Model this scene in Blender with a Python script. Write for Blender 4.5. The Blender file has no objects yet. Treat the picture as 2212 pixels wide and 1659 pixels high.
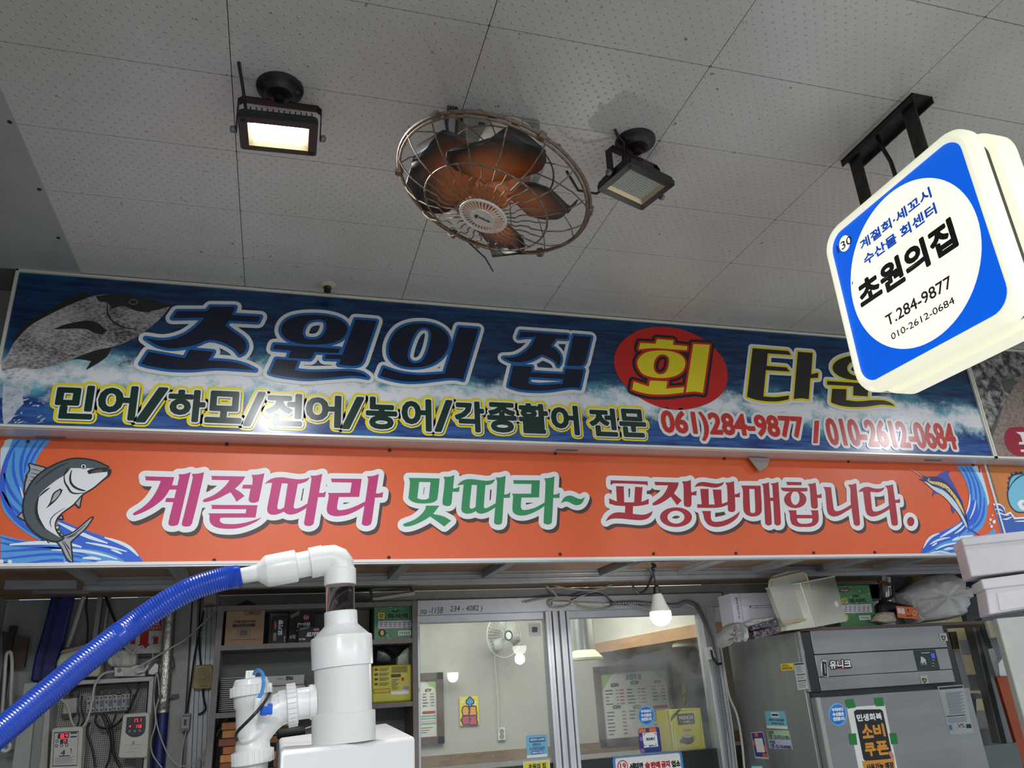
import bpy, math, random
import numpy as np
from mathutils import Vector, Matrix
from mathutils.geometry import delaunay_2d_cdt
random.seed(7)
SC = bpy.context.scene
COL = SC.collection
V = Vector
# ------------------------------------------------------------------ camera
F_PX = 1678.866
RX, RD, RF = V((0.959944, -0.274563, -0.055878)), V((0.051349, 0.368440, -0.928232)), V((0.275446, 0.888182, 0.367780))   # right, down, forward
EYE = V((0, 0, 1.65))
cd = bpy.data.cameras.new('camera'); cam = bpy.data.objects.new('camera', cd); COL.objects.link(cam)
cd.sensor_width = 36.0; cd.lens = F_PX / 2212 * 36.0; cd.clip_start = 0.02
cam.matrix_world = Matrix(((RX[0], -RD[0], -RF[0], EYE[0]), (RX[1], -RD[1], -RF[1], EYE[1]), (RX[2], -RD[2], -RF[2], EYE[2]), (0, 0, 0, 1)))
SC.camera = cam
# ------------------------------------------------------------------ world, exposure, lamps
SC.view_settings.view_transform = 'Standard'; SC.view_settings.look = 'None'
SC.view_settings.gamma = 1.0; SC.view_settings.use_curve_mapping = False
SC.view_settings.exposure = 0.0
W = bpy.data.worlds.new('world'); SC.world = W; W.use_nodes = True
W.node_tree.nodes['Background'].inputs[0].default_value = (0.80, 0.88, 1.0, 1)
W.node_tree.nodes['Background'].inputs[1].default_value = 0.72
def lamp(name, kind, loc, power, size=None, rot=(0, 0, 0), color=(1, 1, 1)):
    l = bpy.data.lights.new(name, kind); l.energy = power; l.color = color
    if kind == 'AREA':
        l.shape = 'RECTANGLE'; l.size, l.size_y = size
    elif size: l.shadow_soft_size = size
    o = bpy.data.objects.new(name, l); o.location = loc; o.rotation_euler = rot; COL.objects.link(o); return o
COOL = (0.96, 0.98, 1.0)
# floodlights of the market hall: the lit one in the photograph and its neighbours outside the frame (all face down)
lamp('floodlight_beam', 'AREA', (-0.058, 1.700, 2.976), 15, (0.16, 0.11), (0, 0, 0), COOL)
lamp('floodlight_beam_east', 'AREA', (3.62, 1.69, 2.99), 15, (0.16, 0.11), (0, 0, 0), COOL)
lamp('floodlight_beam_south', 'AREA', (-0.6, -0.9, 3.0), 46, (0.3, 0.2), (0, 0, 0), COOL)
lamp('floodlight_beam_south_east', 'AREA', (2.6, -0.9, 3.0), 46, (0.3, 0.2), (0, 0, 0), COOL)
# added area lamp behind the camera, standing in for the passage's general light
lamp('passage_fill', 'AREA', (0.8, -3.6, 3.3), 150, (6.0, 0.5), (0.35, 0, 0), (0.95, 0.98, 1.0))
# dining room behind the glass
lamp('dining_room_lamp', 'AREA', (1.6, 5.4, 2.60), 46, (2.4, 1.0), (0, 0, 0), (1.0, 0.97, 0.9))
# ------------------------------------------------------------------ pixel rays (the photograph is 2212 x 1659)
def ray(x, y): return RX * ((x - 1106) / F_PX) + RD * ((y - 829.5) / F_PX) + RF
def P(x, y, Y): d = ray(x, y); return EYE + d * (Y / d[1])
def PZ(x, y, Z): d = ray(x, y); return EYE + d * ((Z - 1.65) / d[2])
def PXx(x, y, X): d = ray(x, y); return EYE + d * (X / d[0])
# ------------------------------------------------------------------ materials
def lin(c):
    return tuple(((v / 255) / 12.92 if v / 255 <= 0.04045 else ((v / 255 + 0.055) / 1.055) ** 2.4) for v in c)
MATS = {}
def mat(name, col, rough=0.5, metal=0.0, spec=0.5, emit=0.0, ecol=None, alpha=1.0, trans=0.0, dirt=0.0, dscale=6.0, dcol=None, bump=0.0, bscale=60.0, stretch=(1, 1, 1), coat=0.0):
    if name in MATS: return MATS[name]
    m = bpy.data.materials.new(name); m.use_nodes = True; nt = m.node_tree; b = nt.nodes['Principled BSDF']
    c = lin(col) + (1,)
    b.inputs['Base Color'].default_value = c; b.inputs['Roughness'].default_value = rough
    b.inputs['Metallic'].default_value = metal; b.inputs['Specular IOR Level'].default_value = spec
    b.inputs['Coat Weight'].default_value = coat
    if emit:
        b.inputs['Emission Color'].default_value = (lin(ecol) if ecol else c[:3]) + (1,); b.inputs['Emission Strength'].default_value = emit
    if alpha < 1: b.inputs['Alpha'].default_value = alpha
    if trans: b.inputs['Transmission Weight'].default_value = trans
    if dirt or bump:
        tc = nt.nodes.new('ShaderNodeTexCoord'); mp = nt.nodes.new('ShaderNodeMapping'); mp.inputs['Scale'].default_value = stretch
        nt.links.new(tc.outputs['Object'], mp.inputs[0])
    if dirt:
        n = nt.nodes.new('ShaderNodeTexNoise'); n.inputs['Scale'].default_value = dscale; n.inputs['Detail'].default_value = 6; n.inputs['Roughness'].default_value = 0.65
        r = nt.nodes.new('ShaderNodeValToRGB'); r.color_ramp.elements[0].position = 0.42; r.color_ramp.elements[1].position = 0.72
        mx = nt.nodes.new('ShaderNodeMix'); mx.data_type = 'RGBA'
        dc = lin(dcol) if dcol else tuple(v * 0.45 for v in c[:3])
        mx.inputs['A'].default_value = c; mx.inputs['B'].default_value = tuple(c[i] * (1 - dirt) + dc[i] * dirt for i in range(3)) + (1,)
        nt.links.new(mp.outputs[0], n.inputs['Vector']); nt.links.new(n.outputs[0], r.inputs[0]); nt.links.new(r.outputs[0], mx.inputs['Factor'])
        nt.links.new(mx.outputs['Result'], b.inputs['Base Color'])
    if bump:
        n2 = nt.nodes.new('ShaderNodeTexNoise'); n2.inputs['Scale'].default_value = bscale; n2.inputs['Detail'].default_value = 4
        bp = nt.nodes.new('ShaderNodeBump'); bp.inputs['Strength'].default_value = bump; bp.inputs['Distance'].default_value = 0.004
        nt.links.new(mp.outputs[0], n2.inputs['Vector']); nt.links.new(n2.outputs[0], bp.inputs['Height']); nt.links.new(bp.outputs[0], b.inputs['Normal'])
    MATS[name] = m; return m
# ------------------------------------------------------------------ mesh builder
class MB:
    def __init__(s): s.v = []; s.f = []; s.m = []
    def add(s, vs, fs, mi=0):
        o = len(s.v); s.v += [V(p) for p in vs]; s.f += [tuple(i + o for i in f) for f in fs]; s.m += [mi] * len(fs); return s
    def box(s, a, b, mi=0):
        x0, y0, z0 = (min(a[i], b[i]) for i in range(3)); x1, y1, z1 = (max(a[i], b[i]) for i in range(3))
        return s.add([(x0, y0, z0), (x1, y0, z0), (x1, y1, z0), (x0, y1, z0), (x0, y0, z1), (x1, y0, z1), (x1, y1, z1), (x0, y1, z1)],
                     [(0, 3, 2, 1), (4, 5, 6, 7), (0, 1, 5, 4), (1, 2, 6, 5), (2, 3, 7, 6), (3, 0, 4, 7)], mi)
    def obox(s, c, ax, ay, az, mi=0):      # centre and three half-vectors
        c, ax, ay, az = V(c), V(ax), V(ay), V(az)
        vs = [c + ax * i + ay * j + az * k for k in (-1, 1) for j in (-1, 1) for i in (-1, 1)]
        return s.add(vs, [(0, 2, 3, 1), (4, 5, 7, 6), (0, 1, 5, 4), (1, 3, 7, 5), (3, 2, 6, 7), (2, 0, 4, 6)], mi)
    def bar(s, p, q, w, h, up=(0, 0, 1), mi=0):
        p, q = V(p), V(q); d = (q - p); u = V(up); a = d.cross(u).normalized() * (w / 2); n = a.cross(d).normalized() * (h / 2)
        return s.obox((p + q) / 2, d / 2, a, n, mi)
    def prism(s, poly, d, mi=0):
        n = len(poly); d = V(d); vs = [V(p) for p in poly] + [V(p) + d for p in poly]
        return s.add(vs, [tuple(range(n))[::-1], tuple(range(n, 2 * n))] + [(i, (i + 1) % n, n + (i + 1) % n, n + i) for i in range(n)], mi)
    def tube(s, pts, r, n=10, mi=0, closed=False, cap=True):
        pts = [V(p) for p in pts]; N = len(pts)
        rs = r if isinstance(r, (list, tuple)) else [r] * N
        T = [((pts[(i + 1) % N] - pts[i - 1]) if closed or 0 < i < N - 1 else (pts[1] - pts[0] if i == 0 else pts[-1] - pts[-2])).normalized() for i in range(N)]
        a = T[0].orthogonal().normalized(); vs = []
        for i in range(N):
            a = (a - T[i] * a.dot(T[i]));
            a = a.normalized() if a.length > 1e-6 else T[i].orthogonal().normalized()
            b = T[i].cross(a)
            vs += [pts[i] + (a * math.cos(t) + b * math.sin(t)) * rs[i] for t in (2 * math.pi * k / n for k in range(n))]
        fs = []
        for i in range(N if closed else N - 1):
            j = (i + 1) % N
            fs += [(i * n + k, i * n + (k + 1) % n, j * n + (k + 1) % n, j * n + k) for k in range(n)]
        if cap and not closed: fs += [tuple(range(n))[::-1], tuple(range((N - 1) * n, N * n))]
        return s.add(vs, fs, mi)
    def lathe(s, prof, o, ax=(0, 0, 1), n=32, mi=0, cap=True):
        ax = V(ax).normalized(); a = ax.orthogonal().normalized(); b = ax.cross(a); o = V(o); vs = []
        for r, h in prof:
            vs += [o + ax * h + (a * math.cos(t) + b * math.sin(t)) * max(r, 1e-5) for t in (2 * math.pi * k / n for k in range(n))]
        fs = []
        for i in range(len(prof) - 1):
            fs += [(i * n + k, i * n + (k + 1) % n, (i + 1) * n + (k + 1) % n, (i + 1) * n + k) for k in range(n)]
        if cap: fs += [tuple(range(n))[::-1], tuple(range((len(prof) - 1) * n, len(prof) * n))]
        return s.add(vs, fs, mi)
    def ball(s, c, r, n=16, mi=0, sc=(1, 1, 1)):
        k = len(s.v); m = n // 2
        s.lathe([(r * math.sin(math.pi * i / m), -r * math.cos(math.pi * i / m)) for i in range(m + 1)], (0, 0, 0), n=n, mi=mi)
        for i in range(k, len(s.v)): s.v[i] = V((s.v[i][0] * sc[0], s.v[i][1] * sc[1], s.v[i][2] * sc[2])) + V(c)
        return s
def world_of(o):
    p = V((0, 0, 0))
    while o: p = p + o.location; o = o.parent
    return p
def obj(name, mb, mats, parent=None, smooth=True, bev=0.0, seg=2):
    me = bpy.data.meshes.new(name); off = world_of(parent)
    me.from_pydata([tuple(p - off) for p in mb.v], [], mb.f)
    for m in (mats if isinstance(mats, (list, tuple)) else [mats]): me.materials.append(m)
    if any(mb.m): me.polygons.foreach_set('material_index', mb.m)
    if smooth:
        me.shade_smooth(); me.set_sharp_from_angle(angle=math.radians(38))
    me.update(); me.validate()
    o = bpy.data.objects.new(name, me); COL.objects.link(o)
    if parent: o.parent = parent
    if bev:
        b = o.modifiers.new('bevel', 'BEVEL'); b.width = bev; b.segments = seg; b.limit_method = 'ANGLE'; b.angle_limit = math.radians(40)
    return o
def tag(o, label=None, cat=None, group=None, kind=None):
    if label: o['label'] = label
    if cat: o['category'] = cat
    if group: o['group'] = group
    if kind: o['kind'] = kind
    return o
def thing(name, label, cat, loc, group=None):
    o = bpy.data.objects.new(name, None); COL.objects.link(o); o.location = loc; o.empty_display_size = 0.05
    return tag(o, label, cat, group)
def struct(name, mb, m, parent=None, **k):
    o = obj(name, mb, m, parent, **k)
    if not parent: o['kind'] = 'structure'
    return o
def copy_tree(o, parent=None):
    c = o.copy(); COL.objects.link(c); c.parent = parent
    for ch in list(o.children): copy_tree(ch, c)
    return c
# ------------------------------------------------------------------ flat artwork: traced shapes and lettering
def smooth(poly, corner=50, n=3):
    N = len(poly); out = []
    p = [V(q) for q in poly]
    def turn(i):
        a = p[i] - p[i - 1]; b = p[(i + 1) % N] - p[i]
        if a.length < 1e-9 or b.length < 1e-9: return 180
        return math.degrees(a.angle(b))
    cor = [turn(i) > corner for i in range(N)]
    for i in range(N):
        j = (i + 1) % N; a, b = p[i], p[j]; L = (b - a)
        def tang(k):
            t = (p[(k + 1) % N] - p[k - 1]); return t.normalized() * L.length
        ta = L if cor[i] else tang(i); tb = L if cor[j] else tang(j)
        st = 1 if (cor[i] and cor[j]) else n
        for q in range(st):
            t = q / st; h1 = 2 * t**3 - 3 * t * t + 1; h2 = t**3 - 2 * t * t + t; h3 = -2 * t**3 + 3 * t * t; h4 = t**3 - t * t
            out.append(a * h1 + ta * h2 + b * h3 + tb * h4)
    return out
def ell(cx, cy, rx, ry, n=28, sh=0.0):
    return [(cx + rx * math.cos(2 * math.pi * k / n) + sh * ry * math.sin(2 * math.pi * k / n), cy + ry * math.sin(2 * math.pi * k / n)) for k in range(n)]
def ccw(q):
    ar = sum(q[i - 1][0] * q[i][1] - q[i][0] * q[i - 1][1] for i in range(len(q)))
    return list(q) if ar > 0 else list(q)[::-1]
def winding(x, y, q):
    x1, y1 = q[:, 0], q[:, 1]; x2, y2 = np.roll(x1, -1), np.roll(y1, -1); x, y = x[:, None], y[:, None]
    left = (x2 - x1) * (y - y1) - (x - x1) * (y2 - y1)
    return ((y1 <= y) & (y2 > y) & (left > 0)).sum(1) - ((y1 > y) & (y2 <= y) & (left < 0)).sum(1)
def union(polys, holes=(), loops=()):
    """triangles of the union of the outlines (minus holes; loops count by parity)"""
    vs = []; fs = []; n1 = len(polys); n2 = n1 + len(holes); al = [ccw(q) for q in list(polys) + list(holes) + list(loops)]
    for q in al:
        o = len(vs); vs += [V((a[0], a[1])) for a in q]; fs.append(list(range(o, o + len(q))))
    r = delaunay_2d_cdt(vs, [], fs, 0, 1e-7, False)
    ov, of = r[0], r[2]
    co = np.array([(p[0], p[1]) for p in ov]); ce = co[np.array([f[:3] for f in of])].mean(1); n = len(of)
    keep, drop, par = np.zeros(n, bool), np.zeros(n, bool), np.zeros(n, bool)
    for i, q in enumerate(al):
        q = np.array([(p[0], p[1]) for p in q]); lo, hi = q.min(0), q.max(0)
        ix = np.nonzero((ce[:, 0] >= lo[0]) & (ce[:, 0] <= hi[0]) & (ce[:, 1] >= lo[1]) & (ce[:, 1] <= hi[1]))[0]
        if not len(ix): continue
        hit = ix[winding(ce[ix, 0], ce[ix, 1], q) != 0]
        if i < n1: keep[hit] = True
        elif i < n2: drop[hit] = True
        else: par[hit] = ~par[hit]
    keep |= par
    return ov, [f for f, k, d in zip(of, keep, drop) if k and not d]
def rim_loops(vs, fs):
    """closed outlines with the inside on the left"""
    ed = set()
    for f in fs:
        p = [vs[i] for i in f]; ar = sum(p[i - 1][0] * p[i][1] - p[i][0] * p[i - 1][1] for i in range(len(p)))
        g = f if ar > 0 else f[::-1]
        for i in range(len(g)):
            e = (g[i - 1], g[i])
            if (e[1], e[0]) in ed: ed.discard((e[1], e[0]))
            else: ed.add(e)
    nx = {}
    for a, b in sorted(ed): nx.setdefault(a, []).append(b)
    out = []
    while nx:
        a = next(iter(nx)); lp = [a]; c = a
        while c in nx:
            b = nx[c].pop()
            if not nx[c]: del nx[c]
            c = b
            if c == a: break
            lp.append(c)
        if len(lp) > 2: out.append([V((vs[i][0], vs[i][1])) for i in lp])
    return out
def tidy(lp):
    q = [p for i, p in enumerate(lp) if (p - lp[i - 1]).length > 1e-5]
    out = []
    for i in range(len(q)):
        a, b = q[i] - q[i - 1], q[(i + 1) % len(q)] - q[i]
        if a.length < 1e-7 or b.length < 1e-7 or a.angle(b) > .03: out.append(q[i])
    return out
def fat(vs, fs, w, base=True, win=0.0):
    """the region grown by w all round with round corners (base False: only the band along its edge)"""
    polys = []; lps = rim_loops(vs, fs)
    for lp in lps:
        q = tidy(lp); N = len(q)
        if N < 3: continue
        D = [(q[(i + 1) % N] - q[i]).normalized() for i in range(N)]; nr = [V((d[1], -d[0])) for d in D]
        tn = [math.atan2(D[i - 1][0] * D[i][1] - D[i - 1][1] * D[i][0], D[i - 1].dot(D[i])) for i in range(N)]
        cor = [abs(t) > .5 for t in tn]; vn = [(nr[i - 1] + nr[i]).normalized() if not cor[i] else None for i in range(N)]
        st = next((i for i in range(N) if cor[i]), 0); i = 0
        while i < N:
            run = [(st + i) % N]; k0 = i
            while i < N:
                i += 1; j = (st + i) % N; run.append(j)
                if cor[j] or i - k0 >= 5: break
            O = []; I = []
            for m, j in enumerate(run):
                n = vn[j] if vn[j] is not None else (nr[j] if m == 0 else nr[j - 1])
                O.append(q[j] + n * w); I.append(q[j] - n * win)
            polys.append(O + I[::-1])
        for i in range(N):
            if cor[i] and tn[i] > 0: polys.append([q[i] + V((math.cos(t), math.sin(t))) * w for t in (2 * math.pi * (k + .5) / 12 for k in range(12))])
    return union(polys, (), lps if base else ())
TXT = {}
def text2d(s):
    if s in TXT: return TXT[s]
    c = bpy.data.curves.new('t', 'FONT'); c.body = s; c.size = 1.0; c.resolution_u = 3; c.fill_mode = 'FRONT'
    o = bpy.data.objects.new('t', c); me = bpy.data.meshes.new_from_object(o)
    vs = [V((v.co[0], v.co[1])) for v in me.vertices]; fs = [tuple(p.vertices) for p in me.polygons]
    bpy.data.objects.remove(o); bpy.data.curves.remove(c); bpy.data.meshes.remove(me)
    TXT[s] = (vs, fs); return TXT[s]
EPS = 0.0005
class PL:
    """a flat face of a real thing: artwork lies on it in layers half a millimetre thick"""
    def __init__(s, o, u, v): s.o, s.u, s.v = V(o), V(u).normalized(), V(v).normalized(); s.n = s.u.cross(s.v)
    def px(s, x, y):
        d = ray(x, y); t = (s.o - EYE).dot(s.n) / d.dot(s.n); q = EYE + d * t - s.o
        return V((q.dot(s.u), q.dot(s.v)))
    def p3(s, q, k=1): return s.o + s.u * q[0] + s.v * q[1] + s.n * (EPS * k)
    def rect(s, x0, y0, x1, y1):            # pixel corners -> u0, v0 (bottom), u1, v1 (top)
        xm, ym = (x0 + x1) / 2, (y0 + y1) / 2
        return s.px(x0, ym)[0], s.px(xm, y1)[1], s.px(x1, ym)[0], s.px(xm, y0)[1]
    def put(s, mb, vs, fs, k, mi, off=(0, 0)):
        pts = [s.p3(V(q) + V(off), k) for q in vs]; out = []
        for f in fs:
            a, b, c = (vs[f[i]] for i in range(3)); ar = (b[0] - a[0]) * (c[1] - a[1]) - (b[1] - a[1]) * (c[0] - a[0])
            out.append(tuple(f) if ar > 0 else tuple(f)[::-1])
        mb.add(pts, out, mi)
    def layers(s, mb, vs, fs, lay):
        """lay: (grow, level, material index, (du, dv))"""
        for w, k, mi, off in lay:
            a, b = (vs, fs) if w <= 0 else fat(vs, fs, w, False, min(.004, w * .5))
            s.put(mb, a, b, k, mi, off)
    def shape(s, mb, poly, k, mi, sm=True, holes=()):      # poly in pixels
        q = [s.px(*p) for p in poly]
        if sm: q = smooth(q)
        hs = [smooth([s.px(*p) for p in h]) for h in holes]
        vs, fs = union([q], hs); s.put(mb, vs, fs, k, mi)
    def quad(s, mb, x0, y0, x1, y1, k, mi):                 # upright rectangle from pixel corners
        a, b, c, d = s.rect(x0, y0, x1, y1); s.put(mb, [V((a, b)), V((c, b)), V((c, d)), V((a, d))], [(0, 1, 2, 3)], k, mi)
    def rquad(s, mb, x0, y0, x1, y1, r, k, mi):
        a, b, c, d = s.rect(x0, y0, x1, y1); s.put(mb, *rr(a, b, c, d, r), k, mi)
    def stroke(s, mb, pts, w, k, mi):                        # polyline in pixels, width in metres, tapering ends
        q = [s.px(*p) for p in pts]; L = []; R = []
        m = []
        for i in range(len(q) - 1):
            for t in (0, .5): m.append(q[i].lerp(q[i + 1], t))
        m.append(q[-1]); q = m
        for _ in range(2): q = [q[0]] + [(q[i - 1] + q[i] * 2 + q[i + 1]) / 4 for i in range(1, len(q) - 1)] + [q[-1]]
        for i in range(len(q)):
            d = (q[min(i + 1, len(q) - 1)] - q[max(i - 1, 0)]); n = V((-d[1], d[0])).normalized()
            t = i / (len(q) - 1); ww = w / 2 * max(0.12, math.sin(math.pi * min(max(t, .04), .96)) ** 0.5)
            L.append(q[i] + n * ww); R.append(q[i] - n * ww)
        vs = L + R; N = len(q)
        s.put(mb, vs, [(i, i + 1, N + i + 1, N + i) for i in range(N - 1)], k, mi)
    def text(s, mb, t, x0, y0, x1, y1, mi=0, k=2, bold=0.0, lay=None, shear=0.0, uv=None):
        """lettering stretched to the pixel box; bold and grow in metres"""
        vs, fs = text2d(t)
        if not vs: return
        a, b, c, d = uv if uv else s.rect(x0, y0, x1, y1)
        xs = [q[0] + shear * q[1] for q in vs]; ys = [q[1] for q in vs]
        X0, X1, Y0, Y1 = min(xs), max(xs), min(ys), max(ys)
        q = [V((a + bold + (xs[i] - X0) / max(X1 - X0, 1e-6) * (c - a - 2 * bold), b + bold + (ys[i] - Y0) / max(Y1 - Y0, 1e-6) * (d - b - 2 * bold))) for i in range(len(vs))]
        f = fs
        if bold > 0: q, f = fat(q, fs, bold)
        if lay: s.layers(mb, q, f, lay)
        else: s.put(mb, q, f, k, mi)
def rr(a, b, c, d, r, n=5):
    r = min(r, (c - a) / 2 - 1e-5, (d - b) / 2 - 1e-5); pts = []
    for cx, cy, t0 in ((c - r, d - r, 0), (a + r, d - r, 1), (a + r, b + r, 2), (c - r, b + r, 3)):
        pts += [V((cx + r * math.cos(math.pi / 2 * (t0 + i / n)), cy + r * math.sin(math.pi / 2 * (t0 + i / n)))) for i in range(n + 1)]
    return pts, [tuple(range(len(pts)))]
def traced(pl, pieces, tr):
    """pieces: (outline, [holes]) in crop coordinates; returns the union on the plane"""
    ox, oy, sc = tr; polys = []
    for pc in pieces:
        out, hs = pc if isinstance(pc, tuple) and len(pc) == 2 and isinstance(pc[1], list) and pc[1] and isinstance(pc[1][0], list) else (pc, [])
        q = smooth([pl.px(ox + x * sc, oy + y * sc) for x, y in out])
        hh = [smooth([pl.px(ox + x * sc, oy + y * sc) for x, y in h]) for h in hs]
        vs, fs = union([q], hh); polys += [[vs[i] for i in f] for f in fs]
    return union(polys)
XU, ZU = V((1, 0, 0)), V((0, 0, 1))
def face(Y): return PL((0, Y, 0), XU, ZU)          # a face looking at the street
def pbox(mb, x0, y0, x1, y1, Y, dep, mi=0):          # upright box whose street side fills the pixel rectangle
    a, b, c, d = face(Y).rect(x0, y0, x1, y1); mb.box((a, Y, b), (c, Y + dep, d), mi); return V(((a + c) / 2, Y + dep / 2, b))
# general materials
M_alu = mat('aluminium', (176, 178, 180), 0.38, 0.75, dirt=0.35, dscale=9)
M_alud = mat('dull_aluminium', (150, 152, 152), 0.45, 0.6, dirt=0.45, dscale=7)
M_white = mat('white_paint', (226, 228, 228), 0.45, dirt=0.12)
M_pvc = mat('white_pvc', (232, 233, 231), 0.28, dirt=0.10, dscale=11)
M_black = mat('black_plastic', (22, 23, 25), 0.4)
M_blk = mat('black_rubber', (16, 16, 18), 0.55)
M_dark = mat('dark_grey', (48, 50, 52), 0.5)
M_steel = mat('stainless', (168, 170, 170), 0.36, 0.82, dirt=0.25, dscale=3, stretch=(1, 1, .25))
M_galv = mat('galvanised', (158, 162, 164), 0.5, 0.45, dirt=0.5, dscale=12)
M_ink = mat('ink_black', (28, 28, 30), 0.6)
M_inkw = mat('ink_white', (232, 234, 234), 0.6)
M_paper = mat('paper', (226, 226, 222), 0.7)
M_screw = mat('rusty_screw', (70, 58, 48), 0.5, 0.6)
M_cord = mat('grey_cord', (172, 170, 162), 0.5)
M_red = mat('ink_red', (176, 30, 38), 0.6)
M_cab = mat('black_cord', (24, 24, 26), 0.45)
M_glow_red = mat('red_led_digits', (255, 40, 50), emit=2.2, ecol=(255, 45, 60))
M_glow_blue = mat('blue_led_digits', (60, 90, 255), emit=3.0, ecol=(50, 70, 255))
# ================================================================== SETTING
ZC = 3.1337                       # ceiling height
YS, YL = 2.76, 2.853              # street faces of the upper and the lower sign band
YB, YW = 3.30, 3.92               # rear beam of the canopy, shop front
ZS = 2.105                        # underside level of the lower signs
# ceiling of painted metal panels 595 x 300 with staggered dimples
def ceiling_material():
    m = bpy.data.materials.new('ceiling_panel'); m.use_nodes = True; nt = m.node_tree; L = nt.links.new; N = nt.nodes.new
    b = nt.nodes['Principled BSDF']; b.inputs['Roughness'].default_value = 0.30; b.inputs['Specular IOR Level'].default_value = 0.5
    tc = N('ShaderNodeTexCoord'); sep = N('ShaderNodeSeparateXYZ'); L(tc.outputs['Object'], sep.inputs[0])
    def M(op, a, c=None):
        n = N('ShaderNodeMath'); n.operation = op
        for i, q in enumerate((a, c)):
            if q is None: continue
            if isinstance(q, (int, float)): n.inputs[i].default_value = q
            else: L(q, n.inputs[i])
        return n.outputs[0]
    def lattice(sh):
        x = M('MULTIPLY', M('SUBTRACT', M('FRACT', M('ADD', M('DIVIDE', M('ADD', sep.outputs[0], 0.179), 0.02975), sh)), 0.5), 0.02975)
        y = M('MULTIPLY', M('SUBTRACT', M('FRACT', M('ADD', M('DIVIDE', M('SUBTRACT', sep.outputs[1], 1.652), 0.0375), sh + .25)), 0.5), 0.0375)
        return M('SQRT', M('ADD', M('MULTIPLY', x, x), M('MULTIPLY', y, y)))
    d = M('MINIMUM', lattice(0.25), lattice(0.75))
    mr = N('ShaderNodeMapRange'); mr.interpolation_type = 'SMOOTHSTEP'; L(d, mr.inputs[0])
    for i, q in enumerate((0.0010, 0.0046, 1.0, 0.0)): mr.inputs[i + 1].default_value = q
    n1 = N('ShaderNodeTexNoise'); n1.inputs['Scale'].default_value = 260; L(tc.outputs['Object'], n1.inputs['Vector'])
    bp = N('ShaderNodeBump'); bp.inputs['Strength'].default_value = 1.0; bp.inputs['Distance'].default_value = 0.0016
    h = M('ADD', mr.outputs[0], M('MULTIPLY', n1.outputs[0], 0.16)); L(h, bp.inputs['Height']); L(bp.outputs[0], b.inputs['Normal'])
    n2 = N('ShaderNodeTexNoise'); n2.inputs['Scale'].default_value = 1.3; n2.inputs['Detail'].default_value = 5; L(tc.outputs['Object'], n2.inputs['Vector'])
    r = N('ShaderNodeValToRGB'); r.color_ramp.elements[0].position = .35; r.color_ramp.elements[1].position = .7
    r.color_ramp.elements[0].color = lin((205, 206, 205)) + (1,); r.color_ramp.elements[1].color = lin((188, 187, 182)) + (1,)
    L(n2.outputs[0], r.inputs[0])
    n3 = N('ShaderNodeTexNoise'); n3.inputs['Scale'].default_value = 55; n3.inputs['Detail'].default_value = 3; L(tc.outputs['Object'], n3.inputs['Vector'])
    r3 = N('ShaderNodeValToRGB'); r3.color_ramp.elements[0].position = .70; r3.color_ramp.elements[1].position = .76
    L(n3.outputs[0], r3.inputs[0])
    mx = N('ShaderNodeMix'); mx.data_type = 'RGBA'; L(r3.outputs[0], mx.inputs['Factor']); L(r.outputs[0], mx.inputs['A']); mx.inputs['B'].default_value = lin((120, 112, 100)) + (1,)
    L(mx.outputs['Result'], b.inputs['Base Color']); return m
mb = MB(); g = 0.0011
for i in range(-1, 9):
    for j in range(-12, 4):
        x0, x1 = -0.179 + .595 * i + g, -0.179 + .595 * (i + 1) - g; y0, y1 = 1.652 + .3 * j + g, 1.652 + .3 * (j + 1) - g
        y1 = min(y1, YS + .02); c = .003
        mb.prism([(x0 + c, y0, ZC), (x0, y0 + c, ZC), (x0, y1 - c, ZC), (x0 + c, y1, ZC), (x1 - c, y1, ZC), (x1, y1 - c, ZC), (x1, y0 + c, ZC), (x1 - c, y0, ZC)], (0, 0, .012), 0)
mb.box((-1.3, -2.0, ZC + .0125), (5.6, YS + .3, ZC + .03), 1)
struct('ceiling', mb, [ceiling_material(), mat('ceiling_backing', (120, 118, 112), .8)], smooth=False)
# flat sheet along the left side of the ceiling, with screws
M_sheet = mat('grey_sheet', (168, 172, 172), .42, dirt=.3, dscale=3)
mb = MB(); mb.box((-1.12, -2.0, ZC - .006), (-.735, YS - .002, ZC + .010))
ts = struct('trim_1', mb, M_sheet)
for x, y in ((22, 259), (86, 405), (127, 510)):
    q = PZ(x, y, ZC); struct('screw', MB().lathe([(.006, 0), (.006, -.007), (.003, -.0095)], (q[0], q[1], ZC - .001), n=10), M_screw, ts)
# ribbed side wall on the far left
mb = MB(); mb.box((-1.16, -2.0, 0), (-1.122, 4.1, ZC))
for k in range(9): mb.box((-1.124, .6, ZC - .14 - .085 * k), (-1.108, YS - .03, ZC - .085 - .085 * k))
struct('wall_left', mb, mat('side_panel', (128, 132, 130), .45, dirt=.4), bev=.003)
mb = MB(); mb.box((-3.5, -8, -.04), (8.5, 8, 0))
struct('floor', mb, mat('wet_concrete', (168, 166, 160), .35, dirt=.5, dscale=2))
# wall of the hall above the shop front, behind the signs
mb = MB(); mb.box((-1.16, 2.96, 2.20), (5.6, 3.0, ZC + .01))
struct('wall_above_signs', mb, mat('grey_wall', (140, 140, 136), .7))
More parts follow.
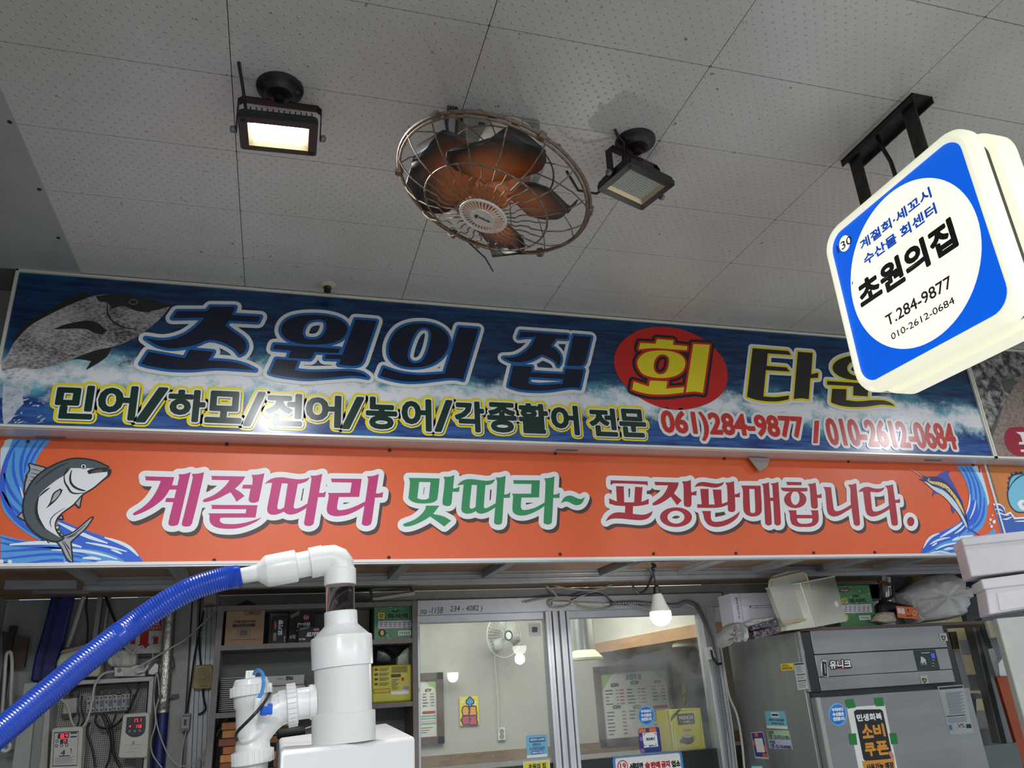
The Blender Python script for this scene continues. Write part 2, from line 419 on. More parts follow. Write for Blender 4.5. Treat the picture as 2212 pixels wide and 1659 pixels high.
# ================================================================== UPPER SIGN BAND
def sea_material():
    m = bpy.data.materials.new('printed_sea'); m.use_nodes = True; nt = m.node_tree; L = nt.links.new; N = nt.nodes.new
    b = nt.nodes['Principled BSDF']; b.inputs['Roughness'].default_value = 0.22; b.inputs['Specular IOR Level'].default_value = 0.5
    tc = N('ShaderNodeTexCoord')
    def noise(sc, scale, det=6, rough=.6):
        mp = N('ShaderNodeMapping'); mp.inputs['Scale'].default_value = sc; L(tc.outputs['Object'], mp.inputs[0])
        n = N('ShaderNodeTexNoise'); n.inputs['Scale'].default_value = scale; n.inputs['Detail'].default_value = det; n.inputs['Roughness'].default_value = rough
        L(mp.outputs[0], n.inputs[0]); return n.outputs[0]
    def ramp(v, stops, interp='LINEAR'):
        r = N('ShaderNodeValToRGB'); r.color_ramp.interpolation = interp; e = r.color_ramp.elements
        e[0].position, e[0].color = stops[0][0], lin(stops[0][1]) + (1,); e[1].position, e[1].color = stops[-1][0], lin(stops[-1][1]) + (1,)
        for p, c in stops[1:-1]: k = e.new(p); k.color = lin(c) + (1,)
        L(v, r.inputs[0]); return r.outputs[0]
    def mathn(op, a, c):
        n = N('ShaderNodeMath'); n.operation = op
        for i, q in enumerate((a, c)):
            if isinstance(q, (int, float)): n.inputs[i].default_value = q
            else: L(q, n.inputs[i])
        return n.outputs[0]
    def mix(f, a, c):
        n = N('ShaderNodeMix'); n.data_type = 'RGBA'; L(f, n.inputs['Factor']); L(a, n.inputs['A']); L(c, n.inputs['B']); return n.outputs['Result']
    gp = N('ShaderNodeNewGeometry'); sep = N('ShaderNodeSeparateXYZ'); L(gp.outputs['Position'], sep.inputs[0])
    t = N('ShaderNodeMapRange'); L(sep.outputs[2], t.inputs[0]); t.inputs[1].default_value = 2.54; t.inputs[2].default_value = 3.13
    water = ramp(t.outputs[0], [(0, (62, 110, 170)), (.16, (44, 92, 160)), (.34, (40, 120, 150)), (.5, (20, 74, 112)), (.8, (16, 62, 104)), (1, (14, 70, 110))])
    st = noise((1.2, 1, 11), 5.5); dark = ramp(st, [(.40, (0, 0, 0)), (.62, (255, 255, 255))])
    deep = ramp(t.outputs[0], [(0, (40, 62, 130)), (.3, (24, 44, 104)), (.6, (8, 34, 70)), (1, (8, 36, 74))])
    base = mix(dark, deep, water)
    # foam band, higher and denser towards the right half
    fx = noise((1, 1, 1), 2.1, 3); bh = mathn('ADD', mathn('MULTIPLY', fx, .26), .20)
    dist = mathn('ABSOLUTE', mathn('SUBTRACT', t.outputs[0], bh), 0); band = mathn('SUBTRACT', 1.0, mathn('MULTIPLY', dist, 5.0))
    fm = mathn('MULTIPLY', noise((1, 1, 1.3), 13, 9, .72), 1.0)
    fo = ramp(mathn('ADD', mathn('MULTIPLY', band, .42), fm), [(.66, (0, 0, 0)), (.90, (255, 255, 255))])
    teal = ramp(mathn('ADD', mathn('MULTIPLY', band, .5), noise((1, 1, 1.6), 7, 4)), [(.6, (0, 0, 0)), (.95, (255, 255, 255))])
    c1 = N('ShaderNodeRGB'); c1.outputs[0].default_value = lin((98, 170, 186)) + (1,)
    c2 = N('ShaderNodeRGB'); c2.outputs[0].default_value = lin((226, 228, 232)) + (1,)
    L(mix(fo, mix(teal, base, c1.outputs[0]), c2.outputs[0]), b.inputs['Base Color'])
    return m
XL, XR = -.942, 3.215
upper = thing('fascia_sign', 'long dark blue sea photo sign with big outlined letters under the ceiling', 'sign', ((XL + XR) / 2, YS + .05, 2.545))
ZT, ZB = ZC - .004, 2.545
mb = MB(); mb.box((XL + .004, YS + .004, ZB + .004), (XR - .004, YS + .06, ZT - .003)); obj('printed_face', mb, sea_material(), upper)
M_trim = mat('cream_trim', (222, 220, 206), .35, .2)
mb = MB(); fw = .010
for a, b in (((XL, ZB), (XR, ZB + fw)), ((XL, ZT - fw), (XR, ZT)), ((XL, ZB), (XL + fw, ZT)), ((XR - fw, ZB), (XR, ZT))):
    mb.box((a[0], YS - .006, a[1]), (b[0], YS + .012, b[1]))
obj('frame', mb, M_trim, upper, bev=.0015)
M_under = mat('sign_underside', (214, 206, 204), .35, .1, dirt=.25)
mb = MB(); mb.box((XL, YS + .005, ZB - .003), (XR, YL - .002, ZB + .003)); mb.box((XL, YS + .06, ZB), (XR, YS + .075, ZT))
obj('underside_panel', mb, M_under, upper)
for x, y in ((110, 944), (1225, 972), (2015, 994)):
    q = PZ(x, y, ZB - .004); obj('slot', MB().obox((q[0], q[1], ZB - .004), (.045, 0, 0), (0, .006, 0), (0, 0, .003)), mat('slot_grey', (120, 116, 112), .6), upper)
SG = PL((0, YS + .0035, 0), XU, ZU)
# the sea bream printed on the left end
def fish_mat():
    m = mat('printed_bream', (120, 118, 118), .25); nt = m.node_tree; N = nt.nodes.new; L = nt.links.new
    tc = N('ShaderNodeTexCoord'); mp = N('ShaderNodeMapping'); mp.inputs['Rotation'].default_value = (0, -.6, 0); mp.inputs['Scale'].default_value = (75, 75, 120); L(tc.outputs['Object'], mp.inputs[0])
    v = N('ShaderNodeTexVoronoi'); v.inputs['Scale'].default_value = 1; L(mp.outputs[0], v.inputs['Vector'])
    n = N('ShaderNodeTexNoise'); n.inputs['Scale'].default_value = 9; n.inputs['Detail'].default_value = 6; L(tc.outputs['Object'], n.inputs['Vector'])
    a = N('ShaderNodeMath'); a.operation = 'MULTIPLY_ADD'; L(v.outputs['Distance'], a.inputs[0]); a.inputs[1].default_value = .45; L(n.outputs[0], a.inputs[2])
    r = N('ShaderNodeValToRGB'); r.color_ramp.elements[0].position, r.color_ramp.elements[0].color = .45, lin((70, 62, 62)) + (1,)
    r.color_ramp.elements[1].position, r.color_ramp.elements[1].color = .95, lin((188, 182, 184)) + (1,)
    L(a.outputs[0], r.inputs[0]); L(r.outputs[0], nt.nodes['Principled BSDF'].inputs['Base Color']); return m
B = (0, 600, 400 / 1952)
def tp(pts, tr): return [(tr[0] + x * tr[2], tr[1] + y * tr[2]) for x, y in pts]
mb = MB()
SG.shape(mb, tp([(1790, 305), (1700, 262), (1500, 205), (1200, 175), (950, 200), (750, 280), (500, 400), (300, 520), (150, 680), (70, 830), (20, 880), (20, 985), (200, 945), (380, 962), (600, 915), (800, 850), (1000, 765), (1200, 725), (1420, 640), (1560, 540), (1700, 420)], B), 1, 0)
SG.shape(mb, tp([(1790, 305), (1700, 262), (1500, 205), (1200, 175), (1010, 195), (1050, 250), (1130, 262), (1180, 330), (1300, 300), (1420, 345), (1560, 365), (1640, 345)], B), 2, 1)
SG.shape(mb, tp([(750, 280), (500, 400), (300, 520), (150, 680), (120, 640), (290, 470), (480, 355), (700, 235), (890, 148), (960, 200)], B), 2, 1)
SG.shape(mb, tp([(560, 545), (700, 490), (980, 455), (1130, 560), (1080, 600), (1000, 585), (900, 540)], B), 2, 1)
SG.shape(mb, tp([(760, 860), (1000, 770), (1180, 735), (1130, 830), (1000, 920), (905, 975), (960, 880), (850, 860)], B), 2, 1)
SG.shape(mb, tp(ell(1405, 258, 48, 30), B), 3, 2, False); SG.shape(mb, tp(ell(1405, 258, 34, 20), B), 4, 3, False)
SG.stroke(mb, tp([(1140, 260), (1120, 340), (1150, 430), (1230, 500), (1330, 540), (1450, 545)], B), .006, 3, 1)
SG.stroke(mb, tp([(1590, 355), (1660, 352), (1720, 335)], B), .005, 3, 4)
SG.stroke(mb, tp([(1000, 270), (760, 380), (520, 520), (300, 640), (180, 740)], B), .005, 3, 4)
obj('printed_bream', mb, [fish_mat(), mat('bream_dark', (42, 40, 42), .25, dirt=.4, dscale=30), mat('bream_eye_ring', (110, 104, 98), .25), M_ink, mat('bream_light', (168, 160, 160), .25)], upper)
# splash under the fish
mb = MB(); rnd = random.Random(3)
for i in range(150):
    x = rnd.triangular(-20, 620, 60); y = rnd.uniform(940, 1600)
    if x > 560 and y > 1080: continue
    if x / 620 > rnd.random() * 1.3: continue
    L_ = rnd.uniform(8, 46); a = rnd.gauss(-.45, .35); w = rnd.uniform(3, 11)
    pts = [(x + L_ * t * math.cos(a) - w * s * math.sin(a) * rnd.uniform(.5, 1.2), y + L_ * t * math.sin(a) + w * s * math.cos(a) * rnd.uniform(.5, 1.2)) for t, s in ((-1, 0), (-.4, 1), (.4, .8), (1, 0), (.3, -.8), (-.5, -1))]
    px = tp(pts, B)
    if min(p[0] for p in px) < 3 or max(p[1] for p in px) > 925: continue
    SG.shape(mb, px, 2 + (i % 3) * .1, 0)
SG.shape(mb, tp([(30, 1130), (150, 1160), (230, 1230), (250, 1330), (180, 1400), (120, 1500), (40, 1560), (25, 1400)], B), 1.5, 0)
obj('printed_splash', mb, mat('print_foam', (196, 200, 212), .25, dirt=.55, dscale=40, dcol=(60, 80, 130)), upper)
# big title
M_navy = mat('print_navy', (10, 18, 46), .25); M_ublue = mat('print_blue', (28, 98, 168), .25); M_uw = mat('print_white', (224, 224, 222), .25)
T1 = (0, 560, 740 / 2212); T2 = (570, 650, 280 / 2212); T3 = (810, 660, 280 / 2212); T4 = (1060, 680, 280 / 2212); T5 = (1310, 690, 280 / 2212); T6 = (1600, 720, 360 / 2212)
cho = [[(1145, 338), (1335, 338), (1360, 308), (1518, 310), (1497, 362), (1682, 372), (1665, 408), (1478, 398), (1455, 430), (1500, 465), (1570, 515), (1592, 560), (1575, 605), (1548, 620), (1510, 578), (1440, 540), (1350, 522), (1260, 556), (1120, 578), (1020, 560), (942, 512), (1060, 525), (1180, 495), (1270, 435), (1322, 378), (1115, 382)],
       [(960, 600), (1195, 640), (1225, 585), (1378, 598), (1345, 655), (1480, 662), (1580, 685), (1650, 718), (1560, 712), (1400, 703), (1250, 715), (1100, 712), (960, 690), (912, 676)]]
won = [([(295, 520), (330, 400), (430, 310), (600, 260), (850, 245), (1100, 265), (1290, 320), (1395, 400), (1425, 490), (1380, 600), (1280, 680), (1120, 730), (900, 748), (680, 742), (480, 700), (350, 620)], [[(658, 560), (690, 440), (760, 360), (880, 325), (1000, 330), (1065, 375), (1065, 460), (1020, 570), (930, 645), (800, 662), (700, 640)]]),
       [(180, 748), (1300, 822), (1270, 895), (860, 878), (835, 940), (790, 998), (415, 975), (460, 852), (155, 825)],
       [(1060, 915), (1345, 925), (1310, 1000), (1040, 990)],
       [(1565, 318), (1922, 345), (1705, 985), (1670, 1060), (1600, 1105), (1450, 1108), (1275, 1092), (1340, 920)],
       [(210, 995), (582, 1022), (525, 1190), (800, 1215), (1050, 1210), (1300, 1200), (1500, 1205), (1660, 1235), (1740, 1280), (1775, 1312), (1650, 1290), (1500, 1280), (1250, 1300), (1000, 1322), (700, 1330), (400, 1300), (200, 1265), (100, 1235)]]
ui = [([(230, 760), (250, 640), (320, 500), (430, 390), (600, 325), (780, 308), (950, 325), (1100, 380), (1210, 470), (1260, 590), (1240, 730), (1160, 860), (1030, 970), (870, 1035), (680, 1058), (480, 1040), (330, 975), (250, 880)], [[(555, 840), (600, 660), (680, 480), (760, 400), (850, 382), (930, 415), (955, 500), (935, 640), (890, 800), (820, 930), (720, 985), (620, 970), (565, 910)]]),
      [(145, 1060), (400, 1145), (700, 1188), (950, 1180), (1185, 1165), (1430, 375), (1765, 398), (1500, 1270), (1400, 1245), (1250, 1240), (1000, 1272), (750, 1298), (500, 1298), (280, 1260), (90, 1205)]]
jip = [[(510, 292), (1320, 348), (1305, 415), (1110, 408), (1015, 540), (1110, 600), (1180, 690), (1195, 760), (1180, 830), (1145, 880), (1100, 800), (1000, 735), (865, 680), (700, 770), (500, 812), (350, 800), (270, 770), (215, 738), (400, 725), (560, 650), (680, 540), (770, 382), (620, 382), (470, 398)],
       [(1410, 355), (1712, 380), (1620, 770), (1590, 840), (1530, 875), (1400, 875), (1295, 868)],
       ([(382, 872), (705, 888), (690, 985), (1255, 1018), (1275, 925), (1585, 940), (1515, 1255), (1380, 1240), (1250, 1255), (1000, 1290), (750, 1300), (500, 1280), (380, 1250), (300, 1222)], [[(655, 1068), (1240, 1098), (1220, 1180), (1000, 1195), (800, 1200), (640, 1175)]])]
mb = MB()
for pc, tr in ((cho, T1), (won, T2), (ui, T3), (jip, T4)):
    SG.layers(mb, *traced(SG, pc, tr), [(.0245, 3, 2, (0, 0)), (.0105, 4, 1, (0, 0)), (0, 5, 0, (0, 0))])
obj('title_lettering', mb, [M_navy, M_ublue, M_uw], upper)
hoe = [[(860, 340), (1140, 362), (1130, 440), (1378, 462), (1365, 530), (1100, 515), (800, 495), (545, 515), (575, 405), (835, 420)],
       ([(520, 770), (560, 650), (680, 565), (880, 535), (1080, 545), (1240, 600), (1330, 690), (1335, 800), (1280, 900), (1150, 975), (950, 1005), (750, 985), (600, 920)], [[(800, 830), (815, 720), (860, 640), (930, 603), (1010, 615), (1060, 670), (1060, 760), (1030, 870), (970, 930), (890, 940), (830, 900)]]),
       [(460, 1065), (720, 1150), (735, 1048), (1035, 1060), (1015, 1185), (1322, 1160), (1308, 1252), (1000, 1285), (750, 1280), (560, 1245), (435, 1200)],
       [(1478, 422), (1758, 438), (1640, 1255), (1500, 1235), (1350, 1250)]]
M_ured = mat('print_red', (196, 34, 28), .25); M_uyel = mat('print_yellow', (232, 214, 36), .25); M_ublk = mat('print_black', (24, 28, 28), .25)
mb = MB()
SG.shape(mb, tp([(125, 720), (180, 500), (330, 320), (600, 170), (950, 128), (1300, 180), (1600, 310), (1850, 500), (2010, 720), (2068, 950), (2020, 1180), (1880, 1350), (1620, 1480), (1280, 1545), (950, 1510), (620, 1370), (340, 1160), (180, 940)], T5), 3, 1)
SG.layers(mb, *traced(SG, hoe, T5), [(.0225, 4, 2, (0, 0)), (.010, 5, 1, (0, 0)), (0, 6, 0, (0, 0))])
obj('red_oval_lettering', mb, [M_uyel, M_ured, M_ublk], upper)
tawun = [[(155, 200), (632, 238), (665, 290), (355, 268), (340, 435), (605, 455), (648, 510), (330, 492), (298, 840), (450, 850), (640, 828), (632, 880), (500, 905), (350, 905), (200, 885), (80, 845)],
         [(755, 248), (950, 262), (932, 545), (1025, 525), (1022, 592), (920, 598), (900, 878), (800, 865), (700, 875)],
         (ell(1560, 460, 345, 165), [ell(1560, 465, 150, 105)]),
         [(1145, 635), (1980, 690), (1965, 740), (1690, 728), (1680, 840), (1490, 828), (1492, 705), (1142, 685)],
         [(1210, 738), (1400, 745), (1395, 888), (1550, 905), (1750, 890), (1900, 895), (2000, 930), (2042, 970), (1950, 955), (1850, 950), (1650, 978), (1450, 980), (1300, 958), (1195, 920)]]
mb = MB(); SG.layers(mb, *traced(SG, tawun, T6), [(.021, 3, 2, (0, 0)), (.0092, 4, 1, (0, 0)), (0, 5, 0, (0, 0))])
obj('town_lettering', mb, [mat('print_charcoal', (36, 34, 30), .25), M_uyel, M_uw], upper)
# second line: fish names
M_ugreen = mat('print_green', (14, 48, 36), .25)
mb = MB(); lay = [(.0155, 3, 2, (0, 0)), (.0062, 4, 3, (.002, -.002)), (.0058, 4.6, 1, (0, 0)), (0, 5, 0, (0, 0))]
def line2(t, x0, y0, x1, y1, sh=.0): SG.text(mb, t, x0, y0, x1, y1, bold=.0058, lay=lay, shear=sh)
line2('민', 119, 832, 204, 906); line2('어', 211, 833, 296, 908); line2('/', 297, 836, 360, 914)
line2('하', 362, 842, 444, 912); line2('모', 444, 845, 524, 915); line2('/', 527, 846, 572, 922); line2('전', 574, 850, 654, 921); line2('어', 660, 854, 737, 924)
line2('/', 739, 857, 786, 928); line2('농', 790, 858, 858, 928); line2('어', 867, 862, 932, 932); line2('/', 938, 864, 978, 934)
line2('각', 982, 867, 1046, 934); line2('종', 1052, 870, 1116, 935); line2('활', 1120, 872, 1184, 937); line2('어', 1190, 876, 1250, 940)
line2('전', 1273, 882, 1332, 943); line2('문', 1337, 884, 1395, 945)
obj('fish_names_lettering', mb, [M_ugreen, M_uw, M_uyel, M_ublk], upper)
mb = MB(); lay = [(.013, 3, 1, (0, 0)), (0, 5, 0, (0, 0))]
SG.text(mb, '061)284-9877', 1429, 893, 1736, 955, bold=.0052, lay=lay)
SG.layers(mb, *union([[SG.px(1759, 909), SG.px(1769, 909), SG.px(1766, 958), SG.px(1756, 958)]]), [(.009, 3, 1, (0, 0)), (0, 5, 0, (0, 0))])
SG.text(mb, '010-2612-0684', 1786, 909, 2061, 967, bold=.0048, lay=lay)
obj('phone_lettering', mb, [mat('print_tel_red', (196, 50, 44), .25), M_uw], upper)
# neighbour's upper sign, cut by the frame
nb = thing('fascia_sign', 'fish photo sign of the next stall, cut off at the picture edge', 'sign', (4.2, YS + .05, ZB))
mb = MB(); mb.box((XR + .008, YS + .004, ZB + .004), (5.4, YS + .06, ZT - .003))
obj('printed_face', mb, mat('printed_spray', (44, 44, 42), .3, dirt=1, dscale=26, dcol=(196, 192, 188)), nb)
mb = MB()
for a, b in (((XR + .002, ZB), (5.4, ZB + fw)), ((XR + .002, ZT - fw), (5.4, ZT)), ((XR + .002, ZB), (XR + .002 + fw, ZT))): mb.box((a[0], YS - .006, a[1]), (b[0], YS + .012, b[1]))
obj('frame', mb, M_trim, nb)
mb = MB(); mb.box((XR + .001, YS + .005, ZB - .003), (5.4, YL - .002, ZB + .003)); obj('underside_panel', mb, M_under, nb)
NB = (2060, 720, 152 / 901)
mb = MB()
SG.shape(mb, tp([(1500, 300), (1100, 420), (900, 560), (800, 640), (700, 800), (640, 900), (560, 1150), (480, 1350), (520, 1590), (900, 1590), (1700, 1590), (1800, 700)], NB), 1, 0)
SG.shape(mb, tp([(610, 600), (720, 580), (830, 620), (760, 680), (690, 760), (650, 740), (620, 660)], NB), 2, 1)
SG.shape(mb, tp([(640, 900), (560, 1150), (480, 1360), (470, 1380), (460, 1300), (540, 1100), (610, 960)], NB), 2, 1)
obj('printed_fish', mb, [mat('printed_scales', (150, 132, 122), .3, dirt=.8, dscale=60, dcol=(70, 56, 50)), mat('fin_grey', (84, 84, 80), .3)], nb)
mb = MB()
SG.shape(mb, tp([(650, 1380), (660, 1270), (720, 1210), (900, 1200), (2200, 1200), (2200, 1560), (900, 1570), (780, 1560), (690, 1480)], NB), 3, 0)
for q in ([(790, 1265), (1200, 1265), (1200, 1300), (960, 1310), (960, 1395), (1200, 1400), (1200, 1425), (830, 1425), (832, 1395), (880, 1390), (850, 1305)], [(850, 1490), (1200, 1490), (1200, 1520), (858, 1520)]): SG.shape(mb, tp(q, NB), 4, 1, False)
obj('red_badge', mb, [mat('badge_red', (150, 30, 48), .3), M_uw], nb)
# ================================================================== LOWER (ORANGE) SIGN BAND
XL2, XR2 = -.925, 3.250
ZT2, ZB2 = 2.556, ZS + .014
banner = thing('banner_sign', 'orange painted sign board with leaping tuna and magenta, green and red letters', 'sign', ((XL2 + XR2) / 2, YL + .02, ZB2))
M_or = mat('sign_orange', (226, 96, 46), .42, dirt=.12, dscale=5)
mb = MB(); mb.box((XL2, YL + .002, ZB2), (XR2, YL + .02, ZT2)); obj('board', mb, M_or, banner)
mb = MB(); mb.box((XL2, YL - .006, ZB2 - .010), (XR2, YL + .02, ZB2 + .001)); mb.box((XR2 - .008, YL - .004, ZB2), (XR2 + .002, YL + .02, ZT2)); mb.box((XL2, YL - .005, ZT2 - .014), (XR2, YL + .02, ZT2 - .008))
obj('white_edge', mb, mat('edge_white', (228, 226, 222), .35), banner, bev=.001)
for x, y in ((61, 954), (490, 960), (842, 973), (1200, 980), (1565, 991), (1833, 997), (2102, 1005), (12, 1218), (463, 1210), (840, 1204), (1210, 1197), (1412, 1196), (1590, 1195), (1758, 1194), (1890, 1193)):
    q = P(x, y, YL); obj('screw', MB().lathe([(.006, 0), (.006, .003), (.003, .005)], (q[0], YL + .001, q[2]), (0, -1, 0), n=10), M_screw, banner)
SL = PL((0, YL + .0015, 0), XU, ZU)
A = (0, 940, 340 / 1945)
M_wl = mat('wave_pale', (196, 226, 240), .45); M_wm = mat('wave_mid', (84, 160, 226), .45); M_wd = mat('wave_blue', (46, 98, 214), .45); M_ww = mat('wave_white', (224, 240, 248), .45)
mb = MB()
SL.shape(mb, tp([(8, 180), (45, 120), (60, 70), (110, 45), (245, 45), (130, 160), (70, 330), (20, 480), (8, 560)], A), 1, 0)
SL.shape(mb, tp([(160, 44), (640, 52), (520, 190), (450, 310), (425, 430), (300, 540), (290, 740), (300, 950), (430, 1180), (600, 1320), (500, 1305), (300, 1190), (100, 1010), (20, 870), (8, 700), (12, 460), (70, 270), (130, 130)], A), 2, 1)
SL.shape(mb, tp([(8, 1225), (250, 1292), (480, 1305), (640, 1200), (730, 1040), (960, 1140), (1300, 1255), (1560, 1340), (1690, 1450), (1785, 1585), (1200, 1596), (8, 1612)], A), 2, 1)
SL.shape(mb, tp([(700, 1130), (740, 1045), (960, 1140), (1300, 1258), (1560, 1345), (1690, 1455), (1780, 1582), (1600, 1586), (1450, 1500), (1200, 1420), (900, 1390), (600, 1330), (640, 1200)], A), 2.6, 2)
for pts, w in (([(240, 60), (120, 200), (40, 420), (20, 640), (60, 860), (200, 1050), (380, 1190), (560, 1300)], .016), ([(360, 60), (260, 260), (250, 460), (300, 640)], .010), ([(470, 60), (320, 280), (300, 470)], .009), ([(560, 60), (400, 260), (370, 400)], .008), ([(180, 200), (150, 420), (200, 600), (290, 780)], .009), ([(50, 470), (90, 640), (180, 780), (290, 900)], .010), ([(30, 700), (120, 880), (280, 1000), (420, 1130)], .010),
               ([(8, 1330), (200, 1370), (500, 1370), (760, 1400)], .010), ([(8, 1440), (300, 1420), (640, 1390), (900, 1420), (1150, 1520)], .010), ([(8, 1530), (300, 1500), (700, 1450), (1000, 1500), (1250, 1580)], .009), ([(8, 1260), (150, 1310), (400, 1345), (700, 1350)], .008), ([(300, 1590), (700, 1520), (1000, 1570)], .008)):
    SL.stroke(mb, tp(pts, A), w, 3, 2)
for pts, w in (([(120, 1355), (350, 1335), (620, 1325), (850, 1340), (1010, 1385)], .013), ([(640, 1420), (900, 1420), (1200, 1450), (1450, 1535)], .009), ([(1060, 1328), (1300, 1365), (1570, 1440)], .008), ([(1290, 1265), (1480, 1320), (1620, 1390), (1710, 1495)], .011), ([(720, 1080), (900, 1170), (1110, 1270), (1330, 1335)], .012), ([(1020, 1522), (1130, 1512), (1250, 1535)], .010), ([(1370, 1415), (1450, 1440), (1510, 1470)], .007), ([(1110, 1590), (1350, 1565), (1590, 1585)], .012), ([(250, 640), (275, 720), (290, 790)], .005)):
    SL.stroke(mb, tp(pts, A), w, 3.6, 3)
for x, y, r in ((20, 1560, 26), (125, 1565, 26), (70, 1600, 14), (815, 1590, 24), (765, 1588, 14), (796, 1545, 9)): SL.shape(mb, tp(ell(x, min(y, 1586), r, r, 12), A), 4, 3, False)
obj('painted_wave', mb, [M_wl, M_wm, M_wd, M_ww], banner)
# tuna
M_tl = mat('tuna_line', (20, 22, 24), .45); M_tg = mat('tuna_grey', (74, 86, 92), .45); M_tw = mat('tuna_white', (232, 234, 238), .45); M_tf = mat('tuna_fin', (168, 172, 176), .45); M_ty = mat('finlet_yellow', (240, 226, 140), .45); M_tm = mat('mouth_brown', (120, 62, 62), .45)
body = [(1335, 400), (1180, 330), (1000, 300), (850, 310), (650, 390), (480, 500), (370, 640), (310, 790), (300, 950), (340, 1080), (430, 1190), (550, 1270), (700, 1310), (775, 1280), (690, 1190), (670, 1110), (705, 1020), (775, 945), (900, 855), (1020, 725), (1150, 645), (1270, 545), (1345, 490), (1360, 440), (1330, 440), (1290, 462), (1260, 440)]
fins = [[(365, 360), (560, 410), (430, 540), (340, 660), (310, 720), (320, 600), (350, 500), (335, 505), (380, 430)], [(230, 1005), (300, 945), (355, 1080)], [(770, 1270), (900, 1215), (1050, 1095), (1100, 1050), (1145, 1020), (1120, 1060), (1050, 1155), (940, 1255), (870, 1320), (880, 1450), (892, 1572), (830, 1515), (770, 1390), (715, 1320)], [(925, 830), (1010, 735), (980, 890)], [(735, 1030), (760, 1000), (775, 1035)]]
mb = MB()
def outl(pc, w, k, mi, inner=None):
    vs, fs = traced(SL, pc, A); SL.layers(mb, vs, fs, [(w, k, 0, (0, 0)), (0, k + .6, mi, (0, 0))])
outl(fins, .0045, 5, 3); 
for x, y in ((455, 1205), (500, 1240), (550, 1275), (605, 1300), (710, 1140), (725, 1195), (757, 1235)): outl([[(x - 24, y - 14), (x + 24, y - 8), (x - 2, y + 26)]], .0028, 5.2, 4)
outl([body], .0055, 6, 1)
SL.shape(mb, tp([(1080, 412), (880, 410), (810, 490), (700, 560), (560, 670), (480, 760), (445, 900), (465, 1030), (560, 1150), (745, 1268), (690, 1180), (678, 1105), (708, 1022), (778, 950), (902, 860), (1022, 730), (1152, 650), (1270, 550), (1325, 500), (1330, 458), (1200, 470), (1105, 482), (1080, 450), (1190, 412)], A), 7.2, 2)
SL.shape(mb, tp([(1078, 448), (1120, 425), (1210, 408), (1325, 402), (1262, 440), (1180, 465), (1100, 487)], A), 7.8, 0)
SL.shape(mb, tp([(1130, 462), (1200, 435), (1275, 428), (1240, 450), (1170, 465)], A), 8.2, 5)
SL.shape(mb, tp([(1330, 440), (1362, 440), (1362, 490), (1335, 505)], A), 8, 0)
SL.shape(mb, tp(ell(1035, 390, 40, 34, 16), A), 7.8, 0, False); SL.shape(mb, tp(ell(1035, 390, 31, 26, 16), A), 8.2, 2, False); SL.shape(mb, tp(ell(1035, 392, 17, 19, 12), A), 8.6, 0, False)
SL.shape(mb, tp([(745, 662), (778, 678), (760, 725), (700, 805), (640, 860), (565, 915), (600, 870), (625, 820), (660, 720)], A), 7.8, 0)
SL.shape(mb, tp([(735, 685), (750, 690), (740, 730), (690, 795), (635, 835), (650, 790), (680, 725)], A), 8.2, 3)
for pts, w in (([(890, 435), (868, 500), (865, 600), (940, 665), (1040, 690), (1060, 690)], .007), ([(800, 470), (788, 590), (850, 645), (862, 705), (930, 735), (1040, 715)], .006), ([(850, 400), (820, 450), (800, 500)], .005), ([(430, 620), (560, 500), (700, 400), (850, 340)], .004), ([(640, 1140), (610, 1080), (650, 990), (810, 900)], .003), ([(480, 770), (440, 900), (460, 1030), (560, 1160)], .009), ([(480, 770), (560, 690), (620, 655)], .006)): SL.stroke(mb, tp(pts, A), w, 8.4, 0)
for k in range(5): SL.stroke(mb, tp([(388 - 8 * k, 420 + 45 * k), (450 - 14 * k, 430 + 48 * k), (520 - 30 * k, 455 + 42 * k)], A), .0022, 6.9 - .9, 0)
for pts in ([(790, 1275), (880, 1255), (980, 1180), (1060, 1110)], [(760, 1300), (810, 1370), (860, 1480), (885, 1540)], [(790, 1310), (850, 1390), (870, 1420)], [(960, 1220), (900, 1250), (830, 1280)]): SL.stroke(mb, tp(pts, A), .003, 6.5, 0)
obj('painted_tuna', mb, [M_tl, M_tg, M_tw, M_tf, M_ty, M_tm], banner)
# right end: wave and marlin
Bm = (1900, 980, 312 / 1991)
mb = MB()
SL.shape(mb, tp([(1265, 165), (1375, 168), (1450, 400), (1512, 670), (1485, 720), (1440, 560), (1380, 400)], Bm), 1, 0)
SL.shape(mb, tp([(1350, 168), (1378, 168), (1392, 260), (1375, 262)], Bm), 1.5, 4, False)
SL.shape(mb, tp([(1290, 1135), (1400, 1135), (1480, 1110), (1580, 1030), (1612, 1090), (1560, 1180), (1300, 1372), (700, 1376), (900, 1250)], Bm), 1, 1)
SL.shape(mb, tp([(1040, 165), (1270, 165), (1400, 400), (1480, 650), (1470, 880), (1390, 1040), (1250, 1130), (1100, 1160), (1180, 1260), (1150, 1374), (565, 1374), (620, 1250), (720, 1130), (900, 1050), (1080, 960), (1180, 850), (1230, 640), (1210, 450), (1140, 290)], Bm), 2, 1)
SL.shape(mb, tp([(1080, 965), (1200, 830), (1250, 640), (1330, 640), (1360, 800), (1300, 950), (1180, 1050), (1000, 1180), (850, 1230), (700, 1340), (600, 1372), (570, 1372), (625, 1255), (725, 1135), (900, 1055)], Bm), 2.5, 2)
